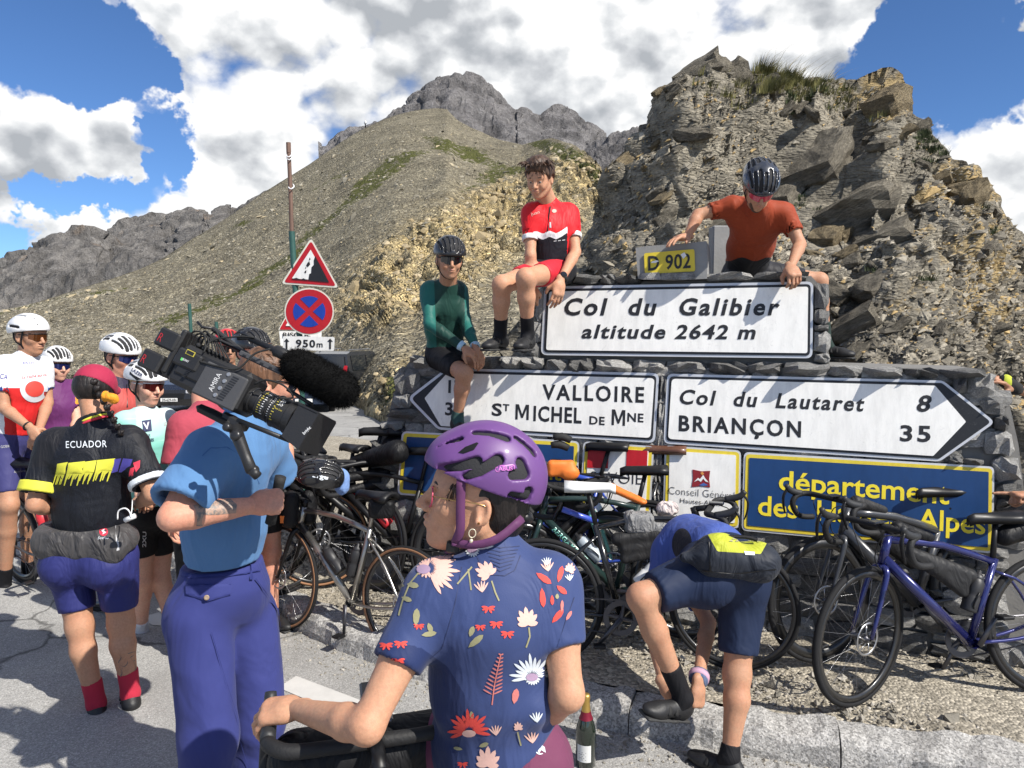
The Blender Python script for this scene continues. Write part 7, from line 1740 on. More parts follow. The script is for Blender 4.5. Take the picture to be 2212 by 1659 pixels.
bystander('man in a matt black helmet and dark top behind the camera operator', 545, 762, 4.55, 'ruddy', 'brown', M_hb, fabric('jersey_charcoal', (.03, .03, .034), .7), M_lens, f=(.75, -.6, -.2))
F_ = bystander('rider in a red and white helmet glimpsed behind the video camera', 492, 752, 6.0, 'tan', 'dark', M_hr, fabric('jersey_slate', (.05, .06, .09), .7), M_lens)
def build_green():
 hd = Head(U(971, 562, 4.78), (.22, -.93, -.20), (.03, -.02, 1), 1.0); w_ = lambda x, y, o: W(x, y, o)
 J = dict(pel=U(962, 748, 5.10), chest=U(958, 665, 4.98), neck=U(968, 612, 4.90), shA=U(926, 628, 4.92), shB=U(992, 628, 5.02), elA=U(928, 700, 4.80), wrA=U(1004, 752, 4.72), elB=U(1008, 705, 4.92), wrB=U(1028, 752, 4.76), hipA=U(946, 770, 5.08), hipB=U(980, 768, 5.12), knA=U(1003, 806, 4.70), anA=U(988, 902, 4.80), toA=U(1003, 930, 4.62), knB=U(1024, 775, 4.82), anB=U(1000, 768, 5.15), toB=U(985, 790, 5.3))
 F = Fig('smiling rider in a green long-sleeved jersey seated on the left end of the wall', J, hd, 'tan', g=.86, leg=.92, arm=.80, h=.010)
 F.body(hands=[hand_ops(J['wrA'], (.7, -.2, -.5), (0, .3, -1), -1, .4, s=.95), hand_ops(J['wrB'], (.4, -.3, -.7), (-.6, .3, -.4), 1, .5, s=.95)], smile=1, hh=.0055); face(F, hd, 1, M_lens); simplehair(F, hd, HAIR['brown']); helmet(hd, F.e, M_hb, 'road', .0055, tilt=-.05)
 n = fabric('jersey_green', (.015, .12, .10), .55, wr=.35, wscale=10, zones=[('body', .5, (.010, .045, .035))])
 je = F.jersey(n, o=.007, sleeve=.92, long=True, collar=.035, attrs=lambda V: {'body': np.clip(.5 + (imx(V) - 940 + (imy(V) - 640) * -.03) / 10, 0, 1) * (imx(V) < 1004) * np.clip(.5 + (765 - imy(V)) / 6 + (985 - imx(V)) / 8, 0, 1)}, wrinkle=(.005, (9, 9, 22)), hem=-.02)
 Mc = fabric('cuff_pale_blue', (.40, .58, .70), .8)
 for q in 'AB': 
  a, b = J['el' + q], J['wr' + q]; mb = MB(); mb.tube([lerp(a, b, .86), lerp(a, b, .96)], [.034, .031], 12); mb.build('cuff', Mc, je, smooth=True)
 F.shorts(M_blackf, t=.78, o=.006)
 Msk = fabric('sock_teal_pattern', (.03, .07, .065), .9); F.sock('A', Msk, .84); F.sock('B', Msk, .84)
 for q in 'AB': shoe(F.e, J['an' + q], J['to' + q], h=.007)
build_green()
def build_red():
 hd = Head(U(1166, 388, 4.60), (-.34, -.84, -.42), (-.10, -.36, 1), .93)
 J = dict(pel=U(1196, 578, 4.80), chest=U(1190, 500, 4.74), neck=U(1186, 442, 4.72), shA=U(1146, 462, 4.70), shB=U(1232, 462, 4.82), elA=U(1146, 552, 4.62), wrA=U(1150, 622, 4.66), elB=U(1243, 545, 4.70), wrB=U(1210, 608, 4.50), hipA=U(1176, 585, 4.76), hipB=U(1214, 585, 4.82), knA=U(1084, 615, 4.46), anA=U(1081, 722, 4.60), toA=U(1048, 757, 4.44), knB=U(1136, 600, 4.34), anB=U(1140, 722, 4.50), toB=U(1118, 775, 4.32))
 F = Fig('bareheaded rider in a red and black jersey seated on the raised block', J, hd, 'olive', g=.90, leg=.95, arm=.86, h=.010)
 F.body(hands=[hand_ops(J['wrB'], (-.15, -.25, -1), (-.35, .8, 0), -1, .35, s=1.02, thumb=.3), hand_ops(J['wrA'], (0, .2, -1), (0, 1, 0), 1, .6)], smile=1, hh=.005); face(F, hd, 1)
 A = hd.A(); sobj('hair', [('+', ell(hd.P(-.018, 0, .040), (.106, .088, .098), A), 0), ('+', ell(hd.P(.02, 0, .105), (.075, .065, .05), A), .03), ('+', ell(hd.P(-.055, 0, -.01), (.046, .058, .048), A), .03), ('-', ell(hd.P(.095, 0, -.02), (.08, .12, .085), A), .01), ('-', ell(hd.P(0, -.09, -.015), (.03, .04, .045), A), .005), ('-', ell(hd.P(0, .09, -.015), (.03, .04, .045), A), .005)], .005, HAIR['brown'], F.e, wrinkle=(.009, (26, 26, 12)))
 rt = [(hd.P(.035 + .05 * math.cos(a), .07 * math.sin(a), .105), hd.f * (.5 * math.cos(a)) + hd.u * .5 - hd.f * .3 + hd.r * .6 * math.sin(a)) for a in [i * .42 for i in range(15)]]
 locks(F.e, 'tousled_hair', HAIR['brown'], rt, .055, .006, 2, .9, .30, 5); locks(F.e, 'fringe', HAIR['brown'], [(hd.P(.07, .05 * t, .075), hd.f * .8 - hd.u * .6 + hd.r * t) for t in (-1, -.6, -.2, .2, .6, 1)], .035, .004, 8, .4, .2, 4)
 n = fabric('jersey_red_black', (.62, .012, .018), .55, wr=.35, zones=[('white', .5, (.70, .70, .72)), ('black', .5, (.012, .012, .018))])
 def at(V):
  x = imx(V); y = imy(V); inb = (x > 1151) & (x < 1224) | (y > 560); e = np.interp(x, [1130, 1160, 1172, 1186, 1200, 1212, 1240], [500, 500, 505, 498, 504, 498, 478])
  return {'white': np.clip((y - e) / 5 + .5, 0, 1) * inb, 'black': np.clip((y - e - 13) / 5 + .5, 0, 1) * inb + ((x > 1128) & (x < 1140) & (y > 480) & (y < 500)) * 0.0}
 je = F.jersey(n, o=.009, sleeve=.62, collar=.035, attrs=at, wrinkle=(.004, (9, 9, 22)), hem=-.03, bell=.003)
 for q in 'AB':
  sh, el = J['sh' + q], J['el' + q]; d = (el - sh).normalized(); e = lerp(sh, el, .66); sobj('sleeve_cuff', [('+', cone(e - d * .035, e, .055, .053, cut=[(e, d), (e - d * .035, -d)]), 0), ('-', cone(e - d * .1, e + d * .1, .042), 0)], .006, fabric('cuff_white', (.7, .7, .7), .8), je)
 bv = bvh_of(je); printed(bv, je, 'zip', [[(1187, 446), (1190, 446), (1184, 500), (1181, 500)]], M_blackp, .003); ptext(bv, je, 'juan', 1148, 466, 1166, 461, 7, P_pink, off=.003); printed(bv, je, 'emblem', [circ(1197, 456, 5, 4, 10)], P_pink, .003)
 printed(bv, je, 'seam_print', [[(1187, 480 + 0), (1190, 480), (1191, 492), (1187, 492)]] + [[(1196 + 9 * i, 520 - i), (1202 + 9 * i, 519 - i), (1202 + 9 * i, 521 - i), (1196 + 9 * i, 522 - i)] for i in range(3)], P_gry, .003)
 s = F.shorts(fabric('shorts_red_black', (.55, .02, .035), .55, wr=.25, zones=[('k', .5, (.014, .014, .018))]), t=.62, o=.006, attrs=lambda V: {'k': np.clip((np.minimum(np.linalg.norm(V - np.array(J['hipA']), axis=1), np.linalg.norm(V - np.array(J['hipB']), axis=1)) * -1 + .135) / .012 + .5, 0, 1)})
 for q in 'AB': F.sock(q, M_blackf, .66); shoe(F.e, J['an' + q], J['to' + q], h=.007)
 mb = MB(); p = lerp(J['elB'], J['wrB'], .88); d = (J['wrB'] - J['elB']).normalized(); mb.tube([p - d * .012, p + d * .012], .033, 14); o = mb.build('watch_strap', M_rub, F.e, smooth=True); mb = MB(); dd = (CAM - p); dd = (dd - d * dd.dot(d)).normalized(); mb.lathe([(0, .038), (.018, .038), (.021, .034), (.021, .026)], p, dd, 16); mb.build('watch_face', M_blackg, o)
build_red()
def build_orange():
 hd = Head(U(1640, 405, 4.35), (-.05, -.60, -.80), (-.03, -.60, .70), 1.0)
 J = dict(pel=U(1610, 580, 5.02), chest=U(1632, 485, 4.74), neck=U(1636, 440, 4.54), shA=U(1574, 447, 4.66), shB=U(1698, 462, 4.64), elA=U(1508, 464, 4.66), wrA=U(1484, 512, 4.60), elB=U(1728, 528, 4.55), wrB=U(1708, 577, 4.36), hipA=U(1585, 600, 5.05), hipB=U(1645, 590, 5.0), knA=U(1580, 640, 4.72), anA=U(1585, 760, 4.9), toA=U(1585, 780, 4.7), knB=U(1770, 606, 4.95), anB=U(1784, 742, 4.95), toB=U(1834, 774, 4.85))
 F = Fig('rider in a burnt orange jersey and dark helmet leaning over the sign from behind', J, hd, 'tan', g=.92, leg=.90, arm=.90, h=.010)
 F.body(hands=[hand_ops(J['wrA'], (-.8, -.5, -.12), (0, -.1, -1), 1, .25, thumb=.1, s=1.05), hand_ops(J['wrB'], (0, -.75, -.55), (0, .5, -1), -1, .75, s=1.08)], hh=.0055)
 shades(hd, F.e, simple('lens_crimson', (.45, .02, .06), .15, coat=.6, bump=0), M_blackp); mouth(hd, F.e, .6); simplehair(F, hd, HAIR['brown']); A = hd.A(); k = 1
 sobj('beard', [('+', ell(hd.P(.040, 0, -.062), (.052, .052, .052), A), 0), ('+', ell(hd.P(.06, 0, -.10), (.03, .03, .03), A), .02), ('-', ell(hd.P(.10, 0, -.048), (.03, .024, .016), A), .004), ('&', half(hd.P(0, 0, -.034), hd.u + hd.f * -.25), 0)], .005, HAIR['brown'], F.e, wrinkle=(.003, (60, 60, 60)))
 hs = helmet(hd, F.e, simple('helmet_dark_slate', (.03, .034, .045), .28, coat=.6, bump=.03), 'road', .0055)
 je = F.jersey(fabric('jersey_burnt_orange', (.27, .042, .013), .68, wr=.4, wscale=8, zones=[('k', .5, (.014, .014, .016))]), o=.010, sleeve=.62, collar=.03, wrinkle=(.006, (8, 8, 16)), hem=-.05, bell=.004, attrs=lambda V: {'k': np.clip((imy(V) - 560 + 4 * np.sin(imx(V) / 9)) / 6 + .5, 0, 1)})
 F.shorts(fabric('bib_black', (.018, .018, .022), .6), t=.72, o=.006); 
 F.sock('B', fabric('sock_dark_green', (.02, .035, .03), .9), .66)
 for q in 'AB': shoe(F.e, J['an' + q], J['to' + q], h=.007)
build_orange()
def build_bent():
 hd = Head(U(1500, 1262, 3.86), (-.1, .15, -.97), (-.1, .95, .3), .98)
 J = dict(pel=U(1572, 1212, 3.18), chest=U(1488, 1180, 3.46), neck=U(1462, 1222, 3.66), shA=U(1440, 1190, 3.44), shB=U(1478, 1250, 3.66), elA=U(1400, 1330, 3.44), wrA=U(1434, 1478, 3.20), elB=U(1530, 1345, 3.40), wrB=U(1507, 1478, 3.08), hipA=U(1518, 1240, 3.14), hipB=U(1606, 1245, 3.24), knA=U(1385, 1290, 3.02), anA=U(1476, 1508, 3.06), toA=U(1428, 1548, 3.02), knB=U(1592, 1455, 3.12), anB=U(1576, 1636, 3.02), toB=U(1515, 1655, 3.10))
 F = Fig('man in navy shorts bent over, standing on one leg and pulling on his shoe', J, hd, 'tan', g=.96, leg=1.0, arm=.88, h=.010)
 J = F.J; F.body(hands=[hand_ops(J['wrA'], (.5, -.35, -.6), (.4, .6, -.3), 1, .7, s=1.0), hand_ops(J['wrB'], (-.05, -.2, -1), (-.5, .7, 0), 1, 1.0, s=1.05, thumb=.7)], hh=.006)
 simplehair(F, hd, HAIR['brown']); helmet(hd, F.e, M_hb, 'road', .008)
 Mj = fabric('jersey_royal', (.05, .085, .30), .68, wr=.45, wscale=8, zones=[('k', .5, (.014, .014, .02))])
 je = F.jersey(Mj, o=.012, sleeve=.62, collar=.0, attrs=lambda V: {'k': np.clip(.5 + (22 - np.hypot(imx(V) - 1480, (imy(V) - 1175) * .65)) / 8, 0, 1)}, wrinkle=(.006, (9, 9, 9)), hem=-.05, extra=[('+', cone(lerp(J['pel'], J['chest'], .25) + Vector((0, 0, .05)), J['chest'] + Vector((0, 0, .05)), .10, .09), .06)])
 Ms = fabric('shorts_navy', (.011, .020, .052), .66, wr=.5, wscale=6, sheen=0)
 F.shorts(Ms, t=.80, o=.020, kk=.05, extra=[('+', ell(lerp(J['pel'], J['hipA'], .8) + Vector((-.01, -.05, -.02)), (.115, .105, .12)), .05), ('+', ell(lerp(J['pel'], J['hipB'], .8) + Vector((.0, -.04, -.02)), (.115, .105, .12)), .05)], wrinkle=(.007, (6, 6, 9)), top=.14)
 F.sock('B', M_blackf, .84); F.sock('A', M_blackf, .68)
 for q in 'AB': shoe(F.e, J['an' + q], J['to' + q], h=.006, up=(.1, 0, 1) if q == 'B' else (.35, 0, .9))
 bp_ = empty('hip_pack', U(1585, 1205, 3.05), 'large charcoal hip pack with a lime green flap on the bent man\'s back', 'bag')
 Mb = fabric('pack_charcoal', (.018, .022, .032), .6, wr=.6, wscale=10, weave=220, zones=[('lime', .5, (.40, .43, .035))])
 c = U(1590, 1205, 3.04); X_ = Vector((.97, .12, -.12)).normalized(); Z_ = Vector((-.05, -.25, 1)).normalized(); Y_ = Z_.cross(X_).normalized(); Z_ = X_.cross(Y_)
 pc = sobj('pack_body', [('+', rbox(c + Z_ * -.012, (.165, .07, .068), (X_, Y_, Z_), .05), 0), ('+', ell(c + X_ * .10 - Z_ * .01, (.095, .085, .080), (X_, Y_, Z_)), .03), ('+', ell(c - X_ * .08 + Z_ * .015, (.10, .075, .085), (X_, Y_, Z_)), .03), ('+', cone(c - X_ * .22 - Z_ * .02, c - X_ * .12, .022, .05), .04)], .006, Mb, bp_, wrinkle=(.004, (14, 14, 14)), attrs=lambda V: {'lime': np.clip(.5 + np.minimum(np.minimum((imx(V) - 1540) * 1.0 - (imy(V) - 1160) * .6, (1680 - imx(V)) - (imy(V) - 1150) * .55), (1190 + (imx(V) - 1540) * .06 - imy(V))) / 4, 0, 1)})
 bv = bvh_of(pc); st = [[(1530, 1170), (1533, 1170), (1537, 1232), (1533, 1234)]]; printed(bv, pc, 'zip', st + [[(1487, 1222), (1530, 1232), (1600, 1236), (1675, 1228), (1675, 1231), (1600, 1239), (1530, 1235), (1487, 1225)]], M_blackp, .004); printed(bv, pc, 'reflective_tab', [[(1606, 1191), (1630, 1193), (1630, 1200), (1609, 1199)]], P_white, .004); ptext(bv, pc, 'VAUDE', 1597, 1168, 1640, 1173, 9, M_sy if False else P_olive, off=.004); printed(bv, pc, 'emblem', [[(1580, 1166), (1585, 1160), (1590, 1166)], [(1574, 1170), (1579, 1166), (1583, 1171)], [(1587, 1171), (1591, 1166), (1595, 1171)]], P_olive, .004)
 mb = MB(); mb.tube([c - X_ * .24 - Z_ * .02, c - X_ * .17 + Y_ * -.01, c - X_ * .10], [.014, .02, .03], 8, flat=(Y_, .5)); mb.tube([c + X_ * .17, c + X_ * .2 + Y_ * .1], .02, 8, flat=(Z_, 1.2)); mb.tube([c - X_ * .1 + Z_ * .09, c + X_ * .02 + Z_ * .095 + Y_ * .01, c + X_ * .07 + Z_ * .09], .008, 6, smooth=3); mb.build('pack_strap', M_blackf, bp_, smooth=True)
 p = J['wrB']; d = (J['wrB'] - J['elB']).normalized(); mb = MB(); mb.tube([p - d * .06, p - d * .015], [.043, .040], 14); o = mb.build('sweatband', fabric('band_denim', (.10, .13, .22), .9, wr=.8), F.e, smooth=True); mb = MB(); mb.tube([p - d * .052, p - d * .028], [.0455, .0445], 14); mb.build('band_stripe', simple('band_pink', (.5, .3, .4), .8), o, smooth=True)
build_bent()
def build_edge():
 hd = Head(U(2420, 620, 4.3), (-.9, -.1, -.2), (0, 0, 1), 1.0); g = U
 J = dict(pel=g(2440, 1050, 4.3), chest=g(2430, 830, 4.3), neck=g(2425, 720, 4.3), shA=g(2370, 760, 4.5), shB=g(2490, 760, 4.1), elA=g(2290, 870, 4.5), wrA=g(2190, 838, 4.30), elB=g(2330, 1040, 3.9), wrB=g(2230, 1072, 3.75), hipA=g(2400, 1080, 4.4), hipB=g(2480, 1080, 4.2), knA=g(2400, 1260, 4.3), knB=g(2480, 1260, 4.1), anA=g(2400, 1400, 4.3), anB=g(2480, 1420, 4.1), toA=g(2350, 1400, 4.3), toB=g(2430, 1420, 4.1))
 F = Fig('person mostly out of frame at the right edge with a gloved hand', J, hd, 'tan', h=.012)
 F.body(hands=[hand_ops(J['wrA'], (-.85, -.1, .55), (-.5, .5, -.6), 1, .3, thumb=.2), hand_ops(J['wrB'], (-.95, .2, .05), (0, 0, -1), -1, 0, fingers=[.05, 1.1, 1.3, 1.4], thumb=.8)], hh=.012)
 a = J['wrA']; d = (a - J['elA']).normalized(); sobj('glove', [('+', cone(a - d * .03, a + d * .01, .036, .036), 0), ('+', cone(a, a + Vector((-.055, -.005, .04)), .036, .040), .02)], .006, fabric('glove_black', (.02, .02, .02), .8, zones=[('y', .5, (.45, .5, .05))]), F.e, attrs=lambda V: {'y': ((imy(V) < 832) & (imx(V) > 2172) & (imx(V) < 2188)) * 1.0})
 F.jersey(fabric('jersey_grey', (.15, .15, .16), .7), o=.012, sleeve=.6); F.shorts(M_blackf); [shoe(F.e, J['an' + q], J['to' + q], h=.012) for q in 'AB']
build_edge()
print('cast', round(time.time() - T0, 1))
# ================================================================== BICYCLES
M_tyre = simple('tyre', (.011, .011, .012), .8, bump=.8, bscale=260, spec=.3); M_tan = simple('tyre_tan', (.28, .14, .07), .75); M_spoke = simple('spoke', (.30, .30, .31), .3, metal=.9, bump=0); M_tape = simple('bar_tape', (.008, .008, .009), .7, bump=.8, bscale=110); M_hood = simple('brake_hood', (.018, .019, .021), .55, bump=.15); M_bag = fabric('bag_black', (.007, .007, .008), .55, wr=.4, wscale=14, weave=260, sheen=0); M_bagg = fabric('bag_grey', (.022, .022, .023), .55, wr=.4, wscale=12, sheen=0); M_org = simple('bag_orange', (.70, .17, .02), .6, bump=.3, bscale=14)
M_rim = simple('rim_carbon', (.014, .014, .015), .35, bump=.03, coat=.4)
_bk = {}
def wheelset(tan=False, deep=.03, rotor=True, simple_=False):
 key = (tan, deep, rotor)
 if key in _bk: return _bk[key]
 R = .335; out = {}
 def ring(prof, seg=56):
  V = []; F = []; m = len(prof)
  for i in range(seg):
   a = 2 * math.pi * i / seg
   for (r, y) in prof: V.append((math.cos(a) * r, y, math.sin(a) * r))
  for i in range(seg):
   j = (i + 1) % seg
   for k in range(m): F.append((i * m + k, j * m + k, j * m + (k + 1) % m, i * m + (k + 1) % m))
  return V, F
 mb = MB(); V, F = ring([(R, 0), (R - .004, .010), (R - .013, .0145), (R - .024, .011), (R - .024, -.011), (R - .013, -.0145), (R - .004, -.010)]); mb.add(V, F); out['tyre'] = (mb, M_tyre)
 if tan:
  mb = MB()
  for s in (-1, 1): V, F = ring([(R - .010, s * .0152), (R - .024, s * .0125), (R - .024, s * .009), (R - .010, s * .013)]); mb.add(V, F)
  out['tyre_wall'] = (mb, M_tan)
 mb = MB(); V, F = ring([(R - .022, .0105), (R - .024 - deep, .007), (R - .026 - deep, 0), (R - .024 - deep, -.007), (R - .022, -.0105)]); mb.add(V, F); out['rim'] = (mb, M_rim)
 mb = MB(); mb.lathe([(.006, -.055), (.009, -.05), (.012, -.04), (.024, -.034), (.024, -.030), (.013, -.024), (.013, .024), (.022, .030), (.022, .034), (.010, .04), (.006, .055)], (0, 0, 0), (0, 1, 0), 12); out['hub'] = (mb, M_dmetal)
 mb = MB()
 for i in range(24):
  a = 2 * math.pi * i / 24; b = a + (.55 if i % 4 < 2 else -.55); s = 1 if i % 2 else -1
  mb.tube([(math.cos(b) * .022, s * .031, math.sin(b) * .022), (math.cos(a) * (R - .03 - deep), 0, math.sin(a) * (R - .03 - deep))], .0011, 3, caps=False)
 out['spokes'] = (mb, M_spoke)
 if rotor:
  mb = MB(); V, F = ring([(.080, .038), (.080, .040), (.068, .040), (.068, .038)], 36); mb.add(V, F)
  for i in range(6): a = i * 1.047; mb.tube([(math.cos(a) * .02, .039, math.sin(a) * .02), (math.cos(a + .35) * .070, .039, math.sin(a + .35) * .070)], .004, 4, flat=((0, 1, 0), .3))
  out['brake_rotor'] = (mb, M_metal)
 _bk[key] = out; return out
_wm = {}
def add_wheel(par, M, tan, deep, rotor):
 ws = wheelset(tan, deep, rotor); key = (tan, deep, rotor); root = None
 if key not in _wm: _wm[key] = {}
 for nm in ['hub'] + [n for n in ws if n != 'hub']:
  mb, mt = ws[nm]; rn = 'wheel' if nm == 'hub' else nm
  if nm not in _wm[key]:
   o = mb.build(rn, mt, None, smooth=True); _wm[key][nm] = o.data
  else: o = bpy.data.objects.new(rn, _wm[key][nm]); C.objects.link(o)
  if root is None:
   root = o; o.parent = par; o.matrix_parent_inverse = Matrix.Translation(-par.location); o.matrix_basis = M
  else: o.parent = root
  if nm == 'spokes': o['kind'] = 'stuff'
 return root
def bicycle(label, rc, head, lean=.12, steer=0.0, frame=None, fork=None, tan=False, deep=.03, saddle=None, bottles=(), frame_bag=None, top_bag=None, seat_bag=None, bar_bag=None, pedal=0.0, rotor=True, flat=False, s=1.0, text=None, tube=.017, group='bicycles leaning along the wall', rise=0.0, saddle_h=.98, sideup=1):
 """rc rear contact point, head = direction rear->front, lean>0 tips to the bike's right"""
 frame = frame or M_blackg; fork = fork or frame; saddle = saddle or M_blackp
 x = Vector(head).normalized(); z = Vector((0, 0, 1)); z = (z - x * x.dot(z)).normalized(); y = z.cross(x)
 B = Matrix((x, y, z)).transposed().to_4x4(); B = Matrix.Translation(Vector(rc)) @ B @ Matrix.Rotation(lean, 4, 'X') @ Matrix.Scale(s, 4)
 e = empty('bicycle', rc, label, 'bicycle', group); R = .335
 hb, ht = Vector((.853, 0, .665)), Vector((.812, 0, .80)); bb = Vector((.415, 0, .272)); rh = Vector((0, 0, R)); fh = Vector((.995, 0, R)); st = Vector((.285 - (saddle_h - .98) * -.3, 0, saddle_h - .235)); ax = (ht - hb).normalized()
 mb = MB(); mb.tube([hb, ht], .021, 12); mb.tube([ht - ax * .025, lerp(ht, st, .5) + Vector((0, 0, .006)), st + Vector((0.0, 0, -.02))], tube * .95, 10, smooth=2); mb.tube([hb + ax * .025, bb], tube * 1.35, 12); mb.tube([bb, st], tube, 10); mb.lathe([(.023, -.036), (.023, .036)], bb, (0, 1, 0), 12)
 for q in (-1, 1): mb.tube([bb + Vector((-.03, q * .018, 0)), (.2, q * .045, .288), (.0, q * .062, R - .004)], .0095, 8, smooth=3); mb.tube([st + Vector((.01, q * .008, -.06)), (.14, q * .040, .54), (0, q * .062, R + .006)], .0075, 8, smooth=3)
 fr = mb.build('frame', frame, e, smooth=True, M=B)
 mb = MB(); mb.tube([lerp(bb, st, .9), Vector((.243, 0, saddle_h - .045))], .0135, 10); mb.build('seat_post', M_blackp if frame is not M_titan else M_titan, e, smooth=True, M=B)
 V = []; n = 11; prf = [(0, .078), (.05, .075), (.10, .058), (.14, .036), (.19, .022), (.24, .019), (.272, .012)]
 for i, (a, w_) in enumerate(prf):
  for k in range(9): t = k / 8 * 2 - 1; V.append((.12 + a + .0, w_ * t, saddle_h - .014 - .034 * t * t * (1 - a) + .010 * (1 - a / .27) ** 2 - (.012 if a > .25 else 0)))
 m_ = len(prf); F = [(i * 9 + k, i * 9 + k + 1, (i + 1) * 9 + k + 1, (i + 1) * 9 + k) for i in range(m_ - 1) for k in range(8)]
 V2 = [(a + (.0), b * .8, c - .026) for a, b, c in V]; F2 = [tuple(j + len(V) for j in f[::-1]) for f in F]; rim_ = [i * 9 for i in range(m_)] + [(m_ - 1) * 9 + k for k in range(1, 9)] + [i * 9 + 8 for i in range(m_ - 2, -1, -1)] + list(range(7, 0, -1))
 L_ = len(V); F3 = [(rim_[i], rim_[(i + 1) % len(rim_)], rim_[(i + 1) % len(rim_)] + L_, rim_[i] + L_) for i in range(len(rim_))]
 mb = MB(); mb.add(V + V2, F + F2 + F3); sd = mb.build('saddle', saddle, e, smooth=True, M=B); mb = MB()
 for q in (-1, 1): mb.tube([(.15, q * .022, saddle_h - .035), (.21, q * .022, saddle_h - .05), (.28, q * .022, saddle_h - .05), (.36, q * .012, saddle_h - .032)], .0035, 5)
 mb.build('saddle_rail', M_metal, sd, smooth=True, M=B)
 add_wheel(e, B @ Matrix.Translation(rh), tan, deep, rotor)
 mb = MB()
 for i in range(6): mb.lathe([(.02, -.030 - i * .004), (.052 - .005 * i, -.030 - i * .004), (.052 - .005 * i, -.032 - i * .004), (.02, -.032 - i * .004)], rh, (0, 1, 0), 20)
 mb.build('cassette', M_dmetal, e, M=B)
 mb = MB(); mb.lathe([(.062, -.048), (.090, -.047), (.092, -.050), (.090, -.053), (.062, -.052), (.062, -.048)], bb, (0, 1, 0), 36)
 ca = pedal
 for i in range(4): a = ca + .5 + i * 1.571; mb.tube([bb + Vector((0, -.052, 0)), bb + Vector((math.cos(a) * .068, -.050, math.sin(a) * .068))], [.014, .007], 6)
 cr = mb.build('chainset', M_dmetal, e, smooth=False, M=B)
 for q in (-1, 1):
  d = Vector((math.cos(ca), 0, math.sin(ca))) * (1 if q < 0 else -1); mb = MB(); a0 = bb + Vector((0, q * .062, 0)); a1 = a0 + d * .17 + Vector((0, q * .010, 0)); mb.tube([a0, a1], [.0155, .011], 8, flat=((0, 1, 0), .6)); mb.build('crank_arm', M_dmetal, cr, smooth=True, M=B)
  mb = MB(); mb.box(a1 + Vector((0, q * .045, 0)), (.062, .060, .016), bev=.005); mb.tube([a1, a1 + Vector((0, q * .05, 0))], .006, 6); mb.build('pedal', M_blackp, cr, M=B)
 mb = MB(); up = [bb + Vector((.0, -.050, .091)), rh + Vector((0, -.040, .040))]; lo = [bb + Vector((0, -.050, -.091)), Vector((.05, -.045, .235)), Vector((.02, -.043, .22)), rh + Vector((.03, -.040, -.035))]
 mb.tube(up, .0042, 5, flat=((0, 1, 0), .7)); mb.tube(lo, .0042, 5); mb.tube([(.015, -.05, .30), (.03, -.055, .27), (.045, -.052, .225)], .010, 6); mb.build('chain', M_dmetal, e, M=B)
 S = B @ Matrix.Translation(hb) @ Matrix.Rotation(steer, 4, ax) @ Matrix.Translation(-hb)
 mb = MB(); cr_ = hb - ax * .012
 for q in (-1, 1): mb.tube([cr_, cr_ + Vector((.012, q * .035, -.02)), lerp(cr_, fh, .35) + Vector((.0, q * .046, 0)), fh + Vector((-.012, q * .052, .0))], [.017, .016, .0135, .009], 8, smooth=3)
 mb.lathe([(.021, -.02), (.023, 0)], cr_, ax, 12); mb.build('fork', fork, e, smooth=True, M=S)
 add_wheel(e, S @ Matrix.Translation(fh), tan, deep, rotor)
 stp = ht + ax * (.035 + rise); tip = stp + Vector((.085, 0, .015)); mb = MB(); mb.tube([ht, stp + ax * .01], .019, 10); mb.tube([stp, tip], .016, 8); hbn = mb.build('stem', M_blackp, e, smooth=True, M=S)
 mb = MB()
 if flat: mb.tube([tip + Vector((-.04, -.33, .03)), tip + Vector((-.01, -.12, .02)), tip, tip + Vector((-.01, .12, .02)), tip + Vector((-.04, .33, .03))], [.015, .013, .0155, .013, .015], 8, smooth=3)
 else:
  for q in (-1, 1): mb.tube([tip, tip + Vector((0, q * .09, .0)), tip + Vector((.004, q * .17, .002)), tip + Vector((.035, q * .205, .004)), tip + Vector((.085, q * .210, -.008)), tip + Vector((.105, q * .214, -.050)), tip + Vector((.075, q * .218, -.105)), tip + Vector((.025, q * .222, -.128)), tip + Vector((-.045, q * .226, -.135))], [.0155, .0145, .0155, .0155, .0155, .0155, .0155, .0155, .0155], 9, smooth=4)
 hb_ = mb.build('handlebar', M_tape, e, smooth=True, M=S)
 for q in (-1, 1):
  if flat:
   mb = MB(); mb.tube([tip + Vector((0, q * .2, .01)), tip + Vector((.05, q * .24, 0)), tip + Vector((.03, q * .32, .0))], .006, 6, smooth=3); mb.build('brake_lever', M_blackp, hb_, smooth=True, M=S); continue
  mb = MB(); o_ = tip + Vector((.05, q * .209, .004)); mb.tube([o_, o_ + Vector((.045, 0, .010)), o_ + Vector((.082, -q * .002, .026)), o_ + Vector((.103, -q * .003, .052))], [.018, .019, .0175, .014], 9, smooth=4, flat=((0, 1, 0), .88)); hd_ = mb.build('brake_hood', M_hood, hb_, smooth=True, M=S)
  mb = MB(); mb.tube([o_ + Vector((.098, 0, .030)), o_ + Vector((.118, q * .004, -.01)), o_ + Vector((.112, q * .010, -.065)), o_ + Vector((.098, q * .014, -.105))], [.009, .010, .009, .006], 6, smooth=4, flat=((1, 0, 0), .55)); mb.build('brake_lever', M_blackp, hb_, smooth=True, M=S)
 mb = MB()
 for q in (-1, 1): mb.tube([tip + Vector((.03, q * .12, -.01)), tip + Vector((.09, q * .07, -.03)), tip + Vector((.07, q * .03, -.14)), hb + Vector((.03, q * .02, -.03))], .0028, 5, smooth=5)
 mb.build('brake_cable', M_rub, e, smooth=True, M=S)
 mb = MB(); mb.box(tip + Vector((.03, 0, .022)), (.075, .045, .014), bev=.005); mb.build('bike_computer', M_blackg, hbn, M=S)
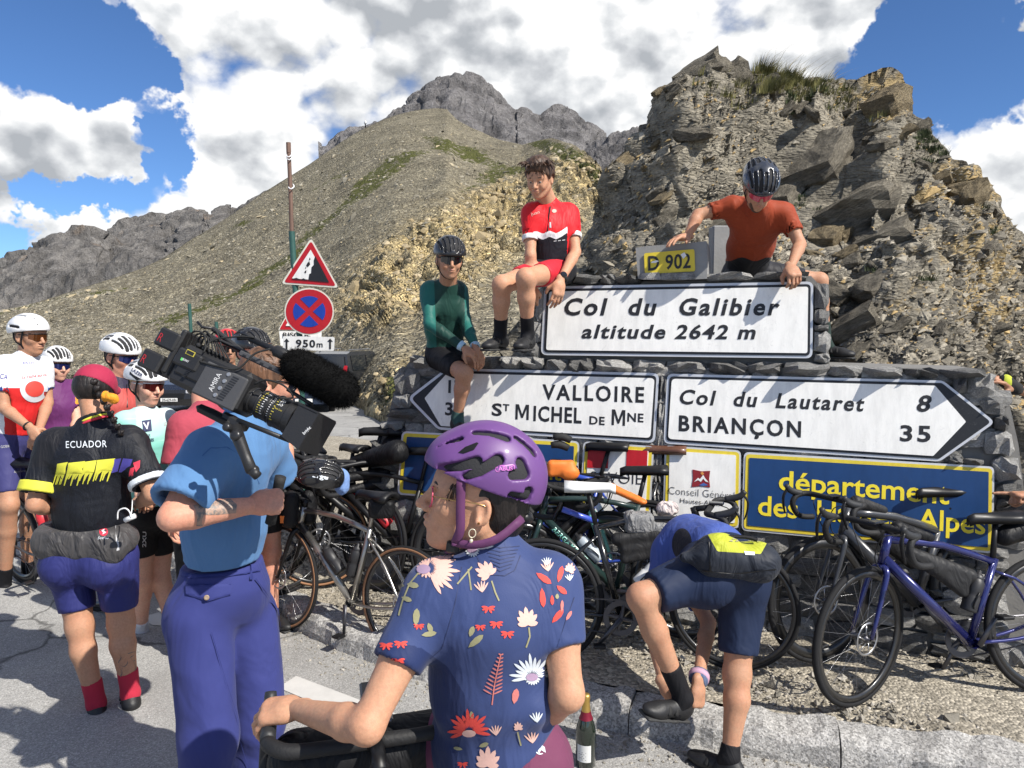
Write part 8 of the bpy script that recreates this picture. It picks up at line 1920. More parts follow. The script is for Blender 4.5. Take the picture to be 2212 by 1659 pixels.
 def bag(nm, ops, m, w=.004): return sobj(nm, [(o, type_(B, *a), k) for o, type_, a, k in ops], .009, m, e, wrinkle=(w, (16, 16, 16)))
 tr_ = lambda p: B @ Vector(p); rr = B.to_3x3(); AX = [(rr @ Vector(v)).normalized() for v in ((1, 0, 0), (0, 1, 0), (0, 0, 1))]
 bx = lambda nm, c, hs, m, tl=0, rad=.02, w=.003: sobj(nm, [('+', rbox(tr_(c), hs, [Matrix.Rotation(-tl, 3, rr @ Vector((0, 1, 0))) @ a for a in AX], rad), 0)], .008, m, e, wrinkle=(w, (16, 16, 16)))
 if frame_bag:
  mt, sz = frame_bag; dn = lambda x_, z_, y_: tr_((x_, y_, z_)); zt = (ht.z + st.z) / 2
  sobj('frame_bag', [('+', cone(dn(.72, ht.z - .085, 0), dn(.40, st.z - .075, 0), .030, .034), 0), ('+', cone(dn(.66, ht.z - .12 * sz - .02, 0), dn(.44, st.z - .12 * sz, 0), .026, .030), .03), ('+', cone(dn(.60, ht.z - .19 * sz, 0), dn(.44, st.z - .17 * sz, 0), .022, .026), .03)], .008, mt, e, wrinkle=(.002, (14, 14, 14)))
 if top_bag: sobj('top_tube_bag', [('+', cone(tr_((.765, 0, ht.z + .030)), tr_((.60, 0, lerp(ht, st, .4).z + .030)), .034, .024, flat=(AX[1], 1.2)), 0)], .008, top_bag, e, wrinkle=(.0015, (14, 14, 14)))
 if seat_bag:
  mt, L = seat_bag; sobj('seat_bag', [('+', cone(tr_((.20, 0, saddle_h - .13)), tr_((.20 - L, 0, saddle_h - .02)), .048, .082), 0)], .009, mt, e, wrinkle=(.003, (13, 13, 13)))
 if bar_bag: sobj('bar_bag', [('+', cone(S @ (tip + Vector((.07, -.15, -.06))), S @ (tip + Vector((.07, .15, -.06))), .072), 0)], .009, bar_bag, e, wrinkle=(.003, (13, 13, 13)))
 for (where, mt, cap) in bottles:
  a, b = (bb, hb + ax * .03) if where == 'down' else (bb, st); d = (b - a).normalized(); nn = Vector((d.z, 0, -d.x)) * (-1 if where == 'down' else 1); c = lerp(a, b, .30 if where == 'down' else .32) + nn * .056
  mb = MB(); mb.lathe([(0, 0), (.034, .002), (.036, .01), (.036, .075), (.032, .085), (.036, .095), (.036, .150), (.024, .168)], c, d, 16); o = mb.build('water_bottle', mt, e, smooth=True, M=B); mb = MB(); mb.lathe([(.027, .166), (.027, .182), (.012, .186), (.010, .205), (0, .206)], c, d, 12); mb.build('bottle_cap', cap, o, smooth=True, M=B)
  mb = MB(); [mb.tube([c + d * .01 - nn * .03 + Vector((0, q * .02, 0)), c + d * .03 + Vector((0, q * .038, 0)) + nn * .01, c + d * .1 + Vector((0, q * .038, 0)), c + d * .11 - nn * .03], .0035, 5, smooth=3) for q in (-1, 1)]; mb.build('bottle_cage', M_blackp, o, smooth=True, M=B)
 if text:
  body, mt, side = text; V, F = text2d(body, .02, 1.1); wd = V[:, 0].max(); a = hb + ax * .02; b = bb; d = (b - a).normalized() if side > 0 else (b - a).normalized(); P = []
  s0 = .10; L = .26 if len(body) > 5 else .2; pn = Vector((d.z, 0, -d.x)) * -1
  if side > 0: pn = pn * 1
  for u_, v_ in V:
   uu = u_ / wd; q = a + d * (s0 + L * uu) + pn * ((v_ - .5) * .030) * (1 if pn.z > 0 else -1); hgt = math.sqrt(max(0, (tube * 1.35) ** 2 - ((v_ - .5) * .030) ** 2)); P.append(tuple(B @ Vector((q.x, side * (hgt + .0012), q.z))))
  npmesh('lettering', P, F, mt, fr, smooth=False)
 return e, B, S, tip
M_titan = simple('bare_titanium', (.36, .345, .32), .3, metal=.9, var=.08, bump=.03); M_navy = simple('frame_deep_blue', (.018, .022, .12), .22, metal=.35, coat=.8, bump=.02, var=.3); M_cel = simple('frame_celeste', (.18, .50, .42), .35, coat=.4); M_carb = simple('frame_graphite', (.035, .037, .042), .3, coat=.5, bump=.02)
M_btw = simple('bottle_white', (.66, .66, .66), .45); M_btk = simple('bottle_black', (.02, .02, .022), .5); M_btr = simple('bottle_red', (.5, .02, .03), .45); M_bts = simple('bottle_steel', (.35, .40, .45), .35); M_brn = simple('saddle_brown_leather', (.11, .045, .025), .42, coat=.3, bump=.2); M_wsd = simple('saddle_white', (.70, .70, .68), .45)
def at_ground(x, y, z=None):
 q = G(x, y, .0)
 for _ in range(4): zz = ground_z(q.x, q.y); q = G(x, y, zz)
 return q
bikes = []
r = at_ground(1858, 1529) + Vector((.987, .13, .0))
BK = bicycle
bikes.append(BK('deep blue drop bar bicycle with black frame bags at the right end', r, (-.992, -.13, 0), lean=.13, steer=.42, frame=M_navy, top_bag=M_bag, frame_bag=(M_bagg, .9), seat_bag=(M_bag, .34), bottles=(('seat', M_btk, M_btk),), pedal=-1.0, deep=.03, tube=.019, saddle_h=.90))
f = at_ground(1775, 1440); h = Vector((-.975, -.20, 0)).normalized(); bikes.append(BK('graphite carbon bicycle standing behind the deep blue one', f - h * .995 + Vector((0, 0, .02)), h, lean=.10, steer=.15, frame=M_carb, top_bag=M_bagg, frame_bag=(M_bag, 1.1), seat_bag=(M_bag, .42), pedal=.9, deep=.045, tube=.024, saddle_h=.90))
r = U(1168, 1444, 3.78); r.z = ground_z(r.x, r.y) + .005; bikes.append(BK('black bicycle with a white saddle facing right behind the bent man', r, (.995, -.06, 0), lean=-.13, steer=-.35, frame=M_blackg, saddle=M_wsd, frame_bag=(M_bagg, 1.05), bottles=(('down', M_btw, M_btk),), pedal=-2.3, deep=.02, text=('VINMAKER', P_white, -1)))
h = Vector((-.99, .06, 0)); r = U(1490, 1405, 4.08); r.z = ground_z(r.x, r.y); bikes.append(BK('black bicycle lettered in mint along its down tube and facing left', r, h, lean=.16, steer=.3, frame=simple('frame_dark_green', (.012, .03, .028), .35, coat=.4), saddle=M_blackp, bottles=(('down', M_bts, M_btk),), bar_bag=M_bag, text=('BERGAMONT', M_cel, 1), saddle_h=.99))
r = U(1392, 1380, 4.36); r.z = ground_z(r.x, r.y) + .05; bikes.append(BK('touring bicycle with orange trimmed bags and a high black saddle', r, (-.96, .26, 0), lean=.14, steer=-.2, frame=simple('frame_royal_blue', (.03, .07, .38), .3, coat=.5), frame_bag=(M_bagg, 1.25), bar_bag=M_bag, saddle_h=1.02, deep=.02))
r = U(1520, 1370, 4.30); r.z = ground_z(r.x, r.y) + .06; bikes.append(BK('bicycle with a brown leather saddle leaning against the wall', r, (-.97, .24, 0), lean=.14, steer=.1, frame=M_blackg, saddle=M_brn, saddle_h=1.0, deep=.02, rotor=False))
rc = Vector((-.60, 4.10, 0)); h = Vector((-.868, .496, 0)); bikes.append(BK('bare titanium gravel bicycle with tan walled tyres at the kerb', rc, h, lean=.04, steer=-.12, frame=M_titan, fork=M_blackp, tan=True, deep=.02, bottles=(('down', M_btk, M_btk), ('seat', M_btk, M_btk)), bar_bag=None, pedal=1.55, tube=.017, text=('TRIBAN', M_ink, 1), saddle_h=.97, group=None))
e, B, S, tip = bikes[-1]; sobj('seat_bag', [('+', rbox(B @ Vector((.20, 0, .86)), (.075, .04, .055), None, .03), 0)], .008, M_bag, e, wrinkle=(.004, (15, 15, 15))); sobj('stem_bag', [('+', cone(S @ (tip + Vector((-.03, .07, -.13))), S @ (tip + Vector((-.03, .07, .0))), .052), 0), ('+', cone(S @ (tip + Vector((-.03, -.07, -.13))), S @ (tip + Vector((-.03, -.07, .0))), .050), .01)], .008, M_bag, e, wrinkle=(.004, (15, 15, 15)))
mb = MB(); c = S @ (tip + Vector((-.03, .125, -.12))); mb.box(c, (.03, .004, .045)); mb.build('orange_label', M_org, e)
r = Vector((-.33, 4.80, 0)); r.z = ground_z(r.x, r.y); bikes.append(BK('dark bicycle with a tan walled front wheel carrying a hanging helmet', r, (-.985, .12, 0), lean=.10, steer=.35, frame=M_blackp, tan=True, deep=.02, bottles=(('down', M_btr, M_btw),), seat_bag=None, flat=False, group='bicycles leaning along the wall'))
e8 = bikes[-1]
r = Vector((-.36, 4.62, 0)); r.z = ground_z(r.x, r.y); bikes.append(BK('celeste green road bicycle half hidden behind the purple helmet', r, (.96, -.28, 0), lean=-.12, steer=-.2, frame=M_blackp, fork=M_cel, deep=.05, bottles=()))
r = Vector((-.52, 5.30, 0)); r.z = ground_z(r.x, r.y); bikes.append(BK('loaded black touring bicycle against the left flank of the wall', r, (-.90, -.44, 0), lean=-.08, steer=.5, frame=M_blackp, bar_bag=M_bag, frame_bag=(M_bag, 1.2), seat_bag=(M_bag, .4), saddle_h=1.05, rotor=False, s=1.06))
r = U(905, 1225, 5.25); r.z = ground_z(r.x, r.y); bikes.append(BK('black bicycle with a large seat pack in the tangle left of the wall', r, (-.97, -.22, 0), lean=-.10, steer=.3, frame=M_blackp, bar_bag=M_bag, top_bag=M_bag, frame_bag=(M_bag, 1.3), seat_bag=(M_bag, .45), saddle_h=1.05, s=1.06, bottles=(('seat', M_btr, M_btk),)))
r = U(800, 1262, 4.95); r.z = ground_z(r.x, r.y); bikes.append(BK('matt black bicycle turned away behind the titanium one', r, (-.60, -.80, 0) if False else (-.78, .62, 0), lean=.08, steer=-.3, frame=M_carb, bar_bag=M_bag, seat_bag=(M_bag, .4), frame_bag=(M_bag, 1.1), deep=.04))
rc = Vector((-3.66, 5.42, 0)); bikes.append(BK('grey and black road bicycle between the tall rider and the woman in the black jersey', rc, (.84, -.54, 0), lean=.05, steer=.1, frame=M_carb, deep=.045, saddle=M_blackp, bottles=(('down', M_btw, M_btw), ('seat', M_btr, M_btw)), pedal=-1.9, rotor=False, group=None))
hh = Vector((-.27, .963, 0)); rt = Vector((.963, .27, 0)); hood = U(604, 1512, 1.66); tipw = hood + rt * .209 - hh * .13; rc = tipw - hh * .97; rc.z = .0
bikes.append(BK('black drop bar bicycle held by the rider in the purple helmet', rc, hh, lean=0, steer=.0, frame=M_blackg, bar_bag=M_bag, top_bag=M_bag, s=1.12, rise=.02, group=None))
e, B, S, tip = bikes[-1]; mb = MB(); c = S @ (tip + Vector((.06, .02, .055))); rr = S.to_3x3(); Mx = Matrix([(rr @ Vector(v)).normalized() for v in ((1, 0, 0), (0, 1, 0), (0, 0, 1))]).transposed()
mb.box(c + Vector((.03, 0, 0)), (.125, .068, .012), M=Mx @ Matrix.Rotation(-.35, 3, 'Y'), bev=.005); mb.build('phone', M_blackg, e)
e, B, S, tip = e8
he = empty('helmet', U(688, 1030, 4.3), 'glossy black helmet lettered in white hung over the handlebar', 'helmet'); hd = Head(U(684, 1045, 4.3), (-.95, -.2, .1), (.1, -.35, .93), 1.0); hs = helmet(hd, he, M_blackg, 'road', .0045, straps=False); bv = bvh_of(hs); ptext(bv, hs, 'urge', 674, 1030, 708, 1036, 10, P_white, bold=.03, off=.003)
sobj('cloth', [('+', ell(U(730, 1030, 4.35), (.07, .05, .06)), 0), ('+', ell(U(738, 1048, 4.35), (.045, .04, .06)), .02)], .008, fabric('cloth_sky', (.16, .26, .50), .9, wr=.9), he, wrinkle=(.012, (16, 16, 16)))
def lump(name, label, cat, ops, m, w=(.006, (16, 16, 16)), h=.007): o = sobj(name, ops, h, m, None, wrinkle=w); return tag(o, label, cat)
lump('handlebar_bag', 'bright orange folded bag strapped by the upper handlebars', 'bag', [('+', rbox(U(1212, 1012, 4.12), (.075, .03, .045), None, .02), 0), ('+', ell(U(1232, 1022, 4.1), (.05, .03, .04)), .02)], M_org)
lump('dry_bag', 'long orange and grey roll bag lying across the stacked bicycles', 'bag', [('+', cone(U(1318, 1052, 4.1), U(1388, 1084, 4.0), .030, .026, flat=(Vector((0, 0, 1)), 1.6)), 0)], M_org)
lump('plastic_bag', 'grey plastic bag hanging below the black saddle', 'bag', [('+', rbox(U(1380, 1128, 3.86), (.075, .05, .055), None, .03), 0), ('+', ell(U(1425, 1140, 3.86), (.07, .05, .04)), .02)], fabric('plastic_grey', (.22, .22, .22), .35, wr=1.0, wscale=20, weave=80))
lump('rag', 'crumpled white and red cloth behind the bent man', 'cloth', [('+', ell(U(1442, 1098, 3.95), (.055, .04, .04)), 0)], fabric('cloth_white_red', (.60, .52, .50), .9, wr=1.0, wscale=25), (.014, (30, 30, 30)))
mb = MB(); mb.tube([U(1215, 1100, 3.95), U(1290, 1128, 3.95)], .016, 10); tag(mb.build('hand_pump', simple('pump_blue', (.04, .08, .45), .35, coat=.5), smooth=True), 'blue hand pump on the tube below the white saddle', 'pump')
for (x, y, l) in ((1213, 945, 'upper of two dark padded arm rests above the stacked bicycles'), (1208, 962, 'lower of two dark padded arm rests above the stacked bicycles')):
 mb = MB(); mb.tube([U(x - 18, y, 4.2), U(x, y - 2, 4.2), U(x + 20, y + 6, 4.2)], [.018, .024, .02], 8, smooth=2); tag(mb.build('arm_rest', M_rub, smooth=True), l, 'arm rest')
def champagne():
 q = at_ground(1265, 1652); e = empty('champagne_bottle', q, 'open dark green champagne bottle with gold foil neck standing on the road', 'bottle'); s = .97; z0 = Vector((q.x, q.y, q.z))
 P_ = [(0, .004), (.036, 0), (.0435, .006), (.0435, .155), (.040, .18), (.028, .215), (.0185, .245), (.0165, .262)]
 gn = NT('bottle_glass_dark'); gn.set(color=(.008, .014, .008), rough=.06, spec=.7, Coat_Weight=.6); mb = MB(); mb.lathe(P_, z0, seg=24); mb.build('bottle', gn.m, e, smooth=True)
 Mg = simple('foil_gold', (.55, .36, .10), .42, metal=.8, bump=.5, bscale=150); mb = MB(); mb.lathe([(.0205, .243), (.0175, .265), (.0165, .29), (.0175, .30), (.0180, .312), (.0150, .320), (.0, .321)], z0, seg=20); mb.build('neck_foil', Mg, e, smooth=True)
 mb = MB(); mb.lathe([(.0305, .212), (.0245, .228), (.0208, .246)], z0, seg=20); mb.build('neck_band', simple('foil_maroon', (.20, .012, .03), .4, metal=.4, bump=.1), e, smooth=True)
 mb = MB(); V = []; n = 12
 for i in range(n + 1):
  a = math.radians(-150 + 85 * i / n); [V.append(z0 + Vector((math.cos(a) * .0442, math.sin(a) * .0442, z))) for z in (.035, .110)]
 mb.add(V, [(2 * i, 2 * i + 2, 2 * i + 3, 2 * i + 1) for i in range(n)]); lb = mb.build('paper_label', simple('label_white', (.62, .62, .60), .7), e, smooth=True)
 mb = MB()
 for k in range(5):
  a0, a1 = math.radians(-138), math.radians(-138 + (34 if k % 2 else 44)); z = .045 + .008 * k; mb.add([z0 + Vector((math.cos(a) * .0446, math.sin(a) * .0446, zz)) for a, zz in ((a0, z), ((a0 + a1) / 2, z), (a1, z), (a1, z + .002), ((a0 + a1) / 2, z + .002), (a0, z + .002))], [(0, 1, 4, 5), (1, 2, 3, 4)])
 mb.build('label_print', M_ink, lb)
champagne()
print('bikes', round(time.time() - T0, 1))
# ================================================================== SHOULDER CAMERA
def build_rig():
 O = U(468, 824, 2.30); A = (U(568, 871, 2.26) - U(368, 777, 2.34)).normalized(); S0 = (CAM - O).normalized(); Uv = (S0.cross(A)).normalized(); Uv = Uv if Uv.z > 0 else -Uv; S = Uv.cross(A) * -1
 if S.dot(S0) < 0: S = -S
 c25, s25, kk = math.cos(.4363), math.sin(.4363), .000455
 def Q(cx, cy, s=0.0):
  dx, dy = cx - 530, cy - 700; return O + A * ((dx * c25 + dy * s25) * kk) + Uv * ((dx * s25 - dy * c25) * kk) + S * s
 Mx = Matrix((A, Uv, S)).transposed()
 e = empty('video_camera', Q(530, 700), 'black professional video camera with furry microphone and matte box on the operator\'s shoulder', 'video camera')
 K1 = simple('camera_grey', (.055, .055, .058), .5, bump=.25, bscale=180); K0 = simple('camera_black', (.014, .014, .015), .5, bump=.3, bscale=160); K2 = simple('camera_ring', (.03, .03, .032), .35, metal=.4); Kw = simple('camera_print', (.6, .6, .6), .5); Ky = simple('camera_print_yellow', (.5, .42, .06), .5); Kg = simple('camera_print_green', (.1, .5, .12), .5); Kr = simple('camera_print_red', (.5, .02, .03), .5)
 def bx(nm, cx, cy, L, H, Wd, s, m, par=e, bev=.006, rot=0): mb = MB(); mb.box(Q(cx, cy, s), (L * kk, H * kk, Wd), M=Mx @ Matrix.Rotation(rot, 3, 'Z'), bev=bev); return mb.build(nm, m, par)
 def tb(nm, pts, r, m, par=e, seg=10, sm=0): mb = MB(); mb.tube([Q(*p) for p in pts], r, seg, smooth=sm); return mb.build(nm, m, par, smooth=True)
 bd = bx('camera_body', 545, 700, 560, 285, .13, 0, K0, bev=.014)
 bx('side_panel', 640, 770, 330, 235, .012, .068, K1, bd, .005); bx('side_panel', 430, 640, 210, 150, .012, .067, K0, bd, .005)
 def wr(body, cx, cy, L, cap, s, m, rot=0, par=bd, bold=.02, sp=1.0):
  V, F = text2d(body, bold, sp); wd = V[:, 0].max(); cr, sr = math.cos(rot), math.sin(rot); P = []
  for u, v in V: a = (u / wd - .5) * L * kk; b = (v - .5) * cap * kk; P.append(tuple(Q(cx, cy, s) + A * (a * cr - b * sr) + Uv * (a * sr + b * cr)))
  npmesh('lettering', P, F, m, par, smooth=False)
 wr('AMIRA', 607, 745, 130, 38, .0745, Kw, 1.5708, bold=.0)
 for (x, y) in ((700, 697), (675, 742), (648, 788), (620, 834)):
  mb = MB(); mb.lathe([(0, .003), (.006, .003), (.007, 0)], Q(x, y, .074), S, 14); mb.build('button', simple('button_silver', (.42, .42, .42), .35, metal=.7), bd)
 for i in range(11): t = i / 10; bx('cooling_slot', 752 - 98 * t + 0, 722 + 142 * t * .98, 46, 7, .002, .0745, K0, bd, 0)
 for i in range(10): bx('cooling_fin', 455 - 8 * i, 622 + 9 * i, 26, 5, .004, .074, K2, bd, 0)
 w_ = bx('wireless_unit', 400, 585, 190, 120, .05, .055, K0); bx('yellow_frame', 425, 545, 66, 34, .002, .081, Ky, w_, 0); bx('frame_screen', 425, 545, 56, 24, .002, .0822, K0, w_, 0); wr('SONY', 398, 595, 50, 15, .082, Kw, 0, w_); bx('green_mark', 368, 585, 16, 20, .001, .081, Kg, w_, 0)
 for (x, y, n_) in ((215, 425, 0), (112, 572, 1)):
  b = bx('battery', x, y, 165, 132, .105, .01, K0, bev=.006); wr('R', x - 40, y - 12, 30, 66, .0635, Kr, 0, b, -.02)
 bx('battery_plate', 262, 505, 40, 330, .11, .0, K0); bx('battery_plate', 232, 600, 60, 160, .09, .0, K2)
 tb('antenna', [(320, 250, -.02), (360, 290, -.02), (436, 303, -.02)], .0045, K0); bx('top_handle', 560, 395, 300, 36, .03, -.02, K0, rot=-.22); bx('top_handle', 590, 440, 330, 26, .035, 0.0, K0)
 for i in range(7): tb('cable', [(300 + 20 * i, 470 + 14 * i, .02), (360 + 26 * i, 360 + 22 * (i % 3), .03), (470 + 22 * i, 400 + 14 * i, .05), (500 + 30 * i, 520 + 12 * i, .06)], .0028, M_rub, sm=6, seg=6)
 tb('cable', [(500, 540, .07), (540, 450, .06), (700, 420, .05), (830, 430, .05)], .003, M_rub, sm=6, seg=6); tb('cable', [(480, 600, .075), (620, 640, .078), (760, 660, .076), (860, 560, .07), (960, 520, .06)], .003, M_rub, sm=6, seg=6); tb('cable', [(870, 760, .06), (960, 740, .07), (1080, 780, .07), (1130, 850, .05), (1040, 860, .06)], .003, M_rub, sm=6, seg=6)
 for i in range(5): bx('cable_clamp', 430 + 45 * i, 470 + 24 * i, 34, 36, .05, .03, K0 if i % 2 else K2, rot=.2 * i)
 rl = bx('top_rail', 890, 605, 380, 38, .022, .03, K1, bev=.003, rot=-.01)
 for t in range(5): bx('rail_slot', 760 + 64 * t, 548 + 30 * t, 26, 10, .002, .042, K0, rl, 0)
 tb('microphone', [(790, 432, .04), (960, 510, .04), (980, 522, .04), (1120, 590, .04)], [.009, .010, .0185, .019], K0); mb = MB(); mb.tube([Q(700, 425, .04), Q(800, 430, .04), Q(900, 480, .04)], .006, 8, smooth=3); mb.build('microphone_arm', K0, e, smooth=True)
 a, b = Q(1150, 640, .04), Q(1440, 800, .04); r_ = np.random.RandomState(3); ax = (b - a).normalized(); o1 = ax.orthogonal().normalized(); o2 = ax.cross(o1); fu = sobj('fur_windshield', [('+', cone(a, b, .053), 0)], .006, simple('fur_black', (.008, .008, .008), 1.0, bump=0, spec=.05), e, wrinkle=(.003, (60, 60, 60)))
 V = []; F = []; n = 9000; L_ = (b - a).length
 for i in range(n):
  t = r_.uniform(-.28, 1.28); th = r_.uniform(0, 6.283); rad = o1 * math.cos(th) + o2 * math.sin(th); ov = max(0, -t, t - 1) / .28; d = (rad * math.sqrt(max(0, 1 - ov * ov)) + ax * (ov * (1 if t > 1 else -1 if t < 0 else 0))).normalized(); base = a + ax * (min(max(t, 0), 1) * L_) + d * .051; dd = (d + Vector(r_.normal(0, .45, 3))).normalized(); l = r_.uniform(.010, .020); w2 = dd.cross(ax).normalized() * .0011
  k = len(V); V += [base - w2, base + w2, base + dd * l + Vector((0, 0, -.002))]; F.append((k, k + 1, k + 2))
 f_ = npmesh('fur_strands', [tuple(v) for v in V], F, MATS['fur_black'], fu, smooth=False); f_['kind'] = 'stuff'
 c0 = Q(770, 822, .0); lens = MB(); P = [(.030, 0), (.040, .004), (.040, .020), (.034, .024), (.034, .050), (.045, .052), (.045, .085), (.042, .088), (.042, .100), (.050, .103), (.050, .150), (.053, .153), (.053, .175), (.046, .178)]
 A2 = (Q(1180, 1010, 0) - c0).normalized(); lens.lathe(P, c0, A2, 36); ln = autosmooth(lens.build('lens', K0, e))
 for h_, r0 in ((.020, .0405), (.050, .0455), (.088, .0455), (.103, .0505)): mb = MB(); mb.lathe([(r0, h_), (r0 + .0012, h_ + .001), (r0 + .0012, h_ + .003), (r0, h_ + .004)], c0, A2, 36); mb.build('lens_ring', K2, ln, smooth=True)
 so = (S * .93 + Uv * .37).normalized(); so = (so - A2 * so.dot(A2)).normalized(); s2 = A2.cross(so)
 for h_, r0, m in ((.060, .0458, Ky), (.072, .0458, Kw), (.112, .0508, Ky), (.094, .0428, Kw)):
  for i in range(13):
   t = (i - 6) * .17; p = c0 + A2 * h_ + (so * math.cos(t) + s2 * math.sin(t)) * r0; mb = MB(); tt = (s2 * math.cos(t) - so * math.sin(t)) * .0012; mb.add([p - tt, p + tt, p + tt + A2 * (.005 if i % 3 else .009), p - tt + A2 * (.005 if i % 3 else .009)], [(0, 1, 2, 3)]); o = mb.build('scale_mark', m, ln); 
 up2 = s2 if s2.z > 0 else -s2
 for body, h_, v0, cap, m in (('20', .120, .26, .012, Kw), ('55', .120, -.02, .013, Kw), ('Master Zoom', .117, -.30, .0055, Ky)):
  V, F = text2d(body, .0); wd = V[:, 0].max(); W2 = cap * (1.5 if len(body) < 4 else 6); npmesh('lettering', [tuple(c0 + A2 * (h_ + u / wd * W2 * .8) + (so * math.cos(v0 + v * cap / .05) + up2 * math.sin(v0 + v * cap / .05)) * .0510) for u, v in V], F, m, ln, smooth=False)
 m_ = MB(); qd = [(1195, 915), (1335, 975), (1212, 1205), (1092, 1115)]; m_.prism([(a_, b_) for a_, b_ in qd], lambda x, y: Q(x, y, .075), lambda x, y: Q(x, y, -.075)); mt = autosmooth(m_.build('matte_box', K0, e)); wr('bright', 1262, 1082, 62, 22, .0765, Kw, 1.2, mt); bx('matte_box_rim', 1262, 940, 150, 16, .155, 0, K2, mt, .002)
 bx('shoulder_pad', 570, 950, 300, 60, .10, -.01, M_rub, bev=.012, rot=-.02); bx('base_plate', 690, 985, 150, 60, .07, .0, K0, rot=-.1); tb('support_rod', [(740, 985, .03), (1110, 1130, .03)], .0075, K0); tb('support_rod', [(740, 985, -.03), (1110, 1130, -.03)], .0075, K0); tb('support_rod', [(1060, 780, .02), (1240, 890, .02)], .006, K2)
 tb('handle_arm', [(760, 1050, .06), (800, 1120, .07), (870, 1240, .08), (930, 1340, .09)], [.020, .019, .016, .017], K0); 
 for (x, y, r0) in ((735, 1055, .013), (800, 1110, .017), (932, 1335, .016)): mb = MB(); mb.lathe([(0, .012), (r0 * .6, .012), (r0, .006), (r0, -.01)], Q(x, y, .085), S, 16); mb.build('rosette', K2, e, smooth=True)
 g0 = U(606, 1030, 2.52); g1 = U(584, 1130, 2.54); mb = MB(); mb.tube([g0, lerp(g0, g1, .4), g1], [.020, .0175, .019], 12, smooth=3); mb.build('hand_grip', M_rub, e, smooth=True); tb('handle_arm', [(935, 1340, .09), (958, 1372, .075)], .014, K0)
build_rig()
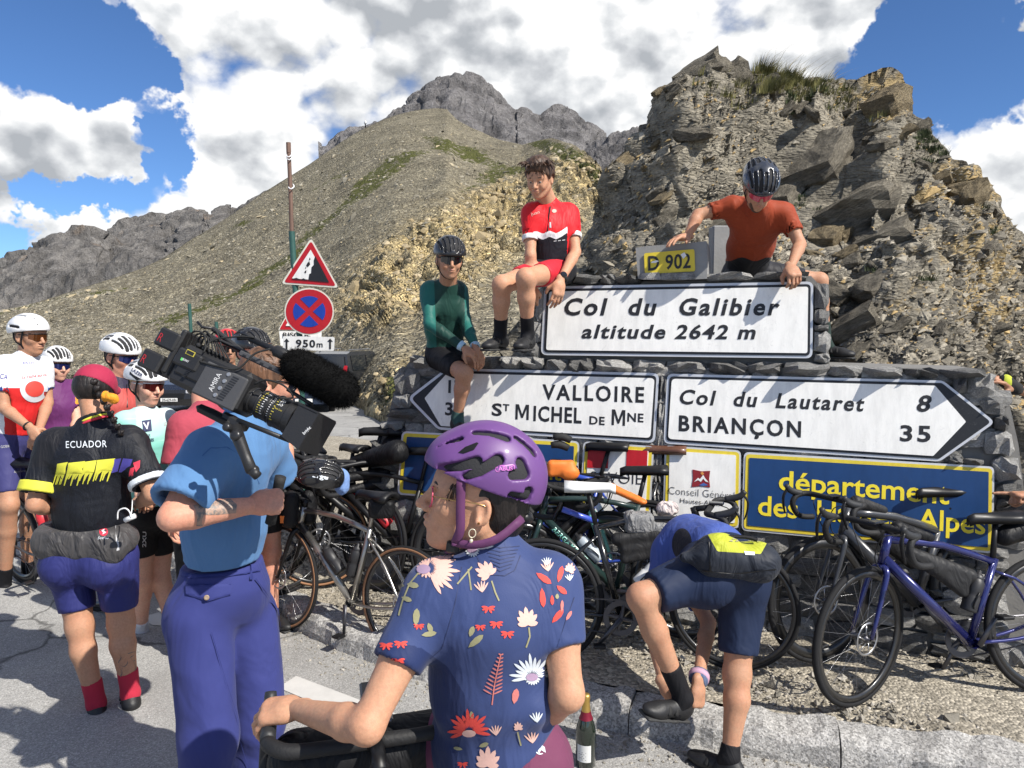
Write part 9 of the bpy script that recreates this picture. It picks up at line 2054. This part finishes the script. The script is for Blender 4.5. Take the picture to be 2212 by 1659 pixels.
# ================================================================== CARS BEHIND
def car(label, x, y, head, col, s=1.0, plate=None, suv=True):
 q = G(x, y, -.6)
 for _ in range(6): q = G(x, y, float(zground(q.x, q.y)))
 h = Vector(head).normalized(); l = Vector((-h.y, h.x, 0)); B = Matrix.Translation(q) @ Matrix((h, l, Vector((0, 0, 1)))).transposed().to_4x4() @ Matrix.Scale(s, 4); e = empty('parked_car', q, label, 'car', 'cars parked beyond the pass sign'); M_p = simple('car_paint_' + col[0], col[1], .25, metal=.3, coat=.8, bump=0, var=.04); H = 1.72 if suv else 1.45
 prof = [(-2.15, .35), (-2.2, .62), (-2.12, .98), (-2.0 if suv else -1.7, 1.02), (-1.85 if suv else -1.1, H - .08), (-1.5, H), (.1, H - .02), (.85, 1.05), (1.75, .92), (2.15, .78), (2.22, .5), (2.15, .28), (1.75, .24), (-1.8, .26)]
 def wdt(z): return .88 if z < 1.0 else .88 - (z - 1.0) * .28
 mb = MB(); n = len(prof); V = [(a, -wdt(z), z) for a, z in prof] + [(a, wdt(z), z) for a, z in prof]; mb.add(V, [tuple(range(n)), tuple(range(2 * n - 1, n - 1, -1))] + [(i, n + i, n + (i + 1) % n, (i + 1) % n) for i in range(n)]); b = mb.build('car_body', M_p, e, M=B); M_g = simple('car_glass', (.012, .015, .018), .08, coat=.8, bump=0)
 def pan(nm, pts, m, par=b): mb = MB(); mb.add(pts, [tuple(range(len(pts)))]); return mb.build(nm, m, par, M=B)
 xb = -1.88 if suv else -1.15; pan('rear_window', [(-2.03 if suv else -1.72, -.72, 1.08), (-2.03 if suv else -1.72, .72, 1.08), (xb - .03, .62, H - .16), (xb - .03, -.62, H - .16)], M_g); pan('windscreen', [(.86, -.74, 1.06), (.86, .74, 1.06), (.17, .62, H - .10), (.17, -.62, H - .10)], M_g)
 for q_ in (-1, 1):
  for (a0, a1) in ((-1.75, -.75), (-.68, .1)): pan('side_window', [(a0, q_ * .885, 1.06), (a1 + (.45 if a1 > 0 else 0), q_ * .885, 1.06), (a1, q_ * .74, H - .14), (a0 + .1, q_ * .74, H - .14)], M_g)
  pan('tail_light', [(-2.19, q_ * .62, .85), (-2.19, q_ * .86, .85), (-2.06, q_ * .84, 1.25 if suv else 1.0), (-2.06, q_ * .72, 1.25 if suv else 1.0)], M_sr); mb = MB(); mb.box((2.16, q_ * .66, .72), (.12, .34, .12), bev=.03); mb.build('headlight', simple('headlight', (.5, .5, .52), .1), b, M=B); mb = MB(); mb.box((.62, q_ * .98, 1.08), (.12, .18, .13), bev=.03); mb.build('wing_mirror', M_p, b, M=B)
  for a0 in (-1.35, 1.38): mb = MB(); mb.lathe([(.20, q_ * .72), (.33, q_ * .72), (.34, q_ * .86), (.31, q_ * .90), (.20, q_ * .89)], (a0, 0, .33), (0, 1, 0), 24); w_ = mb.build('wheel', M_tyre, e, smooth=True, M=B); mb = MB(); mb.lathe([(0, q_ * .86), (.20, q_ * .88), (.21, q_ * .86)], (a0, 0, .33), (0, 1, 0), 12); mb.build('wheel_rim', M_metal, w_, M=B)
 mb = MB(); mb.box((2.20, 0, .58), (.06, .9, .2), bev=.02); mb.build('grille', M_blackp, b, M=B)
 for q_ in (-1, 1): mb = MB(); mb.tube([(-1.5, q_ * .6, H + .05), (.0, q_ * .6, H + .05)], .02, 6); mb.build('roof_rail', M_metal, b, M=B)
 sg = 1 if head[1] < 0 else -1; p0 = 2.245 if sg > 0 else -2.22; pl = pan('number_plate', [(p0, -.26, .42), (p0, .26, .42), (p0, .26, .53), (p0, -.26, .53)], M_sw)
 if plate: V, F = text2d(plate, .02); wd = V[:, 0].max(); npmesh('lettering', [tuple(B @ Vector((p0 + .006 * sg, (-.21 + .44 * u / wd) * sg, .435 + v * .08))) for u, v in V], F, M_ink, pl, smooth=False)
car('dark grey estate car seen from behind right of the furry microphone', 768, 856, (.30, 1, 0), ('grey', (.03, .032, .036)), 1.0)
car('black saloon facing the camera, registration DS 629', 424, 880, (.05, -1, 0), ('black', (.010, .010, .012)), .95, 'DS-629-HN', False)
car('dark blue car half hidden by the sign post', 668, 882, (-.2, 1, 0), ('blue', (.01, .025, .06)), .85, None, False)
def ridge_walker():
 i = int(np.argmin(np.abs(XM[:, 0] - 790))); col = PM[i]; y = 829.5 + FPX * np.tan(np.arctan2(CAMH - col[:, 2], col[:, 1]) - PITCH); p = Vector(col[int(np.argmin(y))]); s = 1.3
 e = empty('person', p, 'tiny walker in white standing on the ridge line far away', 'person'); mb = MB(); mb.tube([p + Vector((0, 0, .0)), p + Vector((0, 0, .9 * s))], [.16, .2], 8); mb.build('trousers', M_blackf, e, smooth=True)
 mb = MB(); mb.tube([p + Vector((0, 0, .85 * s)), p + Vector((0, 0, 1.5 * s))], [.24, .26], 8); mb.tube([p + Vector((-.25, 0, 1.4 * s)), p + Vector((-.32, 0, .9 * s))], .08, 6); mb.tube([p + Vector((.25, 0, 1.4 * s)), p + Vector((.32, 0, .9 * s))], .08, 6); mb.build('jacket', M_whitep, e, smooth=True); mb = MB(); mb.lathe([(0, -.12), (.11, 0), (0, .14)], p + Vector((0, 0, 1.66 * s)), seg=8); mb.build('body', SK['tan'], e, smooth=True)
ridge_walker()
print('done', round(time.time() - T0, 1))
